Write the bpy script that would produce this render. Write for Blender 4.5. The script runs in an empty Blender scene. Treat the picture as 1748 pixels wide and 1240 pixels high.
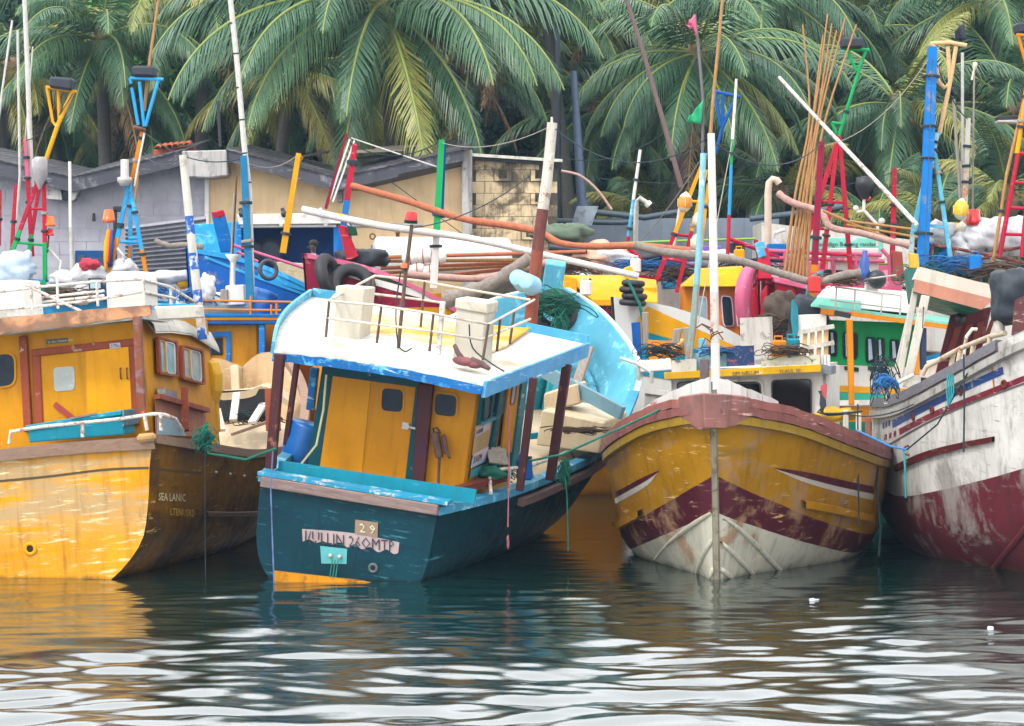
import bpy, bmesh, math, random
import numpy as np
from mathutils import Vector, Matrix, noise
random.seed(7)
S = bpy.context.scene
COL = S.collection
R = math.radians
PI = math.pi

# ------------------------------------------------------------ camera, sky, sun, exposure
FPX, HZ, HC = 4200.0, 560.0, 3.58          # focal length in photo pixels, horizon row, eye height above the water
cam_d = bpy.data.cameras.new('camera')
cam = bpy.data.objects.new('camera', cam_d); COL.objects.link(cam)
cam.location = (0, 0, HC); cam.rotation_euler = (R(90), 0, 0)
cam_d.sensor_width = 36; cam_d.lens = FPX / 1748 * 36
cam_d.shift_y = -(620 - HZ) / 1748
cam_d.clip_start = 0.5; cam_d.clip_end = 2000
S.camera = cam

SUN_EL, SUN_AZ = 50, 222                    # degrees; azimuth clockwise from +Y: behind the camera and to its left
world = bpy.data.worlds.new('World'); S.world = world; world.use_nodes = True
wn = world.node_tree; wn.nodes.clear()
sky = wn.nodes.new('ShaderNodeTexSky'); sky.sky_type = 'NISHITA'; sky.sun_disc = False
sky.sun_elevation = R(SUN_EL); sky.sun_rotation = R(SUN_AZ)
sky.air_density = 1.0; sky.dust_density = 5.0; sky.ozone_density = 1.0
hsv = wn.nodes.new('ShaderNodeHueSaturation'); hsv.inputs['Saturation'].default_value = 0.22
bg = wn.nodes.new('ShaderNodeBackground'); bg.inputs['Strength'].default_value = 0.15
wo = wn.nodes.new('ShaderNodeOutputWorld')
cloud = wn.nodes.new('ShaderNodeMix'); cloud.data_type = 'RGBA'; cloud.inputs[0].default_value = 0.8      # an even overcast over the clear sky
cloud.inputs[7].default_value = (12.0, 12.2, 12.5, 1)
wn.links.new(sky.outputs[0], hsv.inputs['Color']); wn.links.new(hsv.outputs[0], cloud.inputs[6]); wn.links.new(cloud.outputs[2], bg.inputs['Color'])
wn.links.new(bg.outputs[0], wo.inputs['Surface'])
sun_d = bpy.data.lights.new('sun', 'SUN'); sun_d.energy = 1.5; sun_d.angle = R(10); sun_d.color = (1.0, 0.96, 0.9)
sun = bpy.data.objects.new('sun', sun_d); COL.objects.link(sun)
_d = Vector((math.sin(R(SUN_AZ)) * math.cos(R(SUN_EL)), math.cos(R(SUN_AZ)) * math.cos(R(SUN_EL)), math.sin(R(SUN_EL))))
sun.rotation_euler = _d.to_track_quat('Z', 'Y').to_euler(); sun.location = _d * 60
S.view_settings.view_transform = 'Standard'; S.view_settings.look = 'None'
S.view_settings.gamma = 1; S.view_settings.use_curve_mapping = False
S.view_settings.exposure = 0.77
S.render.engine = 'CYCLES'
S.cycles.max_bounces = 6; S.cycles.diffuse_bounces = 3; S.cycles.glossy_bounces = 3; S.cycles.transparent_max_bounces = 6
S.cycles.volume_bounces = 0
S.cycles.use_denoising = True

S.cycles.volume_step_rate = 4; S.cycles.volume_max_steps = 64
# ------------------------------------------------------------ helpers
def P(px, py, Y):
    """the world point that the photograph shows at pixel (px, py), Y metres away"""
    return Vector(((px - 874) * Y / FPX, Y, HC + (HZ - py) * Y / FPX))

def lin(h):
    h = h.lstrip('#'); c = [int(h[i:i + 2], 16) / 255 for i in (0, 2, 4)]
    return tuple(x / 12.92 if x <= .04045 else ((x + .055) / 1.055) ** 2.4 for x in c) + (1,)

MATS = {}
class NT:
    def __init__(s, name):
        s.m = bpy.data.materials.new(name); s.m.use_nodes = True
        s.t = s.m.node_tree; s.t.nodes.clear()
        s.out = s.n('ShaderNodeOutputMaterial'); s.b = s.n('ShaderNodeBsdfPrincipled')
        s.l(s.b.outputs[0], s.out.inputs['Surface'])
        s.tc = s.n('ShaderNodeTexCoord'); s.co = s.tc.outputs['Object']
    def world(s): s.co = s.n('ShaderNodeNewGeometry').outputs['Position']
    def n(s, typ, **kw):
        q = s.t.nodes.new(typ)
        for k, v in kw.items(): setattr(q, k, v)
        return q
    def l(s, a, b): s.t.links.new(a, b)
    def vec(s, scale=(1, 1, 1), rot=(0, 0, 0)):
        q = s.n('ShaderNodeMapping'); q.inputs['Scale'].default_value = scale; q.inputs['Rotation'].default_value = rot
        s.l(s.co, q.inputs['Vector']); return q.outputs[0]
    def noise(s, scale=3, detail=6, rough=.6, sc=(1, 1, 1), dist=0.0):
        q = s.n('ShaderNodeTexNoise'); q.inputs['Scale'].default_value = scale; q.inputs['Detail'].default_value = detail
        q.inputs['Roughness'].default_value = rough; q.inputs['Distortion'].default_value = dist
        s.l(s.vec(sc), q.inputs['Vector']); return q.outputs['Fac']
    def ramp(s, fac, lo, hi, a=0.0, b=1.0):
        q = s.n('ShaderNodeMapRange'); q.inputs['From Min'].default_value = lo; q.inputs['From Max'].default_value = hi
        q.inputs['To Min'].default_value = a; q.inputs['To Max'].default_value = b; q.clamp = True
        s.l(fac, q.inputs['Value']); return q.outputs[0]
    def mix(s, fac, a, b, mode='MIX'):
        q = s.n('ShaderNodeMix', data_type='RGBA', blend_type=mode)
        for v, i in ((fac, 0), (a, 6), (b, 7)):
            if hasattr(v, 'is_linked') or hasattr(v, 'links'): s.l(v, q.inputs[i])
            elif i == 0: q.inputs[0].default_value = v
            else: q.inputs[i].default_value = v
        return q.outputs[2]
    def math(s, op, a, b=0.0, clamp=False):
        q = s.n('ShaderNodeMath', operation=op, use_clamp=clamp)
        for v, i in ((a, 0), (b, 1)):
            if hasattr(v, 'links'): s.l(v, q.inputs[i])
            else: q.inputs[i].default_value = v
        return q.outputs[0]
    def bump(s, h, strength=.2, dist=.02):
        q = s.n('ShaderNodeBump'); q.inputs['Strength'].default_value = strength; q.inputs['Distance'].default_value = dist
        s.l(h, q.inputs['Height']); s.l(q.outputs[0], s.b.inputs['Normal'])
    def sep(s):
        q = s.n('ShaderNodeSeparateXYZ'); s.l(s.tc.outputs['Object'], q.inputs[0]); return q.outputs

def weather(q, col, wear='#8a7a66', wa=.35, wscale=2.2, scratch='#d8d0c0', sa=.25, dirt='#3a2f22', da=.35, vary=.25,
            smooth=(1, 1, 1), hscratch=True, line=None, spots=1.0, wz=None):
    """worn brushed-on boat paint over a base colour socket or value: broad fading, worn patches, scrapes and run-down grime"""
    big = q.noise(.9, 4, .6)
    v = q.ramp(big, .25, .75, (1 - vary) * .76, (1 + vary * .5) * .76)
    vm = q.n('ShaderNodeVectorMath', operation='SCALE')
    if hasattr(col, 'links'): q.l(col, vm.inputs[0])
    else: vm.inputs[0].default_value = col[:3]
    q.l(v, vm.inputs['Scale'])
    c = vm.outputs[0]
    if wa > 0:
        w = q.noise(wscale, 9, .68, smooth, .4)
        f = q.ramp(w, .62 - .22 * wa, .70 - .18 * wa, 0, .85)
        if wz: f = q.math('MULTIPLY', f, q.ramp(q.math('ADD', q.sep()[2], q.math('MULTIPLY', q.noise(1.3, 4, .6), .5)), wz[0] + .25, wz[1] + .25, wz[2], 1))
        c = q.mix(f, c, lin(wear))
    if sa > 0:
        sc = q.noise(5.5, 7, .7, (.35, .35, 3.0) if hscratch else (1, 1, 1), .2)
        m2 = q.noise(1.1, 3, .5)
        f = q.math('MULTIPLY', q.ramp(sc, .63 - .09 * sa, .68 - .07 * sa), q.ramp(m2, .46 - .1 * sa, .6))
        c = q.mix(q.math('MULTIPLY', f, min(1, sa * 2.6)), c, lin(scratch))
    if da > 0:
        st = q.noise(3.2, 6, .65, (2.2, 2.2, .28), .3)
        c = q.mix(q.ramp(st, .5, .78, 0, da), c, lin(dirt))
        sp = q.noise(26, 4, .7)
        c = q.mix(q.ramp(sp, .66, .74, 0, da * spots), c, lin(dirt))
    if line:                                                   # weed and scum along the water, with a ragged upper edge
        g = q.n('ShaderNodeNewGeometry'); sx = q.n('ShaderNodeSeparateXYZ'); q.l(g.outputs['Position'], sx.inputs[0])
        h = q.math('SUBTRACT', sx.outputs[2], q.math('MULTIPLY', q.noise(2.6, 7, .7), line[1]))
        c = q.mix(q.ramp(h, -line[1] * .32, -line[1] * .68, 0, .9), c, lin(line[0]))
    return c

def paint(name, base, rough=.45, bump=.25, spec=.14, world=False, **kw):
    if name in MATS: return MATS[name]
    q = NT(name)
    if world: q.world()
    c = weather(q, lin(base), **kw)
    q.l(c, q.b.inputs['Base Color'])
    r = q.noise(4, 5, .6); q.l(q.ramp(r, .3, .7, max(.1, rough - .12), rough + .15), q.b.inputs['Roughness'])
    q.b.inputs['Specular IOR Level'].default_value = spec
    q.bump(q.noise(9, 8, .65), bump, .02)
    MATS[name] = q.m; return q.m

def clean(name, base, rough=.4, vary=.12, bump=.08, metal=0.0):
    """small fittings: one colour with slight fading"""
    if name in MATS: return MATS[name]
    q = NT(name); n = q.noise(6, 5, .6)
    vm = q.n('ShaderNodeVectorMath', operation='SCALE'); vm.inputs[0].default_value = lin(base)[:3]
    q.l(q.ramp(n, .3, .7, (1 - vary) * .78, (1 + vary) * .78), vm.inputs['Scale'])
    q.l(vm.outputs[0], q.b.inputs['Base Color'])
    q.b.inputs['Roughness'].default_value = rough; q.b.inputs['Metallic'].default_value = metal
    q.bump(q.noise(30, 5, .6), bump, .01)
    MATS[name] = q.m; return q.m

def wood(name, a, b, sc=(6, 6, .6), rough=.75):
    """bare or stained timber: grain along the local z (poles) or as set by sc"""
    if name in MATS: return MATS[name]
    q = NT(name); g = q.noise(4, 8, .7, sc, .6); s = q.noise(14, 5, .7)
    c = q.mix(q.ramp(g, .3, .7), lin(a), lin(b))
    c = q.mix(q.ramp(s, .62, .75, 0, .5), c, lin('#2a2119'))
    q.l(c, q.b.inputs['Base Color']); q.b.inputs['Roughness'].default_value = rough
    q.bump(g, .4, .02); MATS[name] = q.m; return q.m

class MB:
    """collects shapes and links them as ONE mesh object"""
    def __init__(s): s.v = []; s.f = []; s.m = []; s.sm = []
    def add(s, vs, fs, mat=0, smooth=False):
        o = len(s.v); s.v += [tuple(v) for v in vs]
        for f in fs: s.f.append([i + o for i in f]); s.m.append(mat); s.sm.append(smooth)
        return s
    def hexa(s, b, t, mat=0):
        return s.add(list(b) + list(t), [(3, 2, 1, 0), (4, 5, 6, 7), (0, 1, 5, 4), (1, 2, 6, 5), (2, 3, 7, 6), (3, 0, 4, 7)], mat)
    def box(s, c, d, mat=0, M=None):
        c = Vector(c); x, y, z = d[0] / 2, d[1] / 2, d[2] / 2
        q = [Vector(p) for p in ((-x, -y, -z), (x, -y, -z), (x, y, -z), (-x, y, -z), (-x, -y, z), (x, -y, z), (x, y, z), (-x, y, z))]
        if M is not None: q = [M @ p for p in q]
        q = [c + p for p in q]
        return s.hexa(q[:4], q[4:], mat)
    def prism(s, poly, vec, mat=0):
        n = len(poly); poly = [Vector(p) for p in poly]; vec = Vector(vec)
        fs = [tuple(range(n))[::-1], tuple(range(n, 2 * n))] + [(i, (i + 1) % n, n + (i + 1) % n, n + i) for i in range(n)]
        return s.add(poly + [p + vec for p in poly], fs, mat)
    def bar(s, a, b, w, h=None, mat=0, up=(0, 0, 1), w2=None):
        a, b = Vector(a), Vector(b); h = h or w; d = (b - a).normalized(); u = Vector(up)
        if abs(d.dot(u.normalized())) > .97: u = Vector((0, 1, 0))
        x = d.cross(u).normalized(); y = x.cross(d).normalized(); k = 1 if w2 is None else w2 / w
        q = lambda p, e: [p - x * w / 2 * e - y * h / 2 * e, p + x * w / 2 * e - y * h / 2 * e, p + x * w / 2 * e + y * h / 2 * e, p - x * w / 2 * e + y * h / 2 * e]
        return s.hexa(q(a, 1), q(b, k), mat)
    def tube(s, pts, r, n=8, mat=0, caps=True, smooth=True):
        pts = [Vector(p) for p in pts]; rs = r if isinstance(r, (list, tuple)) else [r] * len(pts)
        rings = []; prev = None
        for i, p in enumerate(pts):
            d = (pts[min(i + 1, len(pts) - 1)] - pts[max(i - 1, 0)])
            d = d.normalized() if d.length > 1e-6 else Vector((0, 0, 1))
            if prev is None: x = d.orthogonal().normalized()
            else:
                x = prev - d * prev.dot(d); x = x.normalized() if x.length > 1e-5 else d.orthogonal().normalized()
            prev = x; y = d.cross(x)
            rings.append([p + (x * math.cos(2 * PI * k / n) + y * math.sin(2 * PI * k / n)) * rs[i] for k in range(n)])
        vs = [v for g in rings for v in g]
        fs = [(i * n + k, i * n + (k + 1) % n, (i + 1) * n + (k + 1) % n, (i + 1) * n + k) for i in range(len(pts) - 1) for k in range(n)]
        s.add(vs, fs, mat, smooth)
        if caps: s.add(rings[0], [tuple(range(n))[::-1]], mat); s.add(rings[-1], [tuple(range(n))], mat)
        return s
    def lathe(s, prof, o, ax=(0, 0, 1), n=14, mat=0, smooth=True):
        o = Vector(o); ax = Vector(ax).normalized(); x = ax.orthogonal().normalized(); y = ax.cross(x)
        vs = [o + ax * z + (x * math.cos(2 * PI * k / n) + y * math.sin(2 * PI * k / n)) * max(r, 1e-4) for r, z in prof for k in range(n)]
        fs = [(i * n + k, i * n + (k + 1) % n, (i + 1) * n + (k + 1) % n, (i + 1) * n + k) for i in range(len(prof) - 1) for k in range(n)]
        return s.add(vs, fs, mat, smooth)
    def torus(s, c, Rr, r, ax=(0, 0, 1), n=24, k=10, mat=0, a0=0, a1=2 * PI):
        c = Vector(c); ax = Vector(ax).normalized(); x = ax.orthogonal().normalized(); y = ax.cross(x)
        full = abs(a1 - a0 - 2 * PI) < 1e-3
        pts = [c + (x * math.cos(a0 + (a1 - a0) * i / n) + y * math.sin(a0 + (a1 - a0) * i / n)) * Rr for i in range(n + 1)]
        rings = [[p + ((p - c).normalized() * math.cos(2 * PI * j / k) + ax * math.sin(2 * PI * j / k)) * r for j in range(k)] for p in pts]
        vs = [v for g in rings for v in g]
        return s.add(vs, [(i * k + j, i * k + (j + 1) % k, (i + 1) * k + (j + 1) % k, (i + 1) * k + j) for i in range(n) for j in range(k)], mat, True)
    def grid(s, rows, mat=0, smooth=True, flip=False):
        n = len(rows[0]); vs = [v for g in rows for v in g]
        fs = [(i * n + k, i * n + k + 1, (i + 1) * n + k + 1, (i + 1) * n + k) for i in range(len(rows) - 1) for k in range(n - 1)]
        return s.add(vs, [f[::-1] for f in fs] if flip else fs, mat, smooth)
    def ball(s, c, r, mat=0, n=12, m=8, sq=(1, 1, 1), M=None):
        c = Vector(c); vs = []
        for i in range(m + 1):
            a = PI * i / m
            for k in range(n):
                p = Vector((math.sin(a) * math.cos(2 * PI * k / n) * r * sq[0], math.sin(a) * math.sin(2 * PI * k / n) * r * sq[1], math.cos(a) * r * sq[2]))
                vs.append(c + (M @ p if M is not None else p))
        return s.add(vs, [(i * n + k, (i + 1) * n + k, (i + 1) * n + (k + 1) % n, i * n + (k + 1) % n) for i in range(m) for k in range(n)], mat, True)
    def mesh(s, name, mats, inv=None):
        me = bpy.data.meshes.new(name)
        vs = s.v if inv is None else [tuple(inv @ Vector(v)) for v in s.v]
        me.from_pydata(vs, [], s.f)
        for m in (mats if isinstance(mats, (list, tuple)) else [mats]): me.materials.append(m)
        me.polygons.foreach_set('material_index', s.m); me.polygons.foreach_set('use_smooth', s.sm)
        me.update(); return me
    def build(s, name, mats, parent=None, bevel=0, world=False, label=None):
        """link as one object; a parent is a Thing or an object; shapes are in the root Thing's own frame unless world is set"""
        inv = None
        if world and parent is not None:
            rt = parent.root if isinstance(parent, Thing) else ROOT[parent.name]
            inv = rt.M.inverted()
        o = bpy.data.objects.new(name, s.mesh(name, mats, inv)); COL.objects.link(o)
        if parent is not None:
            pe = parent.e if isinstance(parent, Thing) else parent
            o.parent = pe; ROOT[o.name] = parent.root if isinstance(parent, Thing) else ROOT[parent.name]
        if bevel:
            b = o.modifiers.new('bevel', 'BEVEL'); b.width = bevel; b.segments = 1; b.limit_method = 'ANGLE'
        if label: o['label'] = label
        return o

ROOT = {}
class Thing:
    """an Empty at a thing's base that parents its parts; M is its pose in the world"""
    def __init__(s, name, label, cat, M=None, group=None, kind=None):
        s.M = M if M is not None else Matrix.Identity(4); s.root = s; s.Mi = s.M.inverted()
        s.e = bpy.data.objects.new(name, None); COL.objects.link(s.e); s.e.matrix_world = s.M
        s.e.empty_display_size = .2
        tag(s.e, label, cat, group, kind); ROOT[s.e.name] = s
    def ray(s, px, py, ax, v):
        """local point where the sight line of pixel (px, py) meets the plane local axis = v"""
        o = s.Mi @ Vector((0, 0, HC)); d = s.Mi.to_3x3() @ Vector(((px - 874) / FPX, 1, (HZ - py) / FPX))
        return o + d * ((v - o[ax]) / d[ax])
    def ray_pl(s, px, py, p0, nrm):
        o = s.Mi @ Vector((0, 0, HC)); d = s.Mi.to_3x3() @ Vector(((px - 874) / FPX, 1, (HZ - py) / FPX))
        nrm = Vector(nrm); return o + d * ((Vector(p0) - o).dot(nrm) / d.dot(nrm))
    def at(s, px, py, Y): return s.Mi @ P(px, py, Y)

def tag(o, label=None, cat=None, group=None, kind=None):
    if label: o['label'] = label
    if cat: o['category'] = cat
    if group: o['group'] = group
    if kind: o['kind'] = kind
    return o

def pose(o, yaw=0, heel=0, pitch=0):
    return Matrix.Translation(o) @ Matrix.Rotation(R(-yaw), 4, 'Z') @ Matrix.Rotation(R(heel), 4, 'Y') @ Matrix.Rotation(R(pitch), 4, 'X')

def crom(p, t):
    """Catmull-Rom through the list p of (numpy or Vector) points at parameter t in [0, len-1]"""
    i = min(int(t), len(p) - 2); u = t - i
    a = p[max(i - 1, 0)]; b = p[i]; c = p[i + 1]; d = p[min(i + 2, len(p) - 1)]
    return .5 * ((2 * b) + (c - a) * u + (2 * a - 5 * b + 4 * c - d) * u * u + (3 * b - a - 3 * c + d) * u ** 3)

def curve(pts, n):
    pts = [np.array(p, float) for p in pts]
    return [Vector(crom(pts, (len(pts) - 1) * i / n)) for i in range(n + 1)]

def sag(a, b, d, n=14):
    a, b = Vector(a), Vector(b)
    return [a.lerp(b, i / n) - Vector((0, 0, 4 * d * (i / n) * (1 - i / n))) for i in range(n + 1)]

def rope(name, pts, r, mat, label=None, cat='rope', parent=None, n=6, group=None, world=True):
    m = MB(); m.tube(pts, r, n)
    o = m.build(name, mat, parent, world=world)
    if parent is None: tag(o, label, cat, group)
    elif label: o['label'] = label
    return o

def lettering(text, o, right, up, size, mat, parent, depth=.004, name='lettering', shear=0.0, label=None, world=False):
    """raised painted lettering: the built-in font as a mesh on the plane of right and up"""
    cu = bpy.data.curves.new('txt', 'FONT'); cu.body = text; cu.size = size; cu.extrude = depth; cu.shear = shear
    cu.resolution_u = 2
    to = bpy.data.objects.new('txt', cu); COL.objects.link(to)
    dg = bpy.context.evaluated_depsgraph_get(); me = to.evaluated_get(dg).to_mesh()
    right = Vector(right).normalized(); up = Vector(up); up = (up - right * up.dot(right)).normalized(); nr = right.cross(up)
    m = MB(); o = Vector(o)
    m.add([o + right * v.co.x + up * v.co.y + nr * (v.co.z + depth) for v in me.vertices], [tuple(p.vertices) for p in me.polygons])
    to.to_mesh_clear(); bpy.data.objects.remove(to); bpy.data.curves.remove(cu)
    return m.build(name, mat, parent, label=label, world=world)
# ------------------------------------------------------------ water: real waves, calm in the lee of the boats
def make_water():
    xs = np.concatenate([np.linspace(-260, -16, 16), np.arange(-13, 13.01, .062), np.linspace(16, 260, 16)])
    ys = np.concatenate([np.linspace(-60, 12, 14), np.arange(16.5, 37, .034), np.arange(37.06, 49, .09), np.linspace(50, 61.6, 26)])
    X, Y = np.meshgrid(xs, ys)
    rng = np.random.default_rng(11)
    Z = np.zeros_like(X)
    wx = X + .35 * np.sin(Y * 1.3 + .4 * X) ; wy = Y + .25 * np.sin(.55 * X + .3) + .18 * np.sin(1.1 * X - .7 * Y)
    near = np.clip((35.4 - Y) / 14.0, 0, 1) ** .85
    for i in range(64):
        lam = .30 * (7.0 ** rng.random())                 # wavelength .42 to 2.2 m
        a = rng.normal(0, .34)                            # mostly travelling towards or away from the quay
        k = 2 * PI / lam; sl = .0275 * min(1.05, (lam / .9) ** .22)   # slope of each component
        amp = sl / k
        g = (.08 + .92 * near) if lam > .7 else (.2 + .8 * near)
        Z += g * amp * np.sin(k * (math.sin(a) * wx + math.cos(a) * wy) + rng.random() * 6.283)
    edge = np.clip((14 - np.abs(X)) / 3, 0, 1) * np.clip((Y - 13) / 3, 0, 1)
    Z *= edge
    nx, ny = len(xs), len(ys)
    me = bpy.data.meshes.new('water')
    co = np.stack([X, Y, Z], -1).reshape(-1, 3).astype(np.float32)
    i, j = np.meshgrid(np.arange(nx - 1), np.arange(ny - 1)); q = (j * nx + i).ravel()
    fc = np.stack([q, q + 1, q + nx + 1, q + nx], 1).astype(np.int32)
    me.vertices.add(len(co)); me.vertices.foreach_set('co', co.ravel())
    me.loops.add(fc.size); me.loops.foreach_set('vertex_index', fc.ravel())
    me.polygons.add(len(fc)); me.polygons.foreach_set('loop_start', np.arange(0, fc.size, 4, dtype=np.int32))
    me.polygons.foreach_set('loop_total', np.full(len(fc), 4, np.int32)); me.update(calc_edges=True)
    me.polygons.foreach_set('use_smooth', np.ones(len(fc), bool))
    q = NT('harbour_water')
    n = q.noise(.5, 3, .5)
    q.l(q.mix(n, lin('#04201f'), lin('#0c201a')), q.b.inputs['Base Color'])
    q.b.inputs['Roughness'].default_value = .03; q.b.inputs['IOR'].default_value = 2.9
    q.bump(q.noise(4.0, 6, .6, (1, 3.0, 1)), .14, .02)
    me.materials.append(q.m)
    o = bpy.data.objects.new('water', me); COL.objects.link(o); o['kind'] = 'structure'
make_water()

# ------------------------------------------------------------ land: quay, yard and the wooded slope behind it
def land():
    m = MB()
    rows = []
    for y, z in ((61.5, -1.5), (61.5, 1.7), (66, 1.75), (80, 2.0), (92, 2.6), (106, 6), (114, 16), (124, 20), (200, 22), (600, 22)):
        rows.append([Vector((x, y, z + (1.2 * noise.noise(Vector((x * .05, y * .05, 3))) if y > 90 else 0))) for x in np.linspace(-320, 320, 60)])
    m.grid(rows, flip=False)
    q = NT('bank_soil'); n = q.noise(.6, 8, .7)
    q.l(q.mix(q.ramp(n, .35, .65), lin('#26301e'), lin('#1c2a1c')), q.b.inputs['Base Color']); q.b.inputs['Roughness'].default_value = .95
    o = m.build('ground', q.m); o['kind'] = 'structure'
land()
# ------------------------------------------------------------ hulls
from mathutils.bvhtree import BVHTree

class Hull:
    """lofts a hull through stations; a station is (y, [(x, z[, dy]) from sheer to keel]); both sides, transom, bulwark, deck"""
    def __init__(s, T, stations, ns=44, nk=18, deck=None, thick=.09):
        s.T = T
        ctl = [[np.array((p[0], y + (p[2] if len(p) > 2 else 0), p[1]), float) for p in pts] for y, pts in stations]
        nc = len(ctl[0]); m = len(ctl)
        lines = [[crom([ctl[i][j] for i in range(m)], (m - 1) * k / ns) for k in range(ns + 1)] for j in range(nc)]
        s.rows = []
        for k in range(ns + 1):
            col = [lines[j][k] for j in range(nc)]
            row = [crom(col, (nc - 1) * i / nk) for i in range(nk + 1)]
            for p in row: p[0] = max(p[0], 0.012)
            s.rows.append([Vector(p) for p in row])
        s.ns, s.nk, s.deck, s.th = ns, nk, deck, thick
        v, f = [], []
        for sd in (1, -1):
            o = len(v)
            v += [Vector((p.x * sd, p.y, p.z)) for r in s.rows for p in r]
            for k in range(ns):
                for i in range(nk):
                    q = [o + k * (nk + 1) + i, o + k * (nk + 1) + i + 1, o + (k + 1) * (nk + 1) + i + 1, o + (k + 1) * (nk + 1) + i]
                    f.append(q if sd < 0 else q[::-1])
        s.v, s.f = v, f
        tv = [Vector(p) for p in s.rows[0]]
        s.tr = tv + [Vector((-p.x, p.y, p.z)) for p in tv[::-1]]
        s.bvh = BVHTree.FromPolygons(v + s.tr, f + [list(range(len(v), len(v) + len(s.tr)))])
    def sheer(s, t, sd=1, inset=0.0, dz=0.0):
        k = min(max(t, 0), 1) * s.ns; i = min(int(k), s.ns - 1); p = s.rows[i][0].lerp(s.rows[i + 1][0], k - i)
        d = (s.rows[i + 1][0] - s.rows[i][0]); nr = Vector((d.y, -d.x, 0)); nr = nr.normalized() if nr.length > 1e-5 else Vector((1, 0, 0))
        p = p - nr * inset; p.x = max(p.x, .012)
        return Vector((p.x * sd, p.y, p.z + dz))
    def inner(s, t, z, sd=1):
        """point on the inner skin at height z of the station t"""
        kk = min(int(t * s.ns), s.ns - 1); row = s.rows[kk]
        for u, w in zip(row, row[1:]):
            if u.z >= z >= w.z:
                q = u.lerp(w, (u.z - z) / max(u.z - w.z, 1e-6)); return Vector((max(.02, q.x - s.th - .17) * sd, q.y, z))
        return s.sheer(t, sd, s.th)
    def shell(s, mat, name='hull', parent=None):
        m = MB(); m.add(s.v, s.f, 0, True)
        return m.build(name, mat, parent or s.T)
    def transom(s, mat, name='transom'):
        m = MB(); n = len(s.tr); c = Vector((0, s.tr[0].y, (s.tr[0].z + s.tr[n // 2].z) / 2))
        m.add(s.tr + [c], [(i + 1, i, n) for i in range(n - 1)] + [(0, n - 1, n)])
        return m.build(name, mat, s.T)
    def inside(s, mat, deckmat, deckz, name='bulwark', t0=0.0, t1=1.0):
        """inner skin of the bulwark and the deck; deckz(y) is the deck height"""
        m = MB(); n = 40; dk = []
        for sd in (1, -1):
            a, b, mids = [], [], []
            for k in range(n + 1):
                t = t0 + (t1 - t0) * k / n
                p = s.sheer(t, sd, s.th); z = min(deckz(p.y), p.z - .05)
                kk = min(int(t * s.ns), s.ns - 1); fr_ = t * s.ns - kk
                row = [u.lerp(w, fr_) for u, w in zip(s.rows[kk], s.rows[kk + 1])]
                q = row[-1]
                for u, w in zip(row, row[1:]):
                    if u.z >= z >= w.z: q = u.lerp(w, (u.z - z) / max(u.z - w.z, 1e-6)); break
                mid_ = None
                for u, w in zip(row, row[1:]):
                    zm = (p.z + z) / 2
                    if u.z >= zm >= w.z: mid_ = u.lerp(w, (u.z - zm) / max(u.z - w.z, 1e-6)); break
                mid_ = mid_ or q
                a.append(p); b.append(Vector((max(.01, q.x - s.th) * sd, q.y, z)))
                mids.append(Vector((max(.01, mid_.x - s.th) * sd, mid_.y, (p.z + z) / 2)))
            m.grid([a, mids, b], 0, True, sd < 0); dk.append(b)
            c = [s.sheer(t0 + (t1 - t0) * k / n, sd) for k in range(n + 1)]
            m.grid([c, a], 0, False, sd < 0)
        m.build(name, mat, s.T)
        d = MB(); d.grid([dk[0], [(x + y) / 2 + Vector((0, 0, .04)) for x, y in zip(dk[0], dk[1])], dk[1]], 0, True, True)
        d.build('deck', deckmat, s.T)
    def rail(s, mat, w=.14, h=.12, t0=0.0, t1=1.0, dz=0.0, out=.04, name='gunwale', sides=(1, -1), n=34, drop=0.0, label=None, jit=0.0):
        obs = []
        for sd in sides:
            m = MB(); sec = []
            for k in range(n + 1):
                t = t0 + (t1 - t0) * k / n
                j = jit * (noise.noise(Vector((t * 40, sd, w * 9))))
                a = s.sheer(t, sd, -out, dz + j - drop); b = s.sheer(t, sd, w - out, dz + j - drop)
                u = Vector((0, 0, h))
                sec.append([a - u, a, b, b - u])
            m.add([p for q in sec for p in q], [(4 * i + k, 4 * i + (k + 1) % 4, 4 * i + 4 + (k + 1) % 4, 4 * i + 4 + k) if sd > 0 else
                                               (4 * i + 4 + k, 4 * i + 4 + (k + 1) % 4, 4 * i + (k + 1) % 4, 4 * i + k) for i in range(n) for k in range(4)]
                  + [(0, 1, 2, 3), (4 * n + 3, 4 * n + 2, 4 * n + 1, 4 * n)])
            obs.append(m.build(name, mat, s.T, label=label))
        return obs
    def on(s, px, py, off=.006):
        """local point and normal where the sight line of a pixel meets the hull"""
        T = s.T; o = T.Mi @ Vector((0, 0, HC)); d = (T.Mi.to_3x3() @ Vector(((px - 874) / FPX, 1, (HZ - py) / FPX))).normalized()
        p, nr, _, _ = s.bvh.ray_cast(o, d)
        if p is None: return None, None
        if nr.dot(d) > 0: nr = -nr
        return p + nr * off, nr
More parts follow.
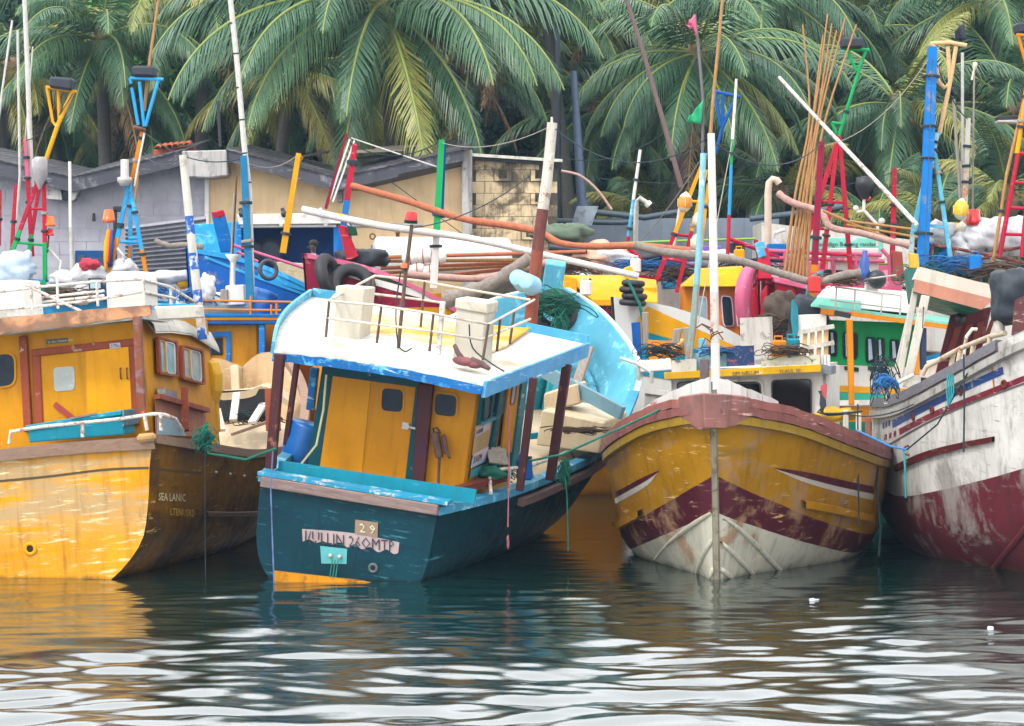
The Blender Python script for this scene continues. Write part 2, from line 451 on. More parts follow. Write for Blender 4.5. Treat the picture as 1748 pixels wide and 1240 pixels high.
    def decal(s, quads, mat, name, nu=16, nv=2, off=.006, label=None, parent=None, thick=None):
        """a painted or nailed-on patch lying on the hull: bilinear between two pixel polylines (upper, lower)"""
        m = MB()
        for up, lo in quads:
            rows = []
            cu = curve([(a, b, 0) for a, b in up], nu) if len(up) > 2 else [Vector((*up[0], 0)).lerp(Vector((*up[1], 0)), i / nu) for i in range(nu + 1)]
            cl = curve([(a, b, 0) for a, b in lo], nu) if len(lo) > 2 else [Vector((*lo[0], 0)).lerp(Vector((*lo[1], 0)), i / nu) for i in range(nu + 1)]
            for j in range(nv + 1):
                r = []; last = None
                for a, b in zip(cu, cl):
                    q = a.lerp(b, j / nv); p, n_ = s.on(q.x, q.y, off)
                    r.append((p, n_))
                rows.append(r)
            if any(p is None for r in rows for p, _ in r):
                good = [p for r in rows for p, _ in r if p is not None]
                if not good: continue
                for r in rows:
                    for i, (p, n_) in enumerate(r):
                        if p is None:
                            c = [x for x in r if x[0] is not None]; r[i] = c[0 if i < len(r) / 2 else -1] if c else (good[0], Vector((0, -1, 0)))
            m.grid([[p for p, _ in r] for r in rows], 0, True)
            if thick:                                             # a strake: give it back and sides
                m.grid([[p - n_ * thick for p, n_ in r] for r in rows][::-1], 0, True)
                for a, b in ((rows[0], 1), (rows[-1], 0)):
                    g = [[p for p, _ in a], [p - n_ * thick for p, n_ in a]]
                    m.grid(g if not b else g[::-1], 0, False)
        return m.build(name, mat, parent or s.T, label=label)

def striped(name, bands, coord='z', **kw):
    """weathered paint in bands of a local coordinate: bands = [(upper limit, colour)], last one open"""
    if name in MATS: return MATS[name]
    q = NT(name); sp = q.sep()
    wob = q.math('MULTIPLY', q.math('SUBTRACT', q.noise(1.2, 3, .5), .5), .03)
    c = lin(bands[-1][1])
    for lim, col in bands[-2::-1]:
        expr, k = lim if isinstance(lim, tuple) else (lim, 0)
        v = q.math('ADD', sp[2], wob)
        if k: v = q.math('ADD', v, q.math('MULTIPLY', q.math('ABSOLUTE', sp[0]), k))
        c = q.mix(q.ramp(v, expr - .004, expr + .004), lin(col), c)
    c = weather(q, c, **kw)
    q.l(c, q.b.inputs['Base Color']); q.b.inputs['Roughness'].default_value = .45; q.b.inputs['Specular IOR Level'].default_value = .14
    q.bump(q.noise(8, 8, .65), .25, .02)
    MATS[name] = q.m; return q.m

# shared materials
M_rust = clean('rusty_steel', '#6b3f2a', .8, .35, .3)
M_steel = clean('galvanised_tube', '#b9b6b0', .45, .2, .15, .3)
M_whitem = paint('white_tube_paint', '#dcd8d0', wear='#7a4a30', wa=.45, wscale=9, sa=0, da=.3)
M_rubber = clean('black_rubber', '#17181b', .6, .3, .2)
M_glass = clean('dark_window_glass', '#1c2836', .22, .25, .05)
for n_ in M_glass.node_tree.nodes:
    if n_.type == 'BSDF_PRINCIPLED': n_.inputs['Specular IOR Level'].default_value = .18
M_glassl = clean('pale_window_glass', '#7f949e', .12, .2, .02)
M_greenrope = clean('green_rope', '#0f6e5c', .9, .3, .5)
M_bluerope = clean('blue_rope', '#2a78b8', .9, .3, .5)
M_dkrope = clean('dark_rope', '#1f3138', .9, .3, .5)
M_netting = clean('green_netting', '#0c5a48', .95, .4, .6)
M_black = clean('black_plastic', '#14171c', .5, .2, .1)
M_redlamp = clean('red_lamp_plastic', '#c8201c', .25, .1, .05)
M_orlamp = clean('orange_lamp_plastic', '#e8641a', .25, .1, .05)
M_white = paint('white_gloss', '#e4e1da', wear='#a89c8a', wa=.15, sa=.1, da=.25, vary=.08)
M_letter_w = clean('white_lettering', '#d8cfa8', .6, .2)
M_letter_k = clean('black_lettering', '#2a2830', .6, .2)
M_redbrown = paint('red_brown_timber_paint', '#74352c', wear='#4e2a22', wa=.3, sa=.15, da=.4)
M_maroon = paint('maroon_paint', '#5a2028', wear='#7d4a48', wa=.2, sa=.15, da=.3)
# ============================================================ A: the yellow boat seen from its stern quarter
A = Thing('fishing_boat', 'weathered yellow fishing boat seen from the stern, roof edge peeling brown', 'fishing boat',
          pose((-6.6, 35.2, 0), 8, -6, 0), 'fishing boats moored in the front row')
A_paint = paint('yellow_hull_paint', '#eba100', wear='#9c8866', wa=1.0, wscale=1.5, scratch='#d9c9a0', sa=.9, dirt='#4a3410', da=.55, smooth=(.3, .3, 2.4), vary=.35, line=('#2a2a16', .25), bump=.5, wz=(.45, .95, .12))
HA = Hull(A, [
    (0,    [(1.72, 1.87), (1.62, 1.45), (1.54, .92), (1.36, .35), (.80, -.16), (.02, -.45)]),
    (2.2,  [(1.90, 1.62), (1.84, 1.25), (1.74, .80), (1.5, .25), (.9, -.3), (.02, -.6)]),
    (5,    [(1.98, 1.38), (1.92, 1.0), (1.8, .6), (1.55, .1), (.95, -.45), (.02, -.75)]),
    (8,    [(1.95, 1.45), (1.85, 1.05), (1.65, .6), (1.3, .1), (.7, -.4), (.02, -.7)]),
    (10,   [(1.72, 2.15), (1.5, 1.6), (1.2, 1.0), (.8, .3), (.4, -.2), (.02, -.5)]),
    (11.2, [(1.2, 2.85), (.95, 2.2), (.7, 1.4), (.4, .6), (.2, 0), (.02, -.3)]),
    (11.9, [(.55, 3.05), (.4, 2.4), (.3, 1.6), (.2, .9), (.08, .3), (.02, 0)]),
    (12.3, [(.06, 2.85), (.05, 2.3), (.05, 1.7), (.04, 1.1), (.03, .6), (.02, .2)])])
HA.shell(paint('shaded_grimy_yellow_side_paint', '#8e5f0c', wear='#3e2c18', wa=.95, wscale=.9, scratch='#c8a860', sa=.4, dirt='#2e2010', da=.75, smooth=(.8, .5, 1.2), vary=.4, line=('#1c1a10', .5), bump=.4)); HA.transom(A_paint)  # side's shade is painted in as darker brown, along with its brown staining

# ============================================================ B: the teal boat, heeled, seen from astern
B = Thing('fishing_boat', 'teal fishing boat heeled to one side with mustard doors and blue edged white roof', 'fishing boat',
          pose((-2.5, 35, 0), 12.5, 9.5, 3), 'fishing boats moored in the front row')
B_paint = paint('teal_hull_paint', '#043c48', wear='#042836', wa=.5, wscale=1.2, scratch='#4a8f9c', sa=.5, dirt='#06202a', da=.6, smooth=(.4, .4, 1.8), vary=.35, line=('#0a1a18', .2), bump=.4)
HB = Hull(B, [
    (0,    [(1.32, 1.25), (1.30, .8), (1.26, .35), (1.1, -.05), (.7, -.35), (.02, -.5)]),
    (2.6,  [(1.75, 1.28), (1.66, .85), (1.5, .4), (1.25, 0), (.8, -.4), (.02, -.6)]),
    (5.7,  [(2.0, 1.34), (1.86, .95), (1.74, .5), (1.5, .05), (.95, -.45), (.02, -.75)]),
    (8.5,  [(2.1, 1.45), (1.98, 1.05), (1.78, .6), (1.5, .1), (.9, -.45), (.02, -.75)]),
    (10.2, [(2.13, 2.0), (1.86, 1.4), (1.52, .8), (1.1, .2), (.55, -.35), (.02, -.65)]),
    (11.2, [(2.0, 2.7), (1.5, 1.9), (1.0, 1.1), (.6, .4), (.25, -.1), (.02, -.4)]),
    (12.3, [(1.05, 3.4), (.75, 2.5), (.5, 1.6), (.3, .8), (.12, .2), (.02, -.1)]),
    (13.0, [(.06, 3.75), (.06, 2.9), (.05, 2.1), (.04, 1.3), (.03, .6), (.02, .2)])])
HB.shell(B_paint); HB.transom(B_paint)

# ============================================================ C: the mustard boat, bow on
C = Thing('fishing_boat', 'mustard fishing boat bow on with maroon chevron and pink gunwale', 'fishing boat',
          pose((5.2, 46.8, 0), 191, 0, 0), 'fishing boats moored in the front row')
C_paint = striped('mustard_hull_paint', [((.97, .5), '#b9b7a6'), ((1.5, .58), '#4f1a28'), (9, '#a8780a')],
                  wear='#8a6c50', wa=.38, wscale=1.5, scratch='#c9a878', sa=.4, dirt='#3d2f18', da=.55, vary=.3, line=('#1e2014', .45))
HC_ = Hull(C, [
    (0,    [(1.75, 1.6), (1.72, 1.2), (1.68, .7), (1.5, .2), (.9, -.3), (.02, -.5)]),
    (5,    [(2.2, 1.6), (2.15, 1.2), (2.05, .7), (1.9, .15), (1.2, -.45), (.02, -.8)]),
    (8.3,  [(2.18, 1.76), (2.13, 1.3), (2.04, .8), (1.84, .15), (1.1, -.4), (.02, -.8)]),
    (10.2, [(1.72, 2.06), (1.6, 1.55), (1.42, .95), (1.1, .25), (.6, -.3), (.02, -.7)]),
    (11.3, [(1.12, 2.36), (.95, 1.75), (.75, 1.1), (.5, .35), (.25, -.2), (.02, -.5)]),
    (11.9, [(.55, 2.52, .2), (.42, 1.85, .1), (.3, 1.15, .05), (.18, .4), (.1, -.1), (.02, -.4)]),
    (12.05, [(.05, 2.6, .45), (.05, 1.9, .25), (.04, 1.2, .1), (.04, .4, 0), (.03, -.1, -.1), (.02, -.4, -.2)])])
HC_.shell(C_paint)

# ============================================================ D: the white and maroon boat, bow on, heeled, cut by the frame
D = Thing('fishing_boat', 'white fishing boat with maroon bottom, blue and red stripes and peach roof', 'fishing boat',
          pose((8.45, 47, 0), 183, -6, 0), 'fishing boats moored in the front row')
D_paint = striped('white_hull_paint', [((1.95, .62), '#682a32'), (9, '#dcd9d3')],
                  wear='#8b8580', wa=.42, wscale=1.0, scratch='#77706a', sa=.4, dirt='#2a2626', da=.65, vary=.3, line=('#5c4a38', .5))
HD = Hull(D, [
    (0,    [(1.75, 2.0), (1.72, 1.5), (1.68, .9), (1.5, .2), (.9, -.3), (.02, -.5)]),
    (5,    [(2.2, 2.1), (2.15, 1.5), (2.02, .9), (1.85, .15), (1.2, -.45), (.02, -.8)]),
    (8.5,  [(2.15, 2.3), (2.1, 1.7), (2.0, 1.0), (1.8, .2), (1.1, -.4), (.02, -.8)]),
    (10.8, [(1.65, 2.85), (1.5, 2.1), (1.3, 1.3), (1.05, .45), (.45, -.1), (.02, -.6)]),
    (12.2, [(1.05, 3.4), (.85, 2.5), (.65, 1.6), (.45, .8), (.15, .2), (.02, -.3)]),
    (13.2, [(.4, 3.85, .3), (.3, 2.9, .1), (.2, 1.9), (.12, 1.0, -.2), (.05, .4, -.4), (.02, -.1, -.6)]),
    (13.5, [(.05, 4.0, .5), (.05, 3.0, .25), (.04, 2.0, 0), (.03, 1.1, -.2), (.03, .5, -.4), (.02, 0, -.6)])])
HD.shell(D_paint)
# ------------------------------------------------------------ shapes read off sight lines onto planes of a boat's own frame
def panel(T, ax, v, pxs, th, mat, name, parent=None, bevel=0, label=None):
    poly = [T.ray(x, y, ax, v) for x, y in pxs]; vec = Vector((0, 0, 0)); vec[ax] = th
    m = MB(); m.prism(poly, vec)
    return m.build(name, mat, parent or T, bevel=bevel, label=label)

def rounded(pxs, k=.22, n=4):
    """pixel corners -> the same outline with rounded corners"""
    out = []; c = len(pxs)
    for i in range(c):
        p, q, r = (Vector((*pxs[(i + j) % c], 0)) for j in (-1, 0, 1))
        a = q.lerp(p, k); b = q.lerp(r, k)
        for j in range(n + 1):
            t = j / n; out.append(tuple(((1 - t) ** 2 * a + 2 * t * (1 - t) * q + t * t * b)[:2]))
    return out

def grow(pxs, d):
    cx = sum(p[0] for p in pxs) / len(pxs); cy = sum(p[1] for p in pxs) / len(pxs)
    return [(x + (d if x > cx else -d), y + (d if y > cy else -d)) for x, y in pxs]

def window(T, ax, v, pxs, sgn, frame_mat, glass, parent=None, fw=4, name='window', k=.22, proud=.03):
    """a framed window: ring-shaped frame with its pane set back"""
    inn = rounded(pxs, k); outp = rounded(grow(pxs, fw), k)
    m = MB(); a = [T.ray(x, y, ax, v) for x, y in outp]; b = [T.ray(x, y, ax, v) for x, y in inn]
    d = Vector((0, 0, 0)); d[ax] = sgn * proud; n = len(a)
    m.add(a + b + [p + d for p in a] + [p + d for p in b],
          [(2 * n + i, 2 * n + (i + 1) % n, 3 * n + (i + 1) % n, 3 * n + i) for i in range(n)] +
          [(i, (i + 1) % n, 2 * n + (i + 1) % n, 2 * n + i) for i in range(n)] +
          [(3 * n + i, 3 * n + (i + 1) % n, n + (i + 1) % n, n + i) for i in range(n)])
    w = m.build(name, frame_mat, parent or T)
    g = MB(); g.prism([p + d * .25 for p in b], d * .2)
    g.build('pane', glass, w)
    return w

def pipes(T, ax, v, lines, r, mat, name, parent=None, n=7, label=None):
    """welded tube work: each line is a pixel polyline on a plane (or (px, py, v) points on their own planes)"""
    m = MB()
    for ln in lines:
        m.tube([T.ray(p[0], p[1], ax, p[2] if len(p) > 2 else v) for p in ln], r, n)
    return m.build(name, mat, parent or T, label=label)

def mast(T, pts, Y, radii, bands, name='mast', n=8, parent=None, label=None, square=False):
    """a painted pole between pixels at distance Y; bands = [(material, t0, t1)] become materials along it"""
    p = [P(x, y, Y if not isinstance(Y, (tuple, list)) else Y[i]) for i, (x, y) in enumerate(pts)]
    tot = [0]
    for a, b in zip(p, p[1:]): tot.append(tot[-1] + (b - a).length)
    L = tot[-1]
    def at(t):
        s_ = t * L
        for i in range(len(p) - 1):
            if s_ <= tot[i + 1] + 1e-9: return p[i].lerp(p[i + 1], (s_ - tot[i]) / (tot[i + 1] - tot[i]))
        return p[-1]
    r0, r1 = radii; m = MB(); mats = []
    for i, (mt, t0, t1) in enumerate(bands):
        k = max(2, int(6 * (t1 - t0)) + 1); ts = [t0 + (t1 - t0) * j / k for j in range(k + 1)]
        if square:
            for a, b in zip(ts, ts[1:]): m.bar(at(a), at(b), 2 * (r0 + (r1 - r0) * a), mat=len(mats), w2=2 * (r0 + (r1 - r0) * b))
        else: m.tube([at(t) for t in ts], [r0 + (r1 - r0) * t for t in ts], n, len(mats))
        mats.append(mt)
    if T is None and parent is None:
        return m.build(name, mats)
    return m.build(name, mats, parent or T, world=True, label=label)

# ============================================================ A in detail
A_yel = paint('yellow_cabin_paint', '#d99404', wear='#b07a14', wa=.2, scratch='#e0c070', sa=.1, dirt='#4a3408', da=.35, hscratch=False)
A_door = paint('yellow_door_paint', '#f0a400', wear='#cc8a08', wa=.2, sa=.05, dirt='#5a3c06', da=.3, hscratch=False)
M_brick = paint('brick_red_timber_paint', '#9c4a30', wear='#6d3526', wa=.35, sa=.2, dirt='#3a2018', da=.4, hscratch=False)
M_oldwood = wood('old_brown_timber', '#6b5042', '#8b705c', (1.2, 6, 6))
M_greywood = wood('grey_weathered_timber', '#6f665c', '#938a7e', (6, 6, .6))
M_peel = paint('peeling_brown_roof_edge', '#94705a', wear='#c08a62', wa=.6, wscale=1.5, scratch='#d8c8b0', sa=.4, dirt='#4a3a2c', da=.5)
M_turq = paint('turquoise_box_paint', '#1590a8', wear='#0f6f86', wa=.3, scratch='#8fd0d8', sa=.3, dirt='#2a3a40', da=.35)
M_cream = paint('cream_deck_paint', '#c8b494', wear='#a8926e', wa=.35, scratch='#e0d2b8', sa=.3, dirt='#5a4a36', da=.45)
M_navy = clean('dark_gap', '#0a0c10', .8)
M_dirtywhite = paint('dirty_white_paint', '#cfcabf', wear='#8f8778', wa=.3, wscale=4, sa=.2, dirt='#4a463c', da=.45)
M_roofwhite = paint('white_roof_paint', '#dcd8cc', wear='#b4a282', wa=.35, wscale=1.1, sa=.25, dirt='#6a563a', da=.5, vary=.18)

HA.inside(paint('cream_bow_paint', '#cfae84', wear='#e0d2bc', wa=.45, wscale=1.0, sa=.2, dirt='#6a5434', da=.3), M_cream,
          lambda y: 1.15 if y < 8.6 else 1.75)
HA.rail(M_oldwood, .16, .13, 0, .78, dz=.03)
HA.rail(paint('cream_rail_paint', '#c8ab84', wear='#8a6a4a', wa=.4), .1, .05, .78, .985, dz=.02, name='bow_rail')
# stem post and the timbers behind it
m = MB(); m.bar(A.at(405, 690, 46.6), A.at(402, 628, 46.9), .16, .3); m.build('stem_post', M_cream, A, bevel=.015)
m = MB(); c0 = [(p.x * 0, p.y, p.z) for p in [r[0] for r in HA.rows[-8:]]]
m.tube([Vector((0, r[i].y, r[i].z)) for r in [HA.rows[-1]] for i in range(len(r))], .06, 6); m.build('stem', A_paint, A)
# broken foredeck edge, dark locker below it, loose boards
m = MB(); lip = curve([A.at(372, 672, 44.6), A.at(420, 668, 44.5), A.at(452, 660, 44.5), A.at(500, 690, 44.4)], 10)
m.grid([[p + Vector((0, .5, .05)) for p in lip], lip, [p + Vector((0, .02, -.13)) for p in lip]], 0, False); m.build('foredeck_edge', M_cream, A)
panel(A, 1, 9.5, [(368, 668), (452, 664), (460, 715), (362, 722)], .05, M_navy, 'locker_opening')
for a, b, w_ in (((398, 718, 43), (404, 672, 44), .13), ((380, 735, 42.5), (372, 700, 43.5), .1), ((430, 722, 42.6), (450, 690, 43.6), .14)):
    m = MB(); m.bar(A.at(*a), A.at(*b), w_, .05); m.build('frame_timber', M_dirtywhite, A)
m = MB(); m.bar(A.at(396, 742, 42), A.at(470, 716, 42.6), .07, .05); m.build('loose_board', M_oldwood, A)
for px, w_ in ((462, 16), (475, 10)):
    m = MB(); m.bar(A.at(px, 735, 41.6), A.at(px - 2, 664 if px < 470 else 690, 41.8), .15 if px < 470 else .09, .06); m.build('deck_post', M_brick, A)

# cabin
yb, xs_ = .9, 1.42
m = MB()
w0 = A.ray(-90, 560, 1, yb).x; zb, zt = 1.1, 3.62
for a, b in (((w0, yb), (xs_, yb)), ((xs_, yb), (xs_, 4.7)), ((xs_, 4.7), (w0, 4.7)), ((w0, 4.7), (w0, yb))):
    d = Vector((b[0] - a[0], b[1] - a[1], 0)).normalized(); nrm = Vector((d.y, -d.x, 0)) * -.05
    m.prism([Vector((*a, zb)), Vector((*b, zb)), Vector((*b, zt)), Vector((*a, zt))], nrm)
cabA = m.build('cabin', A_yel, A)
yf = yb - .002
window(A, 1, yf, [(-22, 607), (25, 604), (26, 657), (-22, 663)], -1, A_yel, M_glass, cabA, 3, k=.3)
panel(A, 1, yf, [(35, 575), (48, 573), (57, 735), (44, 738)], -.09, M_brick, 'corner_post', cabA, .01)
fr = panel(A, 1, yf, [(56, 600), (70, 598), (76, 735), (62, 737)], -.06, M_brick, 'door_frame', cabA, .008)
panel(A, 1, yf, [(56, 597), (232, 578), (233, 590), (57, 609)], -.075, M_brick, 'door_frame', cabA, .008)
panel(A, 1, yf, [(221, 591), (233, 590), (240, 725), (229, 727)], -.06, M_brick, 'door_frame', cabA, .008)
dl = panel(A, 1, yf, [(70, 608), (152, 599), (156, 728), (75, 735)], -.03, A_yel, 'door', cabA, label='yellow sliding door with whitish pane')
dr = panel(A, 1, yf, [(148, 600), (221, 592), (228, 724), (152, 728)], -.055, A_door, 'door', cabA, label='bright yellow sliding door')
pn = rounded([(91, 628), (127, 625), (128, 666), (93, 669)], .2)
m = MB(); m.prism([A.ray(x, y, 1, yf - .031) for x, y in pn], (0, -.012, 0)); m.build('pane', paint('frosted_pane', '#b9bdb8', rough=.3, wear='#d6d8d2', wa=.3, sa=.1, da=.15), dl)
m = MB(); m.bar(A.ray(93, 690, 1, yf - .05), A.ray(126, 716, 1, yf - .05), .075, .02, up=(0, 1, 0)); m.build('lever', clean('red_lever_paint', '#a02a22', .5), dl)
for px in (205, 216):
    m = MB(); a, b = A.ray(px, 629, 1, yf - .09), A.ray(px + 1, 647, 1, yf - .09)
    m.tube([a + Vector((0, .04, 0)), a, b, b + Vector((0, .04, 0))], .012, 6); m.build('handle', M_rust, dr)
sg = panel(A, 1, yf, [(79, 580), (116, 577), (116, 585), (80, 588)], -.012, clean('slate_sticker', '#3b4448', .5), 'name_plate', cabA)
lettering('le dan kanow ow', A.ray(82, 586.5, 1, yf - .014), (1, 0, 0), (0, 0, 1), .055, M_letter_w, sg, .001)
sg = panel(A, 1, yf - .076, [(187, 587), (205, 585), (206, 594), (188, 596)], -.006, clean('white_sticker', '#c9c2c8', .5), 'sticker', cabA)
lettering('378c', A.ray(188.5, 594.5, 1, yf - .084), (1, 0, 0), (0, 0, 1), .075, clean('purple_ink', '#3a2560', .6), sg, .001)
# side windows with timber frames, plank, name board
for q, gl in (([(268, 578), (296, 586), (298, 642), (271, 636)], 2), ([(309, 592), (340, 601), (343, 655), (311, 645)], 2)):
    fw = window(A, 0, xs_ + .052, q, 1, M_brick, M_glassl, cabA, 3.2, k=.06, proud=.05)
    (x0, y0), (x1, y1), (x2, y2), (x3, y3) = q
    mid = lambda t: [(x0 + (x1 - x0) * t, y0 + (y1 - y0) * t), (x3 + (x2 - x3) * t, y3 + (y2 - y3) * t)]
    for t0, t1 in ((.04, .36), (.46, .94)):
        a, b = mid(t0), mid(t1)
        ring = [(a[0][0], a[0][1] + 3), (b[0][0], b[0][1] + 3), (b[1][0], b[1][1] - 3), (a[1][0], a[1][1] - 3)]
        window(A, 0, xs_ + .06, ring, 1, A_yel if t0 < .1 else M_dirtywhite, M_glassl, fw, 1.6, 'sash', .2, .03)
nb = panel(A, 0, xs_ + .052, [(268, 661), (301, 668), (302, 682), (269, 676)], .012, clean('lilac_grey_board', '#847a84', .6), 'name_board', cabA)
lettering('MU LEINT', A.ray(269.5, 673, 0, xs_ + .066), (0, 1, 0), (0, 0, 1), .1, M_letter_w, nb, .001)
m = MB(); m.bar(A.ray(268, 677, 0, xs_ + .12), A.ray(354, 701, 0, xs_ + .12), .09, .07); m.build('side_shelf', M_brick, cabA)
m = MB(); m.bar(A.ray(315, 663, 0, xs_ + .16), A.ray(317, 735, 0, xs_ + .2), .1, .09); m.build('side_post', M_brick, cabA)
panel(A, 0, xs_ + .052, [(264, 682), (351, 703), (350, 745), (266, 745)], .01, paint('salmon_lower_wall', '#b8765a', wear='#9c5a44', wa=.3, sa=.1, da=.3), 'lower_wall', cabA)
panel(A, 0, xs_ + .064, [(268, 712), (300, 716), (318, 745), (268, 742)], .006, clean('pale_blue_patch', '#8fa8b4', .6), 'wall_patch', cabA)
m = MB()                                                                     # rounded yellow cheek at the cabin's front corner
ck = [(348, 612), (360, 618), (367, 640), (367, 668), (361, 690), (364, 740), (352, 742), (350, 690)]
m.prism([A.ray(x, y, 1, 4.5) for x, y in ck], (0, .5, 0)); m.build('wheelhouse_cheek', paint('bright_yellow_paint', '#e0a800', wa=.1, sa=.1, da=.2), A, .02)
# roof: peeling front edge, underside, side eave, top deck
def ragged(T, ax, v, top, bot, th, mat, name, seed, amp=3.0, n=26, parent=None):
    """a board whose lower edge has rotted away unevenly"""
    u = curve([(a, b, 0) for a, b in top], n); l = curve([(a, b, 0) for a, b in bot], n)
    l = [Vector((p.x, p.y + amp * noise.noise(Vector((p.x * .09, seed, 0))) + amp * .6 * noise.noise(Vector((p.x * .3, seed, 5))), 0)) for p in l]
    a = [T.ray(p.x, p.y, ax, v) for p in u]; b = [T.ray(p.x, p.y, ax, v) for p in l]; d = Vector((0, 0, 0)); d[ax] = th
    m = MB(); m.grid([a, b], 0, False); m.grid([[p + d for p in b], [p + d for p in a]], 0, False)
    m.grid([b, [p + d for p in b]], 0, False); m.grid([[p + d for p in a], a], 0, False)
    return m.build(name, mat, parent or T)
rt = [A.ray(-90, 556, 1, .25), A.ray(257, 524, 1, .25)]
m = MB(); zr = rt[1].z
m.prism([Vector((rt[0].x, .28, zr - .16)), Vector((1.66, .28, zr - .16)), Vector((1.2, 5.0, zr - .2)), Vector((rt[0].x, 5.0, zr - .2))], (0, 0, .15))
roofA = m.build('roof', M_dirtywhite, A)
ragged(A, 1, .24, [(-90, 553), (60, 538), (160, 528), (257, 521)], [(-90, 582), (30, 566), (120, 557), (200, 546), (257, 537)], .05, M_peel, 'roof_edge', 3, 4, parent=roofA)
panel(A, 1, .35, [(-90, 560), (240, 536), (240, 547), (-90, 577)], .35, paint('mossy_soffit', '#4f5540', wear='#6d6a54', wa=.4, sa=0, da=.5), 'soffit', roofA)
panel(A, 1, .5, [(262, 523), (340, 521), (342, 543), (268, 547)], .25, M_dirtywhite, 'roof_end', roofA, .02)
ev = [(262, 553, 1.0), (290, 556, 2.2), (325, 563, 3.4), (372, 590, 5.0)]
m = MB(); a = [A.ray(x, y, 1, v) for x, y, v in ev]
a2 = [Vector((1.38, p.y, p.z + .22)) for p in a]
a3 = [p + Vector((.02, 0, -.09 - .04 * noise.noise(p * 3))) for p in a]
m.grid([a2, a, a3], 0, False); m.grid([[p - Vector((0, 0, .03)) for p in g] for g in (a3, a2)], 0, False); m.build('side_eave', M_dirtywhite, roofA)
for q in ([(229, 541), (243, 540), (251, 712), (238, 714)],):
    panel(A, 1, .32, q, -.1, paint('peeling_post_paint', '#8a5038', wear='#7c7078', wa=.5, wscale=5, scratch='#d07848', sa=.5, da=.4, hscratch=False), 'roof_post', A, .012)
# white lockers on the roof, rails
for q, d in (([(-40, 481), (38, 478), (45, 541), (-40, 548)], .8), ([(180, 470), (190, 464), (236, 463), (246, 474), (247, 524), (183, 529)], .7)):
    panel(A, 1, .8, q, d, M_white, 'roof_locker', A, .02)
pipes(A, 1, .6, [[(-30, 502), (60, 491), (165, 481), (243, 477), (290, 490, 2.2), (335, 517, 3.5)],
                 [(-30, 531), (60, 524), (160, 513), (243, 498), (300, 510, 2.4)],
                 [(53, 492), (55, 530)], [(97, 462), (99, 527)], [(165, 481), (167, 523)], [(244, 477), (247, 522)], [(291, 490, 2.2), (292, 520, 2.2)],
                 [(45, 487), (152, 538)], [(55, 510, 1.6), (178, 497, 1.6)], [(55, 518, 1.6), (178, 505, 1.6)]], .022, M_whitem, 'roof_rail')
mast(A, [(312, 265), (330, 440), (346, 580)], 38.5, (.062, .075), [(M_dirtywhite, 0, .33), (paint('chipped_blue_white', '#2f62ae', wear='#cfd2d6', wa=.5, wscale=7, sa=.3, da=.2), .33, .43),
     (M_dirtywhite, .43, .53), (paint('chipped_blue_white', ''), .53, .62), (M_dirtywhite, .62, .73), (paint('chipped_blue_white', ''), .73, .8),
     (paint('rusted_white_base', '#cfc6b8', wear='#b0602e', wa=.55, wscale=6, sa=.2, da=.3), .8, .93), (paint('chipped_blue_white', ''), .93, 1)], name='mast')
# transom: timber rail, groove, foam pad, exhaust ring, deck box, stern rail
m = MB(); tr = [Vector((x, -.1, 1.86 + .05 * (1 - (x / 1.72) ** 2))) for x in np.linspace(-1.75, 1.75, 15)]
m.grid([[p + Vector((0, .2, 0)) for p in tr], tr, [p + Vector((0, .02, -.17)) for p in tr], [p + Vector((0, .12, -.17)) for p in tr]], 0, False)
m.build('stern_rail', M_oldwood, A)
m = MB(); m.box(A.ray(250, 747, 1, -.13), (.28, .1, .12)); m.build('corner_pad', clean('tan_foam', '#b08a56', .9, .3, .5), A, .04)
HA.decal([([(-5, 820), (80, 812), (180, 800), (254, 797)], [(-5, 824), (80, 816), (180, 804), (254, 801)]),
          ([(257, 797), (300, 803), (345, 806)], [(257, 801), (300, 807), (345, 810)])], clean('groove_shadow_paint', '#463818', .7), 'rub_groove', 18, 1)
p, n_ = HA.on(52, 937); m = MB(); m.torus(p, .075, .03, n_, 18, 8); m.lathe([(.06, .012), (.0, .012)], p, n_, 14); o = m.build('exhaust_ring', [A_door], A)
m = MB(); m.lathe([(.05, .016), (.0, .016)], p, n_, 14); m.build('exhaust_hole', M_navy, A)
def hull_text(H, text, px0, py0, pw, ph, mat, name='lettering', dy=0.0, shear=.0):
    """lettering laid on the curved hull: font outlines mapped from the photo's box onto the surface"""
    cu = bpy.data.curves.new('txt', 'FONT'); cu.body = text; cu.size = 1; cu.resolution_u = 1; cu.shear = shear
    to = bpy.data.objects.new('txt', cu); COL.objects.link(to)
    me = to.evaluated_get(bpy.context.evaluated_depsgraph_get()).to_mesh()
    w = max(v.co.x for v in me.vertices); h = max(v.co.y for v in me.vertices); vs = []
    for v in me.vertices:
        u = v.co.x / w; p, n_ = H.on(px0 + pw * u, py0 + dy * u - ph * v.co.y / h, .024)
        vs.append(p if p is not None else (vs[-1] if vs else Vector()))
    fs = [tuple(p.vertices) for p in me.polygons]
    to.to_mesh_clear(); bpy.data.objects.remove(to); bpy.data.curves.remove(cu)
    m = MB(); m.add(vs, fs); return m.build(name, mat, H.T)
hull_text(HA, 'SEA LANIC', 268, 854, 46, 13, M_letter_w, dy=2)
hull_text(HA, 'LTENUSRD', 288, 879, 43, 12, clean('ochre_lettering', '#d8a83c', .6), dy=3)
HA.decal([([(350, 873), (400, 874), (456, 872)], [(350, 880), (400, 881), (456, 878)])], M_oldwood, 'side_strake', 12, 1, .05, thick=.05)
for px, py in ((367, 806), (391, 809), (415, 812), (437, 815)):
    p, n_ = HA.on(px, py); m = MB(); m.lathe([(.018, 0), (.018, .03), (0, .035)], p, n_, 8); m.build('bolt', M_dirtywhite, A)
bx = Thing('deck_box', 'turquoise wooden deck box behind white pipe rail', 'box', A.M)
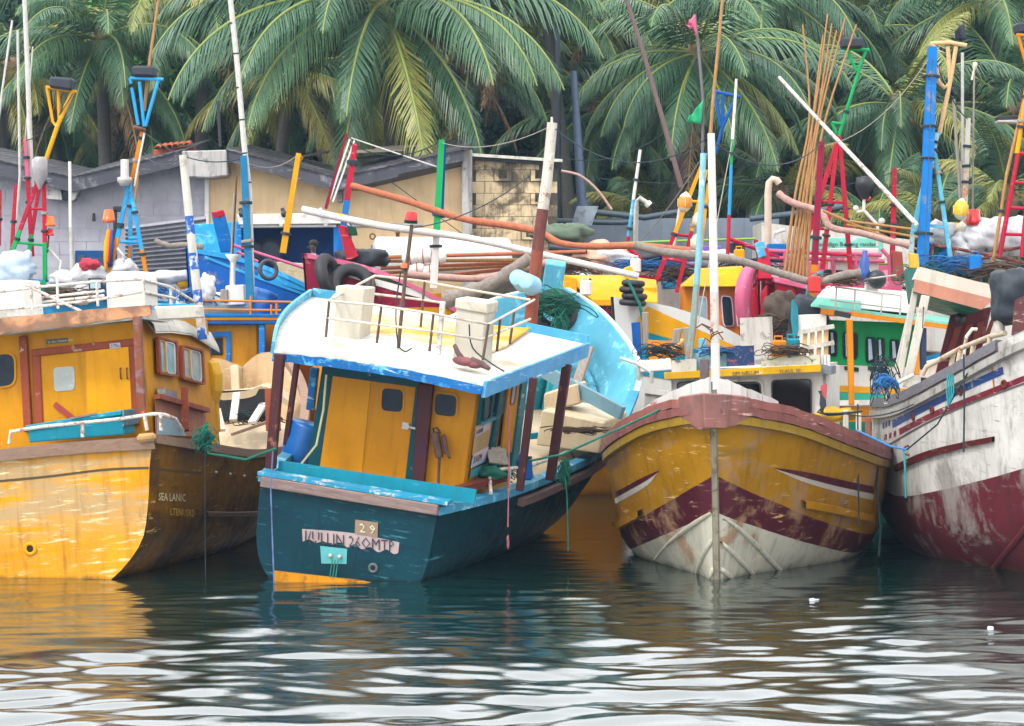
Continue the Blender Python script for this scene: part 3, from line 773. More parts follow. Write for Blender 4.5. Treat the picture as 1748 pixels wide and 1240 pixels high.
panel(bx, 1, .12, [(48, 732), (208, 708), (212, 742), (50, 756)], .55, M_turq, 'box_body', bx, .01)
panel(bx, 1, .08, [(42, 727), (208, 700), (209, 709), (43, 735)], .62, M_turq, 'box_lid', bx, .015)
panel(bx, 0, bx.ray(209, 700, 1, .08).x + .01, [(209, 700), (236, 706), (236, 722), (209, 728)], .02, clean('grey_blue_board', '#4f6a74', .6), 'box_end', bx)
panel(bx, 1, .07, [(120, 713), (165, 704), (165, 707), (122, 716)], -.02, M_oldwood, 'lid_patch', bx)
pipes(A, 1, -.04, [[(16, 758), (18, 737), (70, 729), (130, 723), (200, 716), (262, 707), (280, 708), (300, 716, .4), (312, 735, .9)],
                   [(140, 722), (141, 747)], [(247, 711), (251, 735)], [(274, 709), (275, 735)]], .028, M_whitem, 'stern_handrail')

# ============================================================ B in detail
B_must = paint('mustard_cabin_paint', '#cb880a', wear='#ab7010', wa=.3, wscale=1.4, scratch='#d8a850', sa=.1, dirt='#4a3208', da=.35, hscratch=False)
B_teal = paint('teal_trim_paint', '#0c4e58', wear='#0a3a46', wa=.3, sa=.15, dirt='#0a2028', da=.3, hscratch=False)
M_skyblue = paint('sky_blue_paint', '#4fa6cc', wear='#8fc6de', wa=.35, scratch='#d8ecf2', sa=.35, dirt='#3a5a68', da=.35)
M_fascia = paint('chipped_blue_fascia', '#1668ac', wear='#5fb0d8', wa=.45, wscale=5, scratch='#d8e8ee', sa=.45, dirt='#3a3a30', da=.4)
M_pmaroon = paint('maroon_post_paint', '#4f2a2c', wear='#3a2640', wa=.4, wscale=1.5, scratch='#8a5a50', sa=.3, dirt='#241416', da=.4, hscratch=False)
M_bowblue = paint('pale_blue_bow_paint', '#62b4cf', wear='#86c9da', wa=.3, scratch='#b8dfe6', sa=.25, dirt='#3f6a74', da=.3)
HB.inside(M_bowblue, M_cream, lambda y: .95 if y < 6.2 else 1.35, t0=0)
HB.rail(M_skyblue, .17, .12, 0, .62, dz=.05)
HB.rail(paint('white_bow_rail_paint', '#cfdde0', wear='#7fb8cc', wa=.3), .11, .07, .62, .985, dz=.03, name='bow_rail')
HB.rail(wood('brown_fender_timber', '#5c4440', '#7a5f58', (6, .8, 6)), .1, .12, .17, .5, out=.07, drop=.16, name='rubbing_strake', sides=(1,))
m = MB(); m.tube([Vector((0, r.y, r.z)) for r in HB.rows[-1]], .06, 6); m.build('stem', B_paint, B)
m = MB(); m.bar(B.at(935, 545, 46.9), B.at(949, 448, 46.5), .38, .3); m.build('stem_post', M_bowblue, B, .02)
zs_ = lambda t: min(2.35, HB.sheer(t).z - .75)
for sd in (1, -1):                                                            # teal lower lining of the bow under a ledge
    m = MB(); g = [[HB.inner(t, 1.2 + (zs_(t) - 1.2) * j / 5, sd) for t in [k / 44 for k in range(27, 42)]] for j in range(6)]
    m.grid(g, 0, True, sd > 0); m.grid(g, 0, True, sd < 0); lg = [p for p in g[-1]]
    o_ = m.build('bow_lining', paint('teal_bow_lining', '#2a98a0', wear='#5ab4b8', wa=.35, scratch='#a8d8d8', sa=.3, dirt='#6a5a34', da=.4), B)
    m = MB()
    for a, b in zip(lg, lg[1:]): m.bar(a, b, .12, .06)
    m.build('bow_ledge', M_bowblue, B)
for t in (.64, .68, .72, .76, .80, .84, .88):                                           # frames inside the bow bulwark
    for sd in (1, -1):
        m = MB(); a = HB.inner(t, zs_(t), sd); b = HB.inner(t, 1.25, sd); m.bar(a, b, .09, .12, up=(0, 1, 0)); m.build('bow_frame', M_bowblue, B)
for sd in ():
    m = MB()
    pts = [HB.sheer(.60 + .04 * i, sd, .13, -.45) for i in range(9)]
    for a, b in zip(pts, pts[1:]): m.bar(a, b, .05, .16)
    m.build('bow_stringer', M_bowblue, B)
m = MB(); m.bar(B.at(925, 632, 42.2), B.at(1062, 706, 41.0), .1, .22); m.build('cross_beam', paint('grey_blue_beam_paint', '#6f95a2', wear='#5a6a6c', wa=.4), B)
m = MB(); m.bar(B.at(1006, 592, 42.5), B.at(985, 655, 42.3), .16, .08); m.build('loose_plank', M_greywood, B)
m = MB(); m.bar(B.at(905, 745, 41), B.at(1052, 728, 42), .05, .1); m.build('deck_batten', M_turq, B)
# hatch and deck house on the foredeck
panel(B, 1, 6.6, [(925, 700), (1030, 722), (1022, 775), (915, 760)], 2.2, paint('cream_hatch_paint', '#d8c6a4', wear='#b09a74', wa=.3, wscale=3, scratch='#8a7450', sa=.3, dirt='#6a5436', da=.4), 'fish_hatch', B, .02)
panel(B, 1, 7.2, [(928, 672), (985, 655), (990, 690), (928, 705)], .8, M_cream, 'hatch_cover', B, .03)

yb, xr = 1.5, 1.33; zb, zt = .9, 3.05
xl = -1.09
m = MB()
for a, b in (((xl, yb), (xr, yb)), ((xr, yb), (xr, 4.4)), ((xr, 4.4), (xl, 4.4)), ((xl, 4.4), (xl, yb))):
    d = Vector((b[0] - a[0], b[1] - a[1], 0)).normalized(); nrm = Vector((d.y, -d.x, 0)) * -.05
    m.prism([Vector((*a, zb)), Vector((*b, zb)), Vector((*b, zt)), Vector((*a, zt))], nrm)
cabB = m.build('cabin', B_must, B)
yf = yb - .002
panel(B, 1, yf, [(553, 616), (572, 622), (546, 802), (526, 798)], -.05, B_teal, 'door_frame', cabB, .008)
panel(B, 1, yf, [(566, 612), (722, 640), (720, 662), (564, 641)], -.055, B_teal, 'door_frame', cabB, .008)
panel(B, 1, yf, [(712, 652), (726, 654), (708, 828), (692, 825)], -.05, B_teal, 'door_frame', cabB, .008)
dl = panel(B, 1, yf, [(566, 641), (634, 650), (618, 814), (545, 802)], -.035, paint('ochre_door_paint', '#d8920c', wear='#b87c14', wa=.3, sa=.08, da=.3, hscratch=False), 'door', cabB)
dr = panel(B, 1, yf, [(634, 650), (712, 661), (692, 824), (618, 814)], -.022, B_must, 'door', cabB)
window(B, 1, yf - .023, [(653, 662), (689, 666), (687, 704), (651, 701)], -1, B_must, M_glass, dr, 3, k=.25, proud=.015)
window(B, 1, yf, [(744, 671), (780, 676), (778, 712), (742, 708)], -1, B_must, M_glass, cabB, 3.5, k=.25, proud=.02)
panel(B, 1, yf - .04, [(716, 654), (742, 657), (726, 830), (706, 828)], -.1, M_pmaroon, 'corner_post', cabB, .012)
m = MB(); a, b = B.ray(690, 727, 1, yf - .06), B.ray(714, 733, 1, yf - .06); m.bar(a, b, .035, .03); m.box(a + Vector((.02, 0, 0)), (.1, .03, .1), 0); m.build('latch', M_steel, dr)
# side wall: teal upper part with windows, sliding door, stripes, number boards
xf = xr + .052
panel(B, 0, xr + .002, [(821, 655), (893, 632), (884, 690), (812, 728)], .05, B_teal, 'upper_wall', cabB)
for q in ([(828, 672), (838, 667), (834, 712), (824, 717)], [(842, 662), (851, 657), (846, 702), (837, 708)]):
    window(B, 0, xf, q, 1, B_teal, M_glass, cabB, 2.0, k=.2, proud=.03)
panel(B, 0, xf, [(822, 720), (847, 708), (847, 713), (821, 725)], .05, clean('teal_sill', '#2f7f8c', .5), 'window_sill', cabB)
dd = panel(B, 0, xf, [(868, 640), (886, 634), (872, 770), (852, 780)], .03, B_must, 'side_door', cabB)
window(B, 0, xf + .031, [(876, 652), (882, 649), (877, 688), (871, 692)], 1, M_brick, M_glassl, dd, 1.4, k=.35, proud=.015)
panel(B, 0, xf, [(851, 655), (858, 652), (838, 785), (828, 790)], .05, B_teal, 'door_post', cabB)
panel(B, 0, xf, [(888, 632), (897, 628), (878, 800), (866, 806)], .06, paint('teal_light_trim', '#15717c', wa=.2), 'door_post', cabB)
for q, mt in (([(806, 783), (876, 752), (873, 768), (804, 799)], clean('pale_blue_stripe', '#6fb0c8', .5)), ([(804, 803), (872, 772), (870, 786), (803, 816)], clean('teal_stripe', '#2a7f8a', .5)),
              ([(812, 728), (848, 714), (840, 762), (806, 778)], paint('buff_wall_paint', '#b49468', wa=.3, sa=.1, da=.3)),):
    panel(B, 0, xf - .001, q, .008, mt, 'wall_stripe', cabB)
for txt, q, sz in (('B-30AFIN', [(813, 733), (836, 720), (835, 732), (812, 746)], .1), ('2UASPM', [(808, 776), (838, 760), (836, 778), (806, 796)], .15)):
    sb = panel(B, 0, xf + .008, q, .008, clean('lilac_board', '#b3a3ac', .6), 'number_board', cabB)
    lettering(txt, B.ray(q[3][0] + 1, q[3][1] - 4, 0, xf + .018), (0, 1, 0), (0, 0, 1), sz, M_letter_k, sb, .001)
m = MB(); m.bar(B.ray(846, 765, 0, xf + .1), B.ray(852, 792, 0, xf + .25), .3, .02); m.build('loose_board', M_greywood, B)
# roof
ya, yd = .45, 4.9
cr = [B.ray(468, 598, 1, ya), B.ray(825, 655, 1, ya), B.ray(1002, 588, 1, yd), B.ray(532, 507, 1, yd)]
ctr = sum(cr, Vector()) / 4
m = MB(); n = 8; rows = []
for j in range(n + 1):
    a = cr[0].lerp(cr[3], j / n); b = cr[1].lerp(cr[2], j / n); bow_ = .16 * math.sin(PI * j / n)
    rows.append([a.lerp(b, i / n) + Vector((-bow_ * (1 - i / n), 0, .06 * math.sin(PI * i / n))) for i in range(n + 1)])
m.grid(rows, 0, True); m.grid([[p - Vector((0, 0, .07)) for p in g] for g in rows[::-1]], 0, True)
for g in (rows[0], [r[-1] for r in rows], rows[-1][::-1], [r[0] for r in rows][::-1]): m.grid([[p - Vector((0, 0, .07)) for p in g], g], 0, False)
roofB = m.build('roof', M_roofwhite, B)
def edge(pts, up, dn, th, mat, name, amp=0, seed=1, k=22):
    c = curve(pts, k) if len(pts) > 2 else [pts[0].lerp(pts[1], i / k) for i in range(k + 1)]
    m = MB(); d = (c[-1] - c[0]).normalized(); nr = Vector((d.y, -d.x, 0)).normalized() * th; Z = Vector((0, 0, 1))
    t = [p + Z * (up + amp * .5 * noise.noise(Vector((i * .9, seed, 2)))) for i, p in enumerate(c)]
    l = [p - Z * (dn + amp * noise.noise(Vector((i * .7, seed, 0)))) for i, p in enumerate(c)]
    m.grid([t, l], 0, False); m.grid([[p + nr for p in t], t], 0, False); m.grid([[p + nr for p in l], [p + nr for p in t]], 0, False); m.grid([l, [p + nr for p in l]], 0, False)
    for q in (0, -1): m.add([t[q], t[q] + nr, l[q] + nr, l[q]], [(0, 1, 2, 3)])
    return m.build(name, mat, roofB)
edge(rows[0], -.035, .16, .04, M_fascia, 'fascia', .03)
edge([r[-1] for r in rows], .03, .2, .05, paint('pale_blue_board_paint', '#5aa2d2', wear='#2f7fc0', wa=.45, wscale=1.6, scratch='#cfe2ea', sa=.35, dirt='#4a5a60', da=.4), 'side_fascia', .01, 3)
edge([r[0] for r in rows][::-1], .12, .05, .05, M_skyblue, 'side_fascia', .01, 4)
edge([rows[-1][8], rows[-1][6]], .14, .02, .06, M_skyblue, 'back_board')
edge([rows[-1][1], rows[-1][0]], .14, .02, .06, M_skyblue, 'back_board')
def up_post(T, a, b, yv, w, mat, name='roof_post'):
    m = MB(); m.bar(T.ray(a[0], a[1], 1, yv), T.ray(b[0], b[1], 1, yv), w, w * .9); return m.build(name, mat, T, .01)
up_post(B, (478, 604), (462, 800), .35, .14, M_pmaroon)
up_post(B, (508, 612), (488, 760), 2.2, .085, M_pmaroon)
up_post(B, (911, 645), (887, 838), 1.9, .11, M_pmaroon)
up_post(B, (968, 622), (939, 820), 3.9, .14, M_pmaroon)
up_post(B, (538, 628), (530, 700), 3.0, .12, M_fascia)
panel_q = [(628, 543), (700, 546), (765, 556), (903, 567), (862, 597), (826, 611), (742, 594), (622, 573)]
zq = [ctr + (B.ray_pl(x, y, ctr, (cr[1] - cr[0]).cross(cr[3] - cr[0])) - ctr) for x, y in panel_q]
m = MB(); m.prism([p + Vector((0, 0, .03)) for p in zq], (0, 0, .035)); m.build('painted_roof_panel', paint('worn_yellow_roof_paint', '#e0a010', wear='#d6c294', wa=.75, wscale=.8, scratch='#e8dcc0', sa=.4, dirt='#7a5a20', da=.3), roofB)
for i, pts in enumerate(([(683, 470), (675, 530), (678, 590), (690, 606), (702, 600)], [(800, 560), (806, 600), (840, 628), (860, 640)], [(580, 598), (560, 604), (552, 592), (572, 586)])):
    m = MB(); m.tube([p + Vector((0, 0, .05)) for p in curve([B.ray(x, y, 1, 1.4 + .1 * i) for x, y in pts], 12)], .011, 5); m.build('roof_cable', M_dkrope if i != 2 else M_cream, roofB)
# cabinets, tube rails, lamp pole, mast, bundle on the roof
lockB = paint('off_white_locker', '#cdc6b6', wear='#a0947e', wa=.15, sa=.1, dirt='#5a5040', da=.3, vary=.08)
L1 = panel(B, 1, 1.9, [(573, 488), (624, 492), (611, 606), (566, 600)], .55, lockB, 'roof_locker', B, .02)
L2 = panel(B, 1, 1.5, [(779, 524), (829, 534), (822, 640), (772, 630)], .6, lockB, 'roof_locker', B, .02)
panel(B, 1, 1.46, [(777, 509), (833, 517), (831, 537), (776, 527)], .68, lockB, 'locker_lid', L2, .02)
rb = clean('pale_rusty_tube', '#c9bfb0', .5, .3, .2); rk = clean('dark_rusty_tube', '#5a4638', .7, .4, .3)
pipes(B, 1, 1.2, [[(560, 514), (640, 521), (740, 536), (834, 554), (905, 516, 4), (912, 512, 4.4)], [(557, 543), (650, 555), (740, 566), (822, 580), (905, 545, 4)],
                  [(563, 514), (573, 503, 2.6)]], .02, rb, 'roof_rail')
pipes(B, 1, 3.6, [[(560, 514, 1.2), (640, 471), (720, 480), (800, 495), (905, 512)], [(638, 502), (720, 512), (760, 518)], [(610, 487), (640, 471)]], .02, rb, 'roof_rail')
for ln in ([(562, 513), (556, 576)], [(651, 523), (643, 586)], [(740, 536), (733, 600)], [(834, 553), (824, 615)], [(854, 545, 2), (848, 600, 2)], [(878, 530, 3), (870, 588, 3)],
                  [(638, 471, 3.6), (634, 530, 3.6)], [(725, 480, 3.6), (718, 558, 3.6)]): pipes(B, 1, 1.2, [ln], .021, rk, 'rail_post')
up_post(B, (756, 515), (748, 606), 1.3, .075, M_whitem, 'rail_post')
pipes(B, 1, 1.6, [[(703, 384), (692, 470), (683, 560), (680, 595)]], .03, rk, 'lamp_pole')
def beacon(T, px, py, yv, s, mat, parent=None, world_ax=(0, 0, 1)):
    c = T.ray(px, py, 1, yv); m = MB()
    m.lathe([(.0, s), (.8 * s, .95 * s), (s * .95, .7 * s), (s, -.5 * s)], c, world_ax, 14); o = m.build('beacon_lamp', mat, parent or T)
    m = MB(); m.lathe([(1.1 * s, -.5 * s), (1.1 * s, -1.0 * s), (.8 * s, -1.05 * s), (0, -1.05 * s)], c, world_ax, 14); m.build('lamp_base', M_black, o)
beacon(B, 702, 371, 1.6, .09, M_redlamp, world_ax=(-.08, 0, 1)); beacon(B, 690, 455, 1.55, .05, M_orlamp, world_ax=(-.08, 0, 1))
mast(B, [(943, 210), (935, 300), (921, 400), (913, 470), (905, 562)], 39.6, (.085, .11),
     [(paint('chipped_white_mast', '#cfc8bc', wear='#7a4a34', wa=.3, wscale=6, sa=.5, dirt='#4a2a20', da=.5, hscratch=False), 0, .42), (wood('rotten_dark_timber', '#3a1c16', '#6a2e22', (5, 5, 1)), .42, .62),
      (wood('rust_brown_timber', '#8a3c1e', '#5e2a1a', (5, 5, 1)), .62, 1)], name='mast', n=7)
mast(B, [(942, 200), (942, 215)], 39.6, (.02, .02), [(M_dirtywhite, 0, 1)], name='mast_tip')
bd = Thing('life_jacket', 'faded maroon life jacket bundle lying on white roof', 'life jacket', B.M)
m = MB(); c = bd.ray(792, 617, 1, 1.0)
m.ball(c, .16, 0, 14, 8, (1.1, .8, .42)); m.ball(c + Vector((.15, 0, -.02)), .1, 0, 10, 7, (1.2, 1, .6)); m.build('body', clean('faded_maroon_cloth', '#7a4548', .9, .3, .5), bd)
m = MB(); m.tube([c + Vector((.1, 0, .03)), c + Vector((.28, -.02, 0)), c + Vector((.4, -.05, -.04))], [.06, .05, .03], 8); m.tube([c, c + Vector((-.12, .05, .1)), c + Vector((-.2, .1, .2))], [.05, .04, .03], 8)
m.build('strap', clean('brown_cloth', '#5a4240', .9, .3, .5), bd)
# transom fittings
m = MB()
m.bar(B.ray(446, 822, 1, -.06), B.ray(748, 871, 1, -.06), .1, .15, up=(0, 0, 1)); m.build('stern_rail', wood('worn_timber_rail', '#5a4844', '#84706a', (.8, 6, 6)), B, .012)
m = MB(); m.bar(B.ray(446, 806, 1, .1), B.ray(768, 858, 1, .1), .34, .05); m.build('stern_cap', paint('peeling_turquoise_cap', '#2a93b8', wear='#c8c0b8', wa=.4, wscale=5, scratch='#e0e0e0', sa=.5, da=.4), B)
m = MB(); m.bar(B.ray(476, 798, 1, .45), B.ray(812, 848, 1, .45), .06, .2); m.build('stern_plank', M_turq, B)
m = MB(); m.box((0, .1, 1.03), (2.45, .05, .42)); m.build('transom_lining', M_skyblue, B)
pl = HB.decal([([(516, 903), (600, 910), (682, 926)], [(517, 925), (528, 921), (540, 927), (552, 924), (566, 930), (580, 926), (594, 935), (606, 929), (618, 938), (632, 934), (646, 943), (660, 938), (672, 946), (680, 944)])], paint('pinkish_scraped_plate', '#b8a4a4', wear='#9a8888', wa=.3, sa=.2, da=.3), 'name_plate', 40, 3, .008)
hull_text(HB, 'I(ULLIN 26OMTP', 520, 924, 154, 19, M_letter_k, 'lettering', dy=18)
HB.decal([([(607, 887), (646, 892)], [(606, 911), (645, 918)])], clean('brown_number_plate', '#8a7560', .7, .2), 'number_plate', 4, 2, .016)
hull_text(HB, '2 9', 614, 908, 27, 15, M_letter_w, 'lettering', dy=4)
HB.decal([([(547, 932), (593, 937)], [(549, 962), (592, 963)])], paint('pale_teal_patch', '#5fb4b8', wear='#3f949c', wa=.3, sa=.2, da=.2), 'rudder_plate', 4, 2, .012)
for px, py in ((565, 948), (581, 950)):
    p, n_ = HB.on(px, py, .02); m = MB(); m.lathe([(.03, 0), (.03, .03), (.012, .035), (0, .03)], p, n_, 10); m.build('eye_bolt', M_steel, B)
p, n_ = HB.on(637, 970); m = MB(); m.torus(p, .055, .022, n_, 16, 8); m.build('exhaust_ring', clean('worn_bronze', '#4a5a58', .5), B)
m = MB(); m.lathe([(.045, .006), (0, .006)], p, n_, 12); m.build('exhaust_hole', M_navy, B)
m = MB(); m.hexa([B.at(468, 975, 34.7), B.at(640, 995, 34.6), B.at(640, 1012, 34.6), B.at(468, 1020, 34.7)], [B.at(468, 974, 34.9), B.at(640, 993, 34.9), B.at(640, 1012, 34.9), B.at(468, 1020, 34.9)])
m.build('rudder_board', paint('yellow_rudder_paint', '#d18a10', wear='#6a4a18', wa=.4, wscale=4, sa=.3, dirt='#3a2a10', da=.5), B)
for dx in (-5, 0, 5):
    rope('steering_line', [B.M @ HB.on(574 + dx, 955, .05)[0], P(568 + dx, 985, 34.75), P(566 + dx * 1.5, 1003, 34.7)], .008, M_greenrope, parent=B)
# side tube rail
pipes(B, 0, 1.78, [[(832, 804, 1.5), (870, 800), (905, 796), (940, 783), (972, 770), (985, 790)], [(870, 800), (868, 838)], [(905, 797), (913, 830)], [(835, 804, 1.5), (838, 842, 1.7)]], .028, M_whitem, 'side_rail')
m = MB(); m.bar(B.ray(775, 838, 1, .9), B.ray(862, 815, 1, 2.4), .12, .1); m.build('deck_beam', M_redbrown, B)
# ============================================================ C in detail (its own +y points to the camera, +x to the picture's left)
M_pink = paint('pinkish_gunwale_paint', '#9c625a', wear='#7a4c4a', wa=.35, wscale=3, scratch='#c9a090', sa=.5, dirt='#3c2622', da=.5)
M_pink2 = paint('faded_pink_block', '#96665f', wear='#6e5250', wa=.5, wscale=3, scratch='#c0a098', sa=.3, dirt='#33302e', da=.6)
M_ylw = paint('old_yellow_strake', '#9a7a24', wear='#8a744c', wa=.4, scratch='#c0a060', sa=.3, dirt='#3a3018', da=.5)
M_rustwhite = paint('white_boards_with_rust', '#d3d0cc', wear='#9a4a26', wa=.28, wscale=2.0, scratch='#b8b0aa', sa=.2, dirt='#6a3a20', da=.5, hscratch=False)
HC_.inside(M_pink, M_dirtywhite, lambda y: 1.1 if y < 9 else 1.4)
HC_.rail(M_pink, .2, .12, 0, .985, dz=.04, jit=.03)
HC_.rail(paint('dusky_pink_strake', '#8a5650', wear='#6a4442', wa=.4, wscale=4, scratch='#c8a898', sa=.6, dirt='#30201e', da=.6), .1, .12, 0, .985, out=.06, drop=.085, name='rubbing_strake', jit=.02)
HC_.rail(M_ylw, .08, .12, 0, .985, out=.035, drop=.215, name='lower_strake')
for sd, t0, t1 in ((1, .60, .965), (-1, .72, .965)):                         # white boards standing on the gunwale round the bow
    for i in range(4):
        a, b = t0 + (t1 - t0) * i / 4 + .002, t0 + (t1 - t0) * (i + 1) / 4
        m = MB(); g = []
        for k in range(5):
            t = a + (b - a) * k / 4; h = (.1 + .2 * (t - t0) / (t1 - t0)) * (1 + .12 * noise.noise(Vector((t * 30, sd, 0))))
            p = HC_.sheer(t, sd, .1); q = HC_.sheer(t, sd, .15); z = Vector((0, 0, h))
            g.append([p, p + z, q + z, q])
        m.grid(g, 0, False, sd < 0); m.add(g[0] + g[-1], [(0, 1, 2, 3), (7, 6, 5, 4)]); m.build('bulwark_board', M_rustwhite, C)
# stem head block, stem strip, bitt
m = MB(); tx = lambda x: min((k / 400 for k in range(240, 401)), key=lambda t: abs(HC_.sheer(t).x - x))
sh = [HC_.sheer(t, sd, -.1, .07) for sd, t in ((1, tx(.46)), (1, tx(.3)), (1, tx(.15)), (1, 1), (-1, tx(.15)), (-1, tx(.3)), (-1, tx(.46)))]
sh[3].y += .06
lo = [p - Vector((0, 0, .5 if i_ in (2, 3, 4) else .4)) + Vector((-p.x * .12, -.05, 0)) for i_, p in enumerate(sh)]
n = len(sh); m.add(sh + lo, [tuple(range(n)), tuple(range(n, 2 * n))[::-1]] + [(i, i + n, (i + 1) % n + n, (i + 1) % n) for i in range(n)]); m.build('stem_head', M_pink2, C, .02)
st = [Vector((0, r.y + .03, r.z)) for r in HC_.rows[-1]]
m = MB(); g = [[p + Vector((-.055, -.05, 0)), p + Vector((-.035, .02, 0)), p + Vector((.035, .02, 0)), p + Vector((.055, -.05, 0))] for p in st]
m.grid(g, 0, False); m.build('stem_strip', paint('grey_stem_paint', '#86806e', wear='#4a4438', wa=.5, wscale=5, sa=.3, da=.6, hscratch=False), C)
m = MB(); m.bar(C.at(1203, 690, 35.3), C.at(1203, 614, 35.4), .125, .13); m.build('bow_bitt', wood('charred_bitt_timber', '#3a3234', '#5a4a4a', (5, 5, 1)), C, .012)
# spray strakes on the white bottom
for pts in ([(1093, 984), (1112, 962), (1142, 927), (1180, 898), (1214, 876)], [(1222, 879), (1255, 898), (1290, 930), (1318, 960), (1343, 985)],
            [(1186, 986), (1195, 962), (1205, 940), (1217, 921)], [(1224, 920), (1244, 938), (1268, 962), (1290, 986)],
            [(1211, 988), (1216, 976), (1221, 966)], [(1224, 966), (1236, 976), (1250, 988)]):
    q = [HC_.on(x, y, .0)[0] for x, y in [tuple(p[:2]) for p in curve([(a, b, 0) for a, b in pts], 10)]]
    q = [p for p in q if p is not None]
    m = MB(); m.tube(q, [.016 + .026 * min(1, i / 4, (len(q) - 1 - i) / 2 + .3) for i in range(len(q))], 8); m.build('spray_strake', paint('bottom_white_paint', '#b9b7a6', wa=.2, sa=.2, da=.4), C)
M_chev = paint('maroon_stripe_paint', '#4f1a28', wear='#6a4040', wa=.15, sa=.2, da=.2); M_stw = paint('white_stripe_paint', '#bdb8ae', wear='#9a9484', wa=.2, sa=.2, da=.3)
for q_ in (([(1322, 799), (1370, 805), (1430, 818), (1492, 831)], [(1324, 801), (1370, 814), (1430, 830), (1491, 843)]),
           ([(1126, 803), (1100, 814), (1070, 830), (1038, 847)], [(1124, 806), (1104, 820), (1072, 838), (1040, 856)])): HC_.decal([q_], M_chev, 'side_arrow', 16, 2)
for q_ in (([(1324, 801), (1370, 815), (1430, 831), (1491, 844)], [(1324, 802), (1370, 822), (1430, 840), (1490, 854)]),
           ([(1126, 805), (1104, 821), (1072, 839), (1040, 857)], [(1122, 808), (1106, 828), (1074, 848), (1042, 865)])): HC_.decal([q_], M_stw, 'side_arrow', 16, 2)
M_fend = paint('yellow_fender_paint', '#b8810f', wear='#8a6a24', wa=.3, sa=.3, da=.45)
for q in ([(1368, 853), (1420, 862), (1484, 878)], [(1368, 864), (1420, 874), (1484, 890)]), ([(1048, 893), (1072, 881), (1097, 869)], [(1050, 905), (1074, 893), (1098, 879)]):
    HC_.decal([q], M_fend, 'fender_strake', 12, 2, .09, thick=.09)
hull_text(HC_, 'VICORY OSLEI', 1228, 778, 62, 8, clean('ghost_lettering', '#7d6a52', .6), dy=-8)
# cabin
yc = 7.6
def Cp(px, py, y=yc): return C.ray(px, py, 1, y)
xa, xb = Cp(1146, 648).x, Cp(1410, 640).x; zt = Cp(1278, 634).z + .05
m = MB()
for a, b in (((xb, yc), (xa, yc)), ((xa, yc), (xa, 4)), ((xa, 4), (xb, 4)), ((xb, 4), (xb, yc))):
    d = Vector((b[0] - a[0], b[1] - a[1], 0)).normalized(); nrm = Vector((-d.y, d.x, 0)) * -.05
    m.prism([Vector((*a, 1.1)), Vector((*b, 1.1)), Vector((*b, zt)), Vector((*a, zt))], nrm)
cabC = m.build('cabin', M_white, C)
for q in ([(1158, 655), (1204, 651), (1206, 692), (1158, 692)], [(1226, 657), (1296, 655), (1300, 694), (1226, 697)], [(1319, 651), (1383, 649), (1384, 708), (1320, 708)]):
    window(C, 1, yc + .055, q, 1, M_black, clean('black_window_glass', '#0d1214', .06, .1, .02), cabC, 2.5, k=.12, proud=.03)
window(C, 1, yc + .053, [(1222, 653), (1298, 651), (1303, 700), (1222, 700)], 1, M_dirtywhite, M_black, cabC, 3.5, name='window_surround', k=.16, proud=.02)
rc = panel(C, 1, yc + .35, [(1134, 636), (1402, 622), (1402, 635), (1135, 648)], .05, paint('yellow_roof_board', '#d2a410', wear='#2a3050', wa=.12, wscale=7, sa=.2, da=.3, hscratch=False), 'roof_edge', C, .006)
lettering('SIPI NELUM', C.ray(1250, 641.5, 1, yc + .405), (-1, 0, .06), (0, 0, 1), .085, clean('navy_lettering', '#26304c', .6), rc, .002)
lettering('YLAUL 20', C.ray(1330, 637.5, 1, yc + .405), (-1, 0, .06), (0, 0, 1), .08, clean('navy_lettering', ''), rc, .002)
a, b = C.ray(1134, 638, 1, yc + .35), C.ray(1402, 624, 1, yc + .35)
m = MB(); m.prism([a, b, Vector((b.x, 3.8, b.z)), Vector((a.x, 3.8, a.z))], (0, 0, -.08)); m.build('roof', M_dirtywhite, C)
panel(C, 1, yc + .3, [(1402, 622), (1419, 626), (1419, 640), (1402, 637)], -1.2, clean('slate_board', '#6d7480', .6), 'roof_side', C)
panel(C, 1, yc + .1, [(1148, 616), (1190, 612), (1190, 634), (1148, 637)], .1, paint('white_black_chipped', '#cfcabc', wear='#20242c', wa=.35, wscale=8, sa=.3, da=.4), 'roof_coaming', C)
panel(C, 1, yc, [(1178, 604), (1240, 598), (1241, 626), (1180, 630)], .06, paint('pale_blue_coaming', '#86b2bc', wear='#c8ccc4', wa=.3, wscale=6, sa=.2, dirt='#4a4440', da=.5), 'roof_coaming', C)
panel(C, 1, yc + .2, [(1240, 592), (1287, 590), (1288, 624), (1241, 626)], .05, paint('chipped_navy_board', '#24406a', wear='#b8603c', wa=.42, wscale=5, scratch='#d8d4cc', sa=.5, da=.2, hscratch=False), 'roof_board', C)
panel(C, 1, yc + .12, [(1300, 611), (1400, 606), (1400, 622), (1300, 626)], .08, paint('cream_black_chipped', '#cfcbb4', wear='#20242c', wa=.25, wscale=7, sa=.3, da=.4), 'roof_coaming', C)
q = [(1263, 543), (1313, 541), (1316, 611), (1264, 618)]
m = MB(); f = [C.ray(x, y, 1, 6.9) for x, y in q]; k = Vector((0, -.55, 0))
m.add(f + [p + k for p in f], [(0, 1, 2, 3), (1, 5, 6, 2), (4, 0, 3, 7), (5, 4, 7, 6)])
z0 = Vector((0, 0, -.18)); m.add([f[0], f[1], f[1] + k, f[0] + k, f[0] + z0, f[1] + z0, f[1] + k + z0, f[0] + k + z0], [(4, 5, 6, 7), (0, 4, 7, 3), (1, 2, 6, 5), (3, 7, 6, 2)])
m.build('roof_locker', paint('scuffed_white_locker', '#c4beb6', wear='#6a6660', wa=.25, wscale=5, scratch='#4a4844', sa=.3, da=.5, hscratch=False), C)
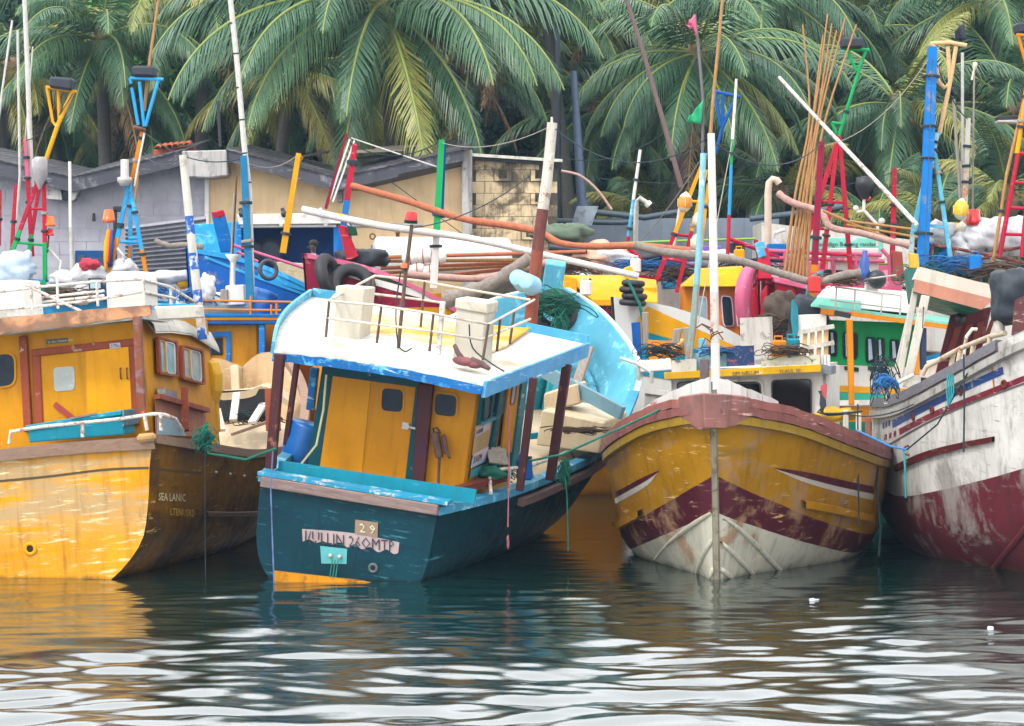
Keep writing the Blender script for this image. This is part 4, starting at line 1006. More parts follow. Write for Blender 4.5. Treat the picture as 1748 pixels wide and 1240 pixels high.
for a, b in (((1375, 566), (1371, 622)), ((1387, 564), (1384, 622)), ((1399, 563), (1397, 622)), ((1410, 561), (1410, 622))):
    m = MB(); m.bar(C.ray(*a, 1, yc), C.ray(*b, 1, yc), .07, .06); m.build('rack_post', wood('tan_rack_timber', '#b48a5a', '#d0b080', (6, 6, .8)), C)
for a, b in (((1368, 567), (1424, 557)), ((1364, 596), (1424, 585))):
    m = MB(); m.bar(C.ray(*a, 1, yc + .08), C.ray(*b, 1, yc + .08), .06, .07); m.build('rack_rail', M_dirtywhite, C)
for i in range(4):
    m = MB(); m.tube([C.ray(1396 + 6 * i, 606, 1, yc + .1), C.ray(1397 + 6 * i, 629, 1, yc + .1)], .027, 8); m.build('rack_float', M_white, C)
mast(C, [(1214, 228), (1219, 480), (1222, 665)], 37.6, (.056, .07), [(M_white, 0, .62), (paint('rusty_white_mast', '#d2ccc4', wear='#a8532e', wa=.4, wscale=4, sa=.2, da=.4, hscratch=False), .62, .82), (M_white, .82, 1)])
mast(C, [(1201, 262), (1192, 450), (1183, 560)], 39.6, (.05, .055), [(paint('pale_blue_mast', '#8cc0cc', wear='#b8d4d8', wa=.3, sa=.1, da=.3, hscratch=False), 0, .75), (paint('rusty_pale_mast', '#7fa8a4', wear='#9a5c2a', wa=.5, wscale=4, sa=.1, da=.4, hscratch=False), .75, 1)])
mast(C, [(1183, 560), (1175, 615)], 39.6, (.055, .055), [(paint('rusty_pale_mast', ''), 0, 1)])
mast(C, [(1190, 500), (1180, 610)], 39.4, (.02, .02), [(M_greywood, 0, 1)], name='stay_pole')
m = MB()
for i in range(7):
    a = i * .9; p = C.at(1213, 560 + i * 4, 37.3); m.tube([p, p + Vector((math.cos(a) * .12, .05, .06)), p + Vector((math.cos(a) * .22, .05, math.sin(a * 2) * .1))], .012, 5)
o = m.build('frayed_lashing', clean('frayed_rope', '#6a4630', .95), C); o['kind'] = 'stuff'
panel(C, 1, yc + .6, [(1402, 658), (1412, 655), (1410, 690), (1399, 692)], .1, clean('red_float_paint', '#b84048', .6), 'red_fender', C)

# ============================================================ D in detail
M_grail = wood('dark_grey_rail_timber', '#45434a', '#6a676c', (1, 6, 6))
HD.inside(M_dirtywhite, M_cream, lambda y: 1.5 if y < 10 else 2.0)
HD.rail(M_grail, .18, .16, 0, .62, dz=.05, jit=.02)
HD.rail(paint('flaking_maroon_bulwark', '#5e3030', wear='#8a7468', wa=.4, wscale=3, scratch='#a89488', sa=.6, dirt='#2a2020', da=.4), .1, .5, .66, .99, dz=.5, name='bow_bulwark', out=.02)
HD.rail(paint('grey_white_strake', '#a8a49e', wear='#5a5652', wa=.35, wscale=3, scratch='#d0ccc6', sa=.3, da=.6), .1, .12, 0, .99, out=.05, drop=.17, name='rubbing_strake')
M_bl = paint('faded_blue_stripe', '#2c4a86', wear='#8a92a4', wa=.25, wscale=4, sa=.4, da=.3); M_rd = paint('faded_red_stripe', '#7a2434', wear='#a87a7c', wa=.3, wscale=4, sa=.4, da=.3)
HD.decal([([(1523, 718), (1600, 679), (1660, 650), (1712, 626)], [(1524, 731), (1600, 692), (1660, 663), (1714, 639)])], M_bl, 'blue_stripe', 22, 2)
HD.decal([([(1534, 733), (1600, 700), (1680, 668), (1752, 640)], [(1536, 743), (1600, 711), (1680, 679), (1752, 650)])], M_rd, 'red_stripe', 22, 2)
for i in range(3):
    HD.decal([([(1507 + 5 * i, 722 - 2 * i), (1510 + 5 * i, 721 - 2 * i)], [(1507 + 5 * i, 732 - 2 * i), (1510 + 5 * i, 731 - 2 * i)])], M_bl, 'stripe_dash', 2, 1)
    HD.decal([([(1510 + 8 * i, 743 - 3 * i), (1514 + 8 * i, 741 - 3 * i)], [(1510 + 8 * i, 752 - 3 * i), (1514 + 8 * i, 750 - 3 * i)])], M_rd, 'stripe_dash', 2, 1)
HD.decal([([(1530, 795), (1580, 772), (1640, 756), (1698, 745)], [(1532, 805), (1580, 784), (1640, 767), (1698, 754)])], paint('dark_red_strake', '#5a2224', wear='#9a7468', wa=.2, wscale=5, sa=.3, da=.3), 'side_strake', 20, 2, .05, thick=.05)
HD.decal([([(1506, 765), (1580, 722), (1660, 686), (1752, 652)], [(1506, 769), (1580, 726), (1660, 690), (1752, 656)])], clean('dark_seam', '#55504e', .8), 'hull_seam', 22, 1)
HD.decal([([(1690, 607), (1693, 606)], [(1697, 672), (1700, 671)])], clean('rust_run', '#b0662a', .8, .4), 'rust_run', 6, 1)
for px, py in ((1640, 668), (1715, 656), (1592, 700), (1560, 712)):
    p, n_ = HD.on(px, py, .01); m = MB(); m.torus(p, .05, .02, n_, 14, 6); m.lathe([(.04, .0), (0, .0)], p, n_, 10); m.build('scupper', M_redbrown, D)
p, n_ = HD.on(1552, 769, .02); m = MB(); m.torus(p, .07, .015, Vector((0, 0, 1)).cross(n_), 14, 6); m.build('mooring_ring', M_rust, D)
# chine strake near the forefoot, rising to the stem
q = [HD.on(x, y, .0)[0] for x, y in [tuple(p[:2]) for p in curve([(1684, 988, 0), (1700, 966, 0), (1724, 936, 0), (1752, 902, 0)], 10)]]
q = [p for p in q if p is not None]
if len(q) > 2:
    m = MB(); m.tube(q, .05, 8); m.build('spray_strake', D_paint, D)
# foredeck fittings, roof on posts, wheelhouse doors
pipes(D, 1, 9.6, [[(1574, 641, 9.2), (1582, 626, 9.2), (1640, 595), (1690, 575, 10.6), (1716, 569, 11)], [(1640, 596), (1634, 626)], [(1628, 600, 9.4), (1622, 632, 9.4)], [(1662, 586, 10), (1658, 612, 10)],
                  [(1690, 576, 10.6), (1686, 600, 10.6)]], .04, paint('rusty_cream_tube', '#c8b8a0', wear='#8a4a2c', wa=.4, wscale=5, sa=.2, da=.3), 'bow_rail')
for ln in ([(1640, 640), (1650, 575), (1660, 562), (1668, 563)], [(1512, 668, 9), (1512, 690, 9)], [(1520, 660, 8.8), (1560, 640, 8.8)]): pipes(D, 1, 8.4, [ln], .03, M_whitem, 'deck_pipe')
m = MB(); a, b = D.ray(1707, 565, 1, 10.8), D.ray(1707, 516, 1, 10.8); m.tube([a, b], .075, 12); m.build('bollard', M_dirtywhite, D)
yr = 8.0
f = lambda *p: [D.ray(x, y, 1, yr) for x, y in p]
top = f((1572, 456), (1700, 489)); mid = f((1562, 477), (1697, 511)); bot = f((1559, 498), (1676, 529))
bk = Vector((0, -2.6, 0))
m = MB(); m.prism([top[0], top[1], mid[1], mid[0]], (0, -.5, 0)); roofD = m.build('roof', paint('cream_roof_edge', '#d6cabc', wa=.15, sa=.1, da=.3), D)
m = MB(); m.add([mid[0], mid[1], bot[1], bot[0]] + [p + Vector((0, -.06, 0)) for p in (mid[0], mid[1], bot[1], bot[0])], [(3, 2, 1, 0), (4, 5, 6, 7), (0, 1, 5, 4), (1, 2, 6, 5), (2, 3, 7, 6), (3, 0, 4, 7)])
m.build('roof_fascia', paint('peach_fascia_paint', '#c28670', wear='#a86a52', wa=.2, sa=.1, da=.3), roofD)
sf = D.ray(1547, 509, 1, yr - 1.6); m = MB(); m.add([bot[0], bot[1], D.ray(1640, 545, 1, yr - 2.2), D.ray(1550, 520, 1, yr - 2.2), top[0], top[1], top[1] + bk, top[0] + bk], [(0, 1, 2, 3), (4, 5, 6, 7), (0, 3, 7, 4), (1, 5, 6, 2), (3, 2, 6, 7)])
m.build('soffit', paint('teal_soffit_paint', '#0f6a5e', wear='#0a4a46', wa=.3, sa=0, da=.3), roofD)
for a, b, w, yv in (((1563, 493), (1533, 655), .1, 7.8), ((1580, 505), (1547, 662), .13, 8.3), ((1556, 520), (1526, 648), .07, 7.0)):
    m = MB(); m.bar(D.ray(*a, 1, yv), D.ray(*b, 1, yv), w, w * .8); m.build('roof_post', M_dirtywhite, D, .01)
dw = panel(D, 1, 6.6, [(1622, 538), (1692, 524), (1665, 640), (1596, 640)], .06, M_maroon, 'wheelhouse_wall', D)
for q in ([(1630, 560), (1642, 557), (1626, 606), (1614, 610)], [(1650, 556), (1662, 553), (1646, 602), (1634, 606)], [(1668, 552), (1680, 549), (1666, 598), (1652, 602)]):
    panel(D, 1, 6.67, q, .03, M_redbrown, 'door_panel', dw)
m = MB(); m.ball(D.ray(1640, 545, 1, 6.8), .09, 0, 12, 8); m.build('wall_lamp', M_black, dw)
panel(D, 1, 7.4, [(1690, 548), (1702, 530), (1684, 585), (1675, 588)], .08, M_redbrown, 'door_leaf', D)
# ============================================================ the boats moored behind the front row
def back_boat(label, bow, yaw, L, hb, zs, hull_mat, inner, deck, rail=None, heel=0, group='fishing boats moored behind the front row', rake=.5):
    """a working boat placed by its stem head (world x, y); zs = sheer heights at stern, middle, shoulder, bow"""
    s_, c_ = math.sin(R(yaw)), math.cos(R(yaw))
    T = Thing('moored_boat', label, 'fishing boat', pose((bow[0] - s_ * L, bow[1] - c_ * L, 0), yaw, heel, 0), group)
    a, b, c, d = zs
    def st(y, x, z, dy=0): return (y, [(x, z, dy), (x * .93, z * .72, dy * .7), (x * .82, z * .42, dy * .4), (x * .62, .1, 0), (x * .3, -.4, 0), (.02, -.6, 0)])
    H = Hull(T, [st(0, hb * .8, a), st(L * .3, hb, a + (b - a) * .6), st(L * .55, hb, b), st(L * .75, hb * .93, c, 0), st(L * .9, hb * .6, c + (d - c) * .7, .1), st(L, .05, d, rake - .1)], 30, 12)
    H.shell(hull_mat); H.transom(hull_mat)
    H.inside(inner, deck, lambda y: min(a, b) - .45)
    if rail: H.rail(rail, .14, .1, 0, .985, dz=.02)
    return T, H

def lump(name, label, cat, c, r, sq, mat, seed=0, amp=.35, group=None, parent=None, n=16, m_=10, fr=1.6, box=False):
    """a slumped bag or crumpled heap"""
    m = MB(); c = Vector(c); n, m_ = max(n, 30), max(m_, 20); m.ball(Vector(), r, 0, n, m_, sq)
    if box: m.v = [tuple(Vector(v) * (1.0 if sum(abs(a) for a in v) < 1e-6 else (Vector([a / q for a, q in zip(v, sq)]).length / (sum(abs(a / q) ** 5 for a, q in zip(v, sq)) ** .2)))) for v in m.v]
    f3 = lambda v, k: .5 - abs(noise.noise(Vector(v) * k / r + Vector((seed * 1.3, 4, 0))))
    m.v = [tuple(Vector(v) * (1 + .24 * (f3(v, 1.5) - .3) + .07 * f3(v, 4.2))) for v in m.v]
    m.v = [tuple(c + Vector(v) * (1 + amp * noise.noise(Vector(v) * fr / r + Vector((seed, seed * 2, 0))) + amp * .5 * noise.noise(Vector(v) * fr * 2.6 / r + Vector((seed, 0, 9))))) for v in m.v]
    o = m.build(name, mat, parent, world=True)
    if label: tag(o, label, cat, group)
    return o

def wbox(T, q, Y, d, mat, name, parent=None, bevel=.015, label=None):
    """a box whose front face the photo shows at the four pixels q, Y metres away, d metres deep"""
    f = [P(x, y, Y) for x, y in q]; m = MB(); m.prism(f, (0, d, 0))
    return m.build(name, mat, parent or T, bevel=bevel, world=True, label=label)

def wpipes(T, lines, Y, r, mat, name='rail', n=6, each=True, parent=None):
    """tube work in the world; each line is one welded tube and a mesh of its own"""
    for ln in lines:
        m = MB(); m.tube([P(p[0], p[1], p[2] if len(p) > 2 else Y) for p in ln], r, n); m.build(name, mat, parent or T, world=True)

def torus_thing(name, label, px, py, Y, Rr, r, ax, mat, group=None, sq=None):
    o = MB(); c = P(px, py, Y); o.torus(c, Rr, r, ax, 26, 10)
    for i in range(10):
        pass
    ob = o.build(name, mat); tag(ob, label, 'tyre', group); return ob

M_blue = paint('bright_blue_paint', '#1478c8', wear='#0f62aa', wa=.35, scratch='#8ac0e4', sa=.4, dirt='#0a3a66', da=.25)
M_blueD = paint('deep_blue_paint', '#0d58a6', wear='#0a4488', wa=.25, scratch='#4a90c8', sa=.2, dirt='#0a2a4a', da=.3)
M_cyan = paint('cyan_blue_paint', '#2f9fd8', wear='#57b4e0', wa=.25, sa=.15, dirt='#1a5a80', da=.25)
M_red = paint('red_gloss_paint', '#bc1434', wear='#8a2030', wa=.35, scratch='#e0909a', sa=.35, da=.35)
M_crim = paint('crimson_hull_paint', '#8e1238', wear='#6e1030', wa=.2, scratch='#b8607a', sa=.1, da=.25)
M_pinkp = paint('pink_paint', '#d8688a', wear='#e89ab0', wa=.25, sa=.1, da=.15)
M_green = paint('green_gloss_paint', '#14a45c', wear='#0e8a4c', wa=.2, scratch='#5ab088', sa=.1, da=.25)
M_dgreen = paint('dark_green_paint', '#0e4a30', wa=.2, sa=.1, da=.2)
M_yellow = paint('yellow_gloss_paint', '#eaa606', wear='#c08018', wa=.3, scratch='#f0d890', sa=.3, dirt='#5a3c06', da=.2)
M_orange = paint('orange_yellow_paint', '#d88410', wear='#b8700c', wa=.25, sa=.1, da=.25)
M_mint = paint('mint_paint', '#7cc8b4', wear='#a8dccc', wa=.25, sa=.1, da=.2)
M_bag = paint('white_sack_cloth', '#d4d4d8', rough=.9, wear='#9a9698', wa=.3, wscale=3, sa=0, dirt='#5a5650', da=.4, hscratch=False, bump=.6); clean('white_sack_cloth_', '#d2d2d4', .9, .12, .5)
M_bagb = clean('bluish_sack_cloth', '#b4c6d8', .9, .15, .5)
M_tarp = clean('dark_navy_tarpaulin', '#18222e', .6, .3, .4)
M_bamboo = wood('tan_bamboo', '#7c5228', '#a87c44', (6, 6, 1.2), .6)
M_bamw = wood('pale_grey_bamboo', '#9a9690', '#c4c0ba', (6, 6, 1.5), .6)
M_skin = clean('dark_skin', '#3a241c', .6)

# ---- F: blue and yellow cabin behind the yellow boat's bow
F = Thing('moored_boat', 'blue and yellow cabin boat with white tank and blue drum on its roof', 'fishing boat', pose((-5.6, 50, 0), 90), 'fishing boats moored behind the front row')
YF = 50.0
def st(y, x, z): return (y, [(x, z), (x * .95, z * .7), (x * .85, z * .4), (x * .6, .1), (x * .3, -.4), (.02, -.6)])
HF = Hull(F, [st(-4, 1.2, 1.7), st(-2, 1.5, 1.6), st(1, 1.5, 1.6), st(2.4, 1.2, 1.7), st(3.2, .05, 1.8)], 24, 10)
HF.shell(M_blueD); HF.inside(M_blue, M_cream, lambda y: 1.2); HF.rail(M_blue, .12, .1)
for q, mt, nm, dd in (([(255, 536), (486, 536), (486, 542), (255, 542)], M_blue, 'roof', 2.4), ([(258, 542.3), (484, 542.3), (484, 547.5), (258, 547.5)], M_orange, 'roof_band', 2.2),
                      ([(255, 548), (486, 548), (486, 554), (255, 554)], M_blueD, 'roof_trim', 2.35)):
    wbox(F, q, YF, dd, mt, nm)
cf = wbox(F, [(270, 554), (438, 554), (440, 690), (270, 690)], YF + .3, 1.8, B_must, 'cabin')
for q in ([(352, 568), (394, 566), (394, 620), (386, 620), (386, 575), (360, 576), (360, 620), (352, 620)],):
    wbox(F, q, YF + .25, .06, M_blue, 'door_frame', cf, .01)
wbox(F, [(361, 578), (380, 577), (380, 606), (361, 606)], YF + .26, .05, M_glass, 'pane', cf, .01)
for px in (447, 340): wbox(F, [(px - 5, 554), (px + 5, 554), (px + 5, 660), (px - 5, 660)], YF + .05, .12, M_blue, 'roof_post')
m = MB(); c = P(365, 521, YF + .9); m.lathe([(0, -.78), (.2, -.76), (.26, -.68), (.27, 0), (.26, .68), (.2, .76), (0, .78)], c, (1, 0, 0), 18)
tk = m.build('water_tank', paint('mint_white_tank', '#d0dcd4', wear='#a8b8b0', wa=.2, sa=.1, da=.3)); tag(tk, 'long white rounded tank lying on blue edged cabin roof', 'tank')
m = MB(); c = P(447, 518, YF + 1.0); m.lathe([(0, -.3), (.25, -.3), (.26, -.28), (.245, -.2), (.26, -.12), (.26, .1), (.245, .15), (.26, .2), (.25, .28), (.0, .3)], c, (.35, .05, .95), 18)
dr_ = m.build('plastic_drum', clean('blue_drum_plastic', '#1268b8', .35)); tag(dr_, 'blue plastic drum leaning beside the long white tank', 'drum')
wpipes(F, [[(335, 513), (620, 518)], [(335, 528), (480, 530)], [(428, 505), (428, 537)], [(463, 520), (463, 537)], [(472, 518), (472, 537)], [(520, 512), (518, 540)]], YF - .1, .022, M_orange, 'roof_rail')
wpipes(F, [[(256, 520), (340, 521)], [(256, 532), (340, 533)], [(262, 512), (262, 536)]], YF - .1, .022, M_cyan, 'roof_rail')
wbox(F, [(385, 488), (416, 486), (418, 520), (384, 522)], YF + .3, .4, M_white, 'roof_locker')
m = MB(); m.lathe([(.05, 0), (.05, .45), (.07, .5), (.17, .62), (.16, .64)], P(397, 488, YF + .4), (.03, 0, 1), 12); m.build('funnel', M_white, F, world=True)
wbox(F, [(376, 494), (389, 494), (389, 517), (375, 517)], YF + .25, .2, M_greywood, 'timber_block')
lump('sack', 'white cloth sack hung beside the blue and white chipped mast', 'sack', P(354, 490, YF - .6), .2, (.9, .6, 1.2), M_bag, 3)
# ---- G: blue bow
G, HG = back_boat('bright blue fishing boat with high pointed bow and grey tyre on its side', (P(347, 428, 53).x, 53), 240, 10, 1.6, (2.0, 2.6, 4.1, 5.3),
                  striped('blue_bow_paint', [(3.7, '#c8801a'), (9, '#0f62b4')], wa=.2, scratch='#5aa0d8', sa=.2, dirt='#0a2f58', da=.3), M_cyan, M_cream, M_cyan)
HG.decal([([(443, 452), (500, 466), (556, 486)], [(440, 474), (500, 492), (552, 508)])], M_cyan, 'light_strake', 14, 3, .02)
HG.decal([([(350, 436), (450, 475), (560, 515)], [(350, 441), (450, 480), (560, 519)])], M_cyan, 'rub_line', 16, 1, .03)
wpipes(G, [[(398, 419, 53.2), (440, 432, 53.2), (545, 466, 53.4)], [(404, 430, 53.6), (440, 447, 53.6)], [(470, 440, 53.3), (470, 460, 53.3)]], 53, .035, M_pinkp, 'handrail')
m = MB(); m.bar(P(388, 430, 53.3), P(372, 364, 53.1), .3, .16); m.build('stem_post', [M_blue], G, .02, world=True)
m = MB(); m.bar(P(373.6, 371, 53.09), P(371, 360, 53.07), .31, .17); m.build('stem_post_tip', M_red, G, .02, world=True)
torus_thing('tyre', 'thin grey tyre hung on the bright blue bow', 458, 461, 51.6, .19, .045, (.5, -.85, .1), clean('grey_rubber', '#3c4048', .7))
# ---- H: maroon, pink and white striped bow
H_, HH = back_boat('crimson fishing boat with pink rail, green and white stripes and black tyres at its stem', (P(548, 437, 50.5).x, 50.5), 240, 10, 1.5, (1.9, 2.5, 3.9, 5.1),
                   striped('crimson_hull', [(4.0, '#d8900e'), (9, '#8e1238')], wa=.2, scratch='#c07088', sa=.15, dirt='#3a0a1c', da=.3), M_crim, M_cream, M_pinkp)
HH.decal([([(548, 442), (650, 466), (760, 494), (880, 528)], [(550, 449), (650, 477), (760, 507), (880, 536)])], M_dgreen, 'green_stripe', 24, 2, .02)
HH.decal([([(556, 452), (640, 476), (730, 500), (840, 530)], [(560, 461), (640, 487), (730, 512), (840, 538)])], M_white, 'white_stripe', 24, 2, .02)
for q in ([(592, 385), (607, 388), (610, 402), (596, 402)],): wbox(H_, q, 50.6, .2, M_dgreen, 'stem_post_tip')
wbox(H_, [(577, 384), (590, 386), (612, 438), (592, 446)], 50.7, .2, M_red, 'stem_post')
for i, (px, py, ax, lb) in enumerate(((562, 472, (1, -.35, .3), 'black tyre hung on edge at the crimson stem'), (601, 487, (.2, -.95, .5), 'black tyre lying across the crimson bow side'))):
    torus_thing('tyre', lb, px, py, 49.9, .36, .13, ax, M_rubber, 'tyres on the crimson bow')
lump('tarpaulin', 'black tarpaulin bundle on the crimson bow', 'tarpaulin', P(620, 441, 51.2), .46, (1.1, .6, .4), M_tarp, 4, .25, box=True)
wbox(H_, [(690, 500), (760, 500), (905, 560), (905, 640), (690, 640)], 51.2, 1.2, paint('golden_deckhouse', '#d8940e', wa=.15, sa=.1, da=.2), 'deckhouse')
wbox(H_, [(640, 548), (905, 566), (905, 640), (640, 640)], 50.9, .25, M_yellow, 'deckhouse_ledge')
# ---- I: yellow wheelhouse with red and white windows
I_, HI = back_boat('yellow boat with sloping bow cover, post and red framed white windows', (P(968, 470, 54).x, 54), 250, 8, 1.4, (2, 2.4, 3.4, 3.9), M_crim, M_yellow, M_yellow, M_crim)
wh = wbox(I_, [(960, 500), (1120, 490), (1120, 640), (960, 640)], 52.6, 1.5, M_yellow, 'wheelhouse')
m = MB(); rr = [[P(958, 470, 52.9), P(985, 490, 52.4), P(1010, 512, 52.1)], [P(1060, 470, 53.2), P(1066, 492, 52.4), P(1072, 512, 52.1)], [P(1120, 478, 53.6), P(1122, 500, 52.6), P(1122, 516, 52.2)]]
m.grid(rr, 0, True); m.grid([[p - Vector((0, 0, .12)) for p in g] for g in rr[::-1]], 0, True); m.grid([[g[-1] for g in rr], [g[-1] - Vector((0, 0, .12)) for g in rr]]); m.build('wheelhouse_roof', M_yellow, I_, world=True)
m = MB(); m.bar(P(1085, 500, 53), P(1070, 456, 53), .34, .28, w2=.22); m.build('stem_post', M_yellow, I_, .03, world=True)
wbox(I_, [(962, 470), (985, 475), (985, 520), (960, 520)], 52.3, .4, M_yellow, 'bow_cheek')
for q in ([(1016, 521), (1030, 523), (1032, 552), (1018, 550)], [(1036, 525), (1050, 527), (1051, 556), (1038, 554)]):
    f = wbox(I_, rounded(grow(q, 3.2)), 52.56, .05, M_red, 'window', wh, 0); wbox(I_, rounded(grow(q, 1.4)), 52.53, .05, M_white, 'frame', f, 0); wbox(I_, rounded(q), 52.51, .05, M_glass, 'pane', f, 0)
wpipes(I_, [[(995, 525), (1050, 535)], [(1000, 555), (1060, 575)]], 52.3, .09, M_crim, 'crimson_rail', 4)
# ---- J: white and yellow bow with a stack of tyres
J_, HJ = back_boat('white bowed boat with yellow inner stripe and tyre stack tied on its stem', (P(1072, 505, 49.2).x, 49.2), 236, 8, 1.5, (1.8, 2.3, 3.3, 4.2),
                   paint('white_bow_paint', '#dcdad6', wear='#c0bab0', wa=.15, sa=.1, da=.15, vary=.08), M_turq, M_cream, None)
HJ.decal([([(1106, 524), (1160, 548), (1270, 598)], [(1080, 562), (1150, 580), (1262, 622)])], M_yellow, 'yellow_stripe', 18, 4, .02)
HJ.decal([([(1106, 523), (1088, 548), (1078, 600)], [(1130, 534), (1100, 562), (1088, 640)])], M_yellow, 'yellow_stripe', 14, 4, .022)
HJ.decal([([(1098, 566), (1150, 582), (1258, 624)], [(1092, 640), (1150, 650), (1250, 680)])], M_turq, 'teal_side', 18, 6, .02)
for i in range(4):
    torus_thing('tyre', ('lowest', 'second lowest', 'second highest', 'topmost')[i] + ' tyre in the stack on the white bow', 1080 + (i % 2) * 4 - i, 517 - 11 * i, 48.6, .21 - .012 * i, .065, (.06, -.05, 1), M_rubber, 'tyres stacked on the white bow')
rope('mooring_rope', [P(1070, 476, 48.3), P(1080, 495, 48.25), P(1092, 520, 48.25), P(1098, 552, 48.4)], .03, M_greenrope, 'teal rope tying the tyre stack to the white bow')
# things between: posts and orange planks behind C's cabin, on C's after deck
for q, mt, Y in (([(1078, 551), (1093, 549), (1096, 612), (1082, 612)], M_blueD, 45.5), ([(1096, 533), (1107, 533), (1107, 590), (1097, 592)], M_greywood, 45.6), ([(1166, 560), (1180, 558), (1180, 606), (1170, 608)], M_greywood, 44.6),
                 ([(1150, 562), (1166, 560), (1160, 585), (1146, 592)], M_greywood, 44.7), ([(1193, 578), (1206, 578), (1206, 604), (1193, 604)], M_bowblue, 44.5)):
    wbox(J_ if Y > 45 else C, q, Y if Y < 45 else 47.8, .12, mt, 'deck_post')
for k, (c3) in enumerate(([(1106, 580), (1140, 582), (1165, 578)], [(1106, 590), (1140, 596), (1168, 592)], [(1108, 602), (1130, 607), (1150, 604)])):
    pts = curve([P(x, y, 45.2 - .15 * k) for x, y in c3], 8); m = MB(); m.grid([pts, [p - Vector((0, .03, .16)) for p in pts], [p - Vector((0, -.04, .16)) for p in pts], [p + Vector((0, .06, 0)) for p in pts], pts], 0, False)
    m.build('curved_plank', M_orange, C, world=True)
m = MB(); m.bar(P(1168, 580, 45), P(1140, 606, 44.9), .3, .05); m.build('curved_plank', wood('orange_tan_board', '#c07a2c', '#d8a050'), C, world=True)
wbox(C, [(1090, 618), (1145, 612), (1148, 632), (1092, 636)], 44, 1.2, M_white, 'after_hatch')
wpipes(C, [[(1060, 612, 43), (1090, 622, 42.6), (1112, 636, 42)], [(1112, 636, 42), (1112, 655, 42)], [(1090, 625, 42.6), (1090, 650, 42.6)]], 43, .035, M_steel, 'side_rail')
# ---- K: yellow wheelhouse with pink framed windows
K_, HK = back_boat('orange yellow wheelhouse boat with tall pink framed windows behind the white mast', (P(1150, 500, 55).x, 54.5), 250, 8, 1.3, (2, 2.2, 3, 3.4), M_yellow, M_yellow, M_yellow, M_white)
wk = wbox(K_, [(1168, 488), (1268, 488), (1268, 600), (1168, 600)], 52.3, 1.4, M_orange, 'wheelhouse')
m = MB(); m.hexa([P(1160, 490, 52.0), P(1274, 490, 52.0), P(1274, 488, 53.9), P(1160, 488, 53.9)], [P(1195, 460, 52.4), P(1268, 456, 52.4), P(1268, 454, 53.6), P(1195, 458, 53.6)]); m.build('wheelhouse_roof', M_yellow, K_, .03, world=True)
for q in ([(1190, 508), (1206, 508), (1206, 560), (1190, 560)], [(1232, 506), (1248, 508), (1252, 556), (1236, 556)], [(1256, 508), (1266, 509), (1268, 556), (1260, 556)]):
    f = wbox(K_, rounded(grow(q, 3.4)), 52.26, .05, M_pinkp, 'window', wk, 0); wbox(K_, rounded(grow(q, 1.6)), 52.23, .05, M_white, 'frame', f, 0); wbox(K_, rounded(q), 52.21, .05, M_glassl if q[0][0] < 1200 else M_glass, 'pane', f, 0)
# ---- L: pink and red bow
L_, HL = back_boat('pink and red boat with curled pink bow and red cabin beside white locker', (P(1300, 440, 52).x, 51.6), 196, 8, 1.25, (2.2, 2.6, 3.6, 4.6), M_red, M_pinkp, M_pinkp, M_pinkp)
m = MB(); cu = curve([P(1300, 446, 51), P(1275, 458, 50.8), P(1262, 490, 50.6), P(1262, 530, 50.6), P(1272, 566, 50.7)], 14)
m.grid([[p + Vector((.3, .35, -.05)) for p in cu], [p + Vector((.12, -.05, 0)) for p in cu], cu, [p + Vector((-.05, .3, 0)) for p in cu]], 0, True); m.build('curled_bow', M_pinkp, L_, world=True)
m = MB(); m.bar(P(1305, 478, 50.9), P(1303, 424, 51.0), .3, .2, w2=.2); m.build('stem_post', M_red, L_, .02, world=True)
m = MB(); m.bar(P(1303.5, 440, 50.96), P(1296, 414, 51.0), .24, .16); m.build('stem_post_tip', M_skyblue, L_, .02, world=True)
wl = wbox(L_, [(1324, 476), (1356, 480), (1366, 560), (1324, 570)], 51, 1.6, M_red, 'cabin')
wbox(L_, [(1318, 472), (1400, 488), (1402, 500), (1320, 482)], 50.9, 1.9, M_pinkp, 'cabin_roof')
wbox(L_, [(1300, 500), (1310, 486), (1312, 570), (1298, 570)], 50.7, .2, M_red, 'bow_frame')
wbox(L_, [(1314, 560), (1348, 575), (1348, 630), (1314, 620)], 49.5, .4, M_crim, 'bulwark_panel')
lump('net_heap', 'brown fishing net heap between the pink bow and the scuffed white locker', 'fishing net', P(1332, 530, 49.4), .42, (.8, .6, .9), clean('brown_net', '#4f4238', .95, .3, .6), 8, .4)
tp = lump('tarpaulin', 'dark blue tarpaulin draped over a frame beside the green cabin', 'tarpaulin', P(1378, 562, 48.2), .52, (.72, .5, 1.15), M_tarp, 12, .16, box=True)
m = MB()
for i in range(5): m.tube([P(1354 + i * 1.5, 512 + 3 * i, 47.6), P(1352 + 2 * i, 545, 47.55), P(1357 + i, 580 - 4 * i, 47.55)], .03, 5)
o = m.build('netting_tassel', clean('teal_cord', '#1f7f8c', .9)); tag(o, 'teal cord hanging down the dark blue tarpaulin', 'cord')
# ---- M: green cabin
Mb = Thing('moored_boat', 'green and white cabin boat with curtained windows and orange roof posts', 'fishing boat', pose((6.6, 49.5, 0), 90), 'fishing boats moored behind the front row')
HM = Hull(Mb, [st(-4, 1.3, 2.4), st(-2, 1.6, 2.2), st(1, 1.6, 2.2), st(3, 1.2, 2.5), st(4.2, .05, 2.9)], 24, 10)
HM.shell(striped('white_orange_teal_hull', [(1.75, '#0d8a6a'), (2.05, '#d88a10'), (9, '#d8d4cc')], wa=.2, sa=.1, da=.3)); HM.inside(M_white, M_cream, lambda y: 1.8); HM.rail(M_white, .12, .1)
YM = 48.4
cm = wbox(Mb, [(1400, 546), (1570, 552), (1570, 628), (1400, 622)], YM, 2.0, M_green, 'cabin')
wbox(Mb, [(1396, 622), (1572, 628), (1572, 690), (1396, 690)], YM - .05, 2.1, M_white, 'lower_wall', cm)
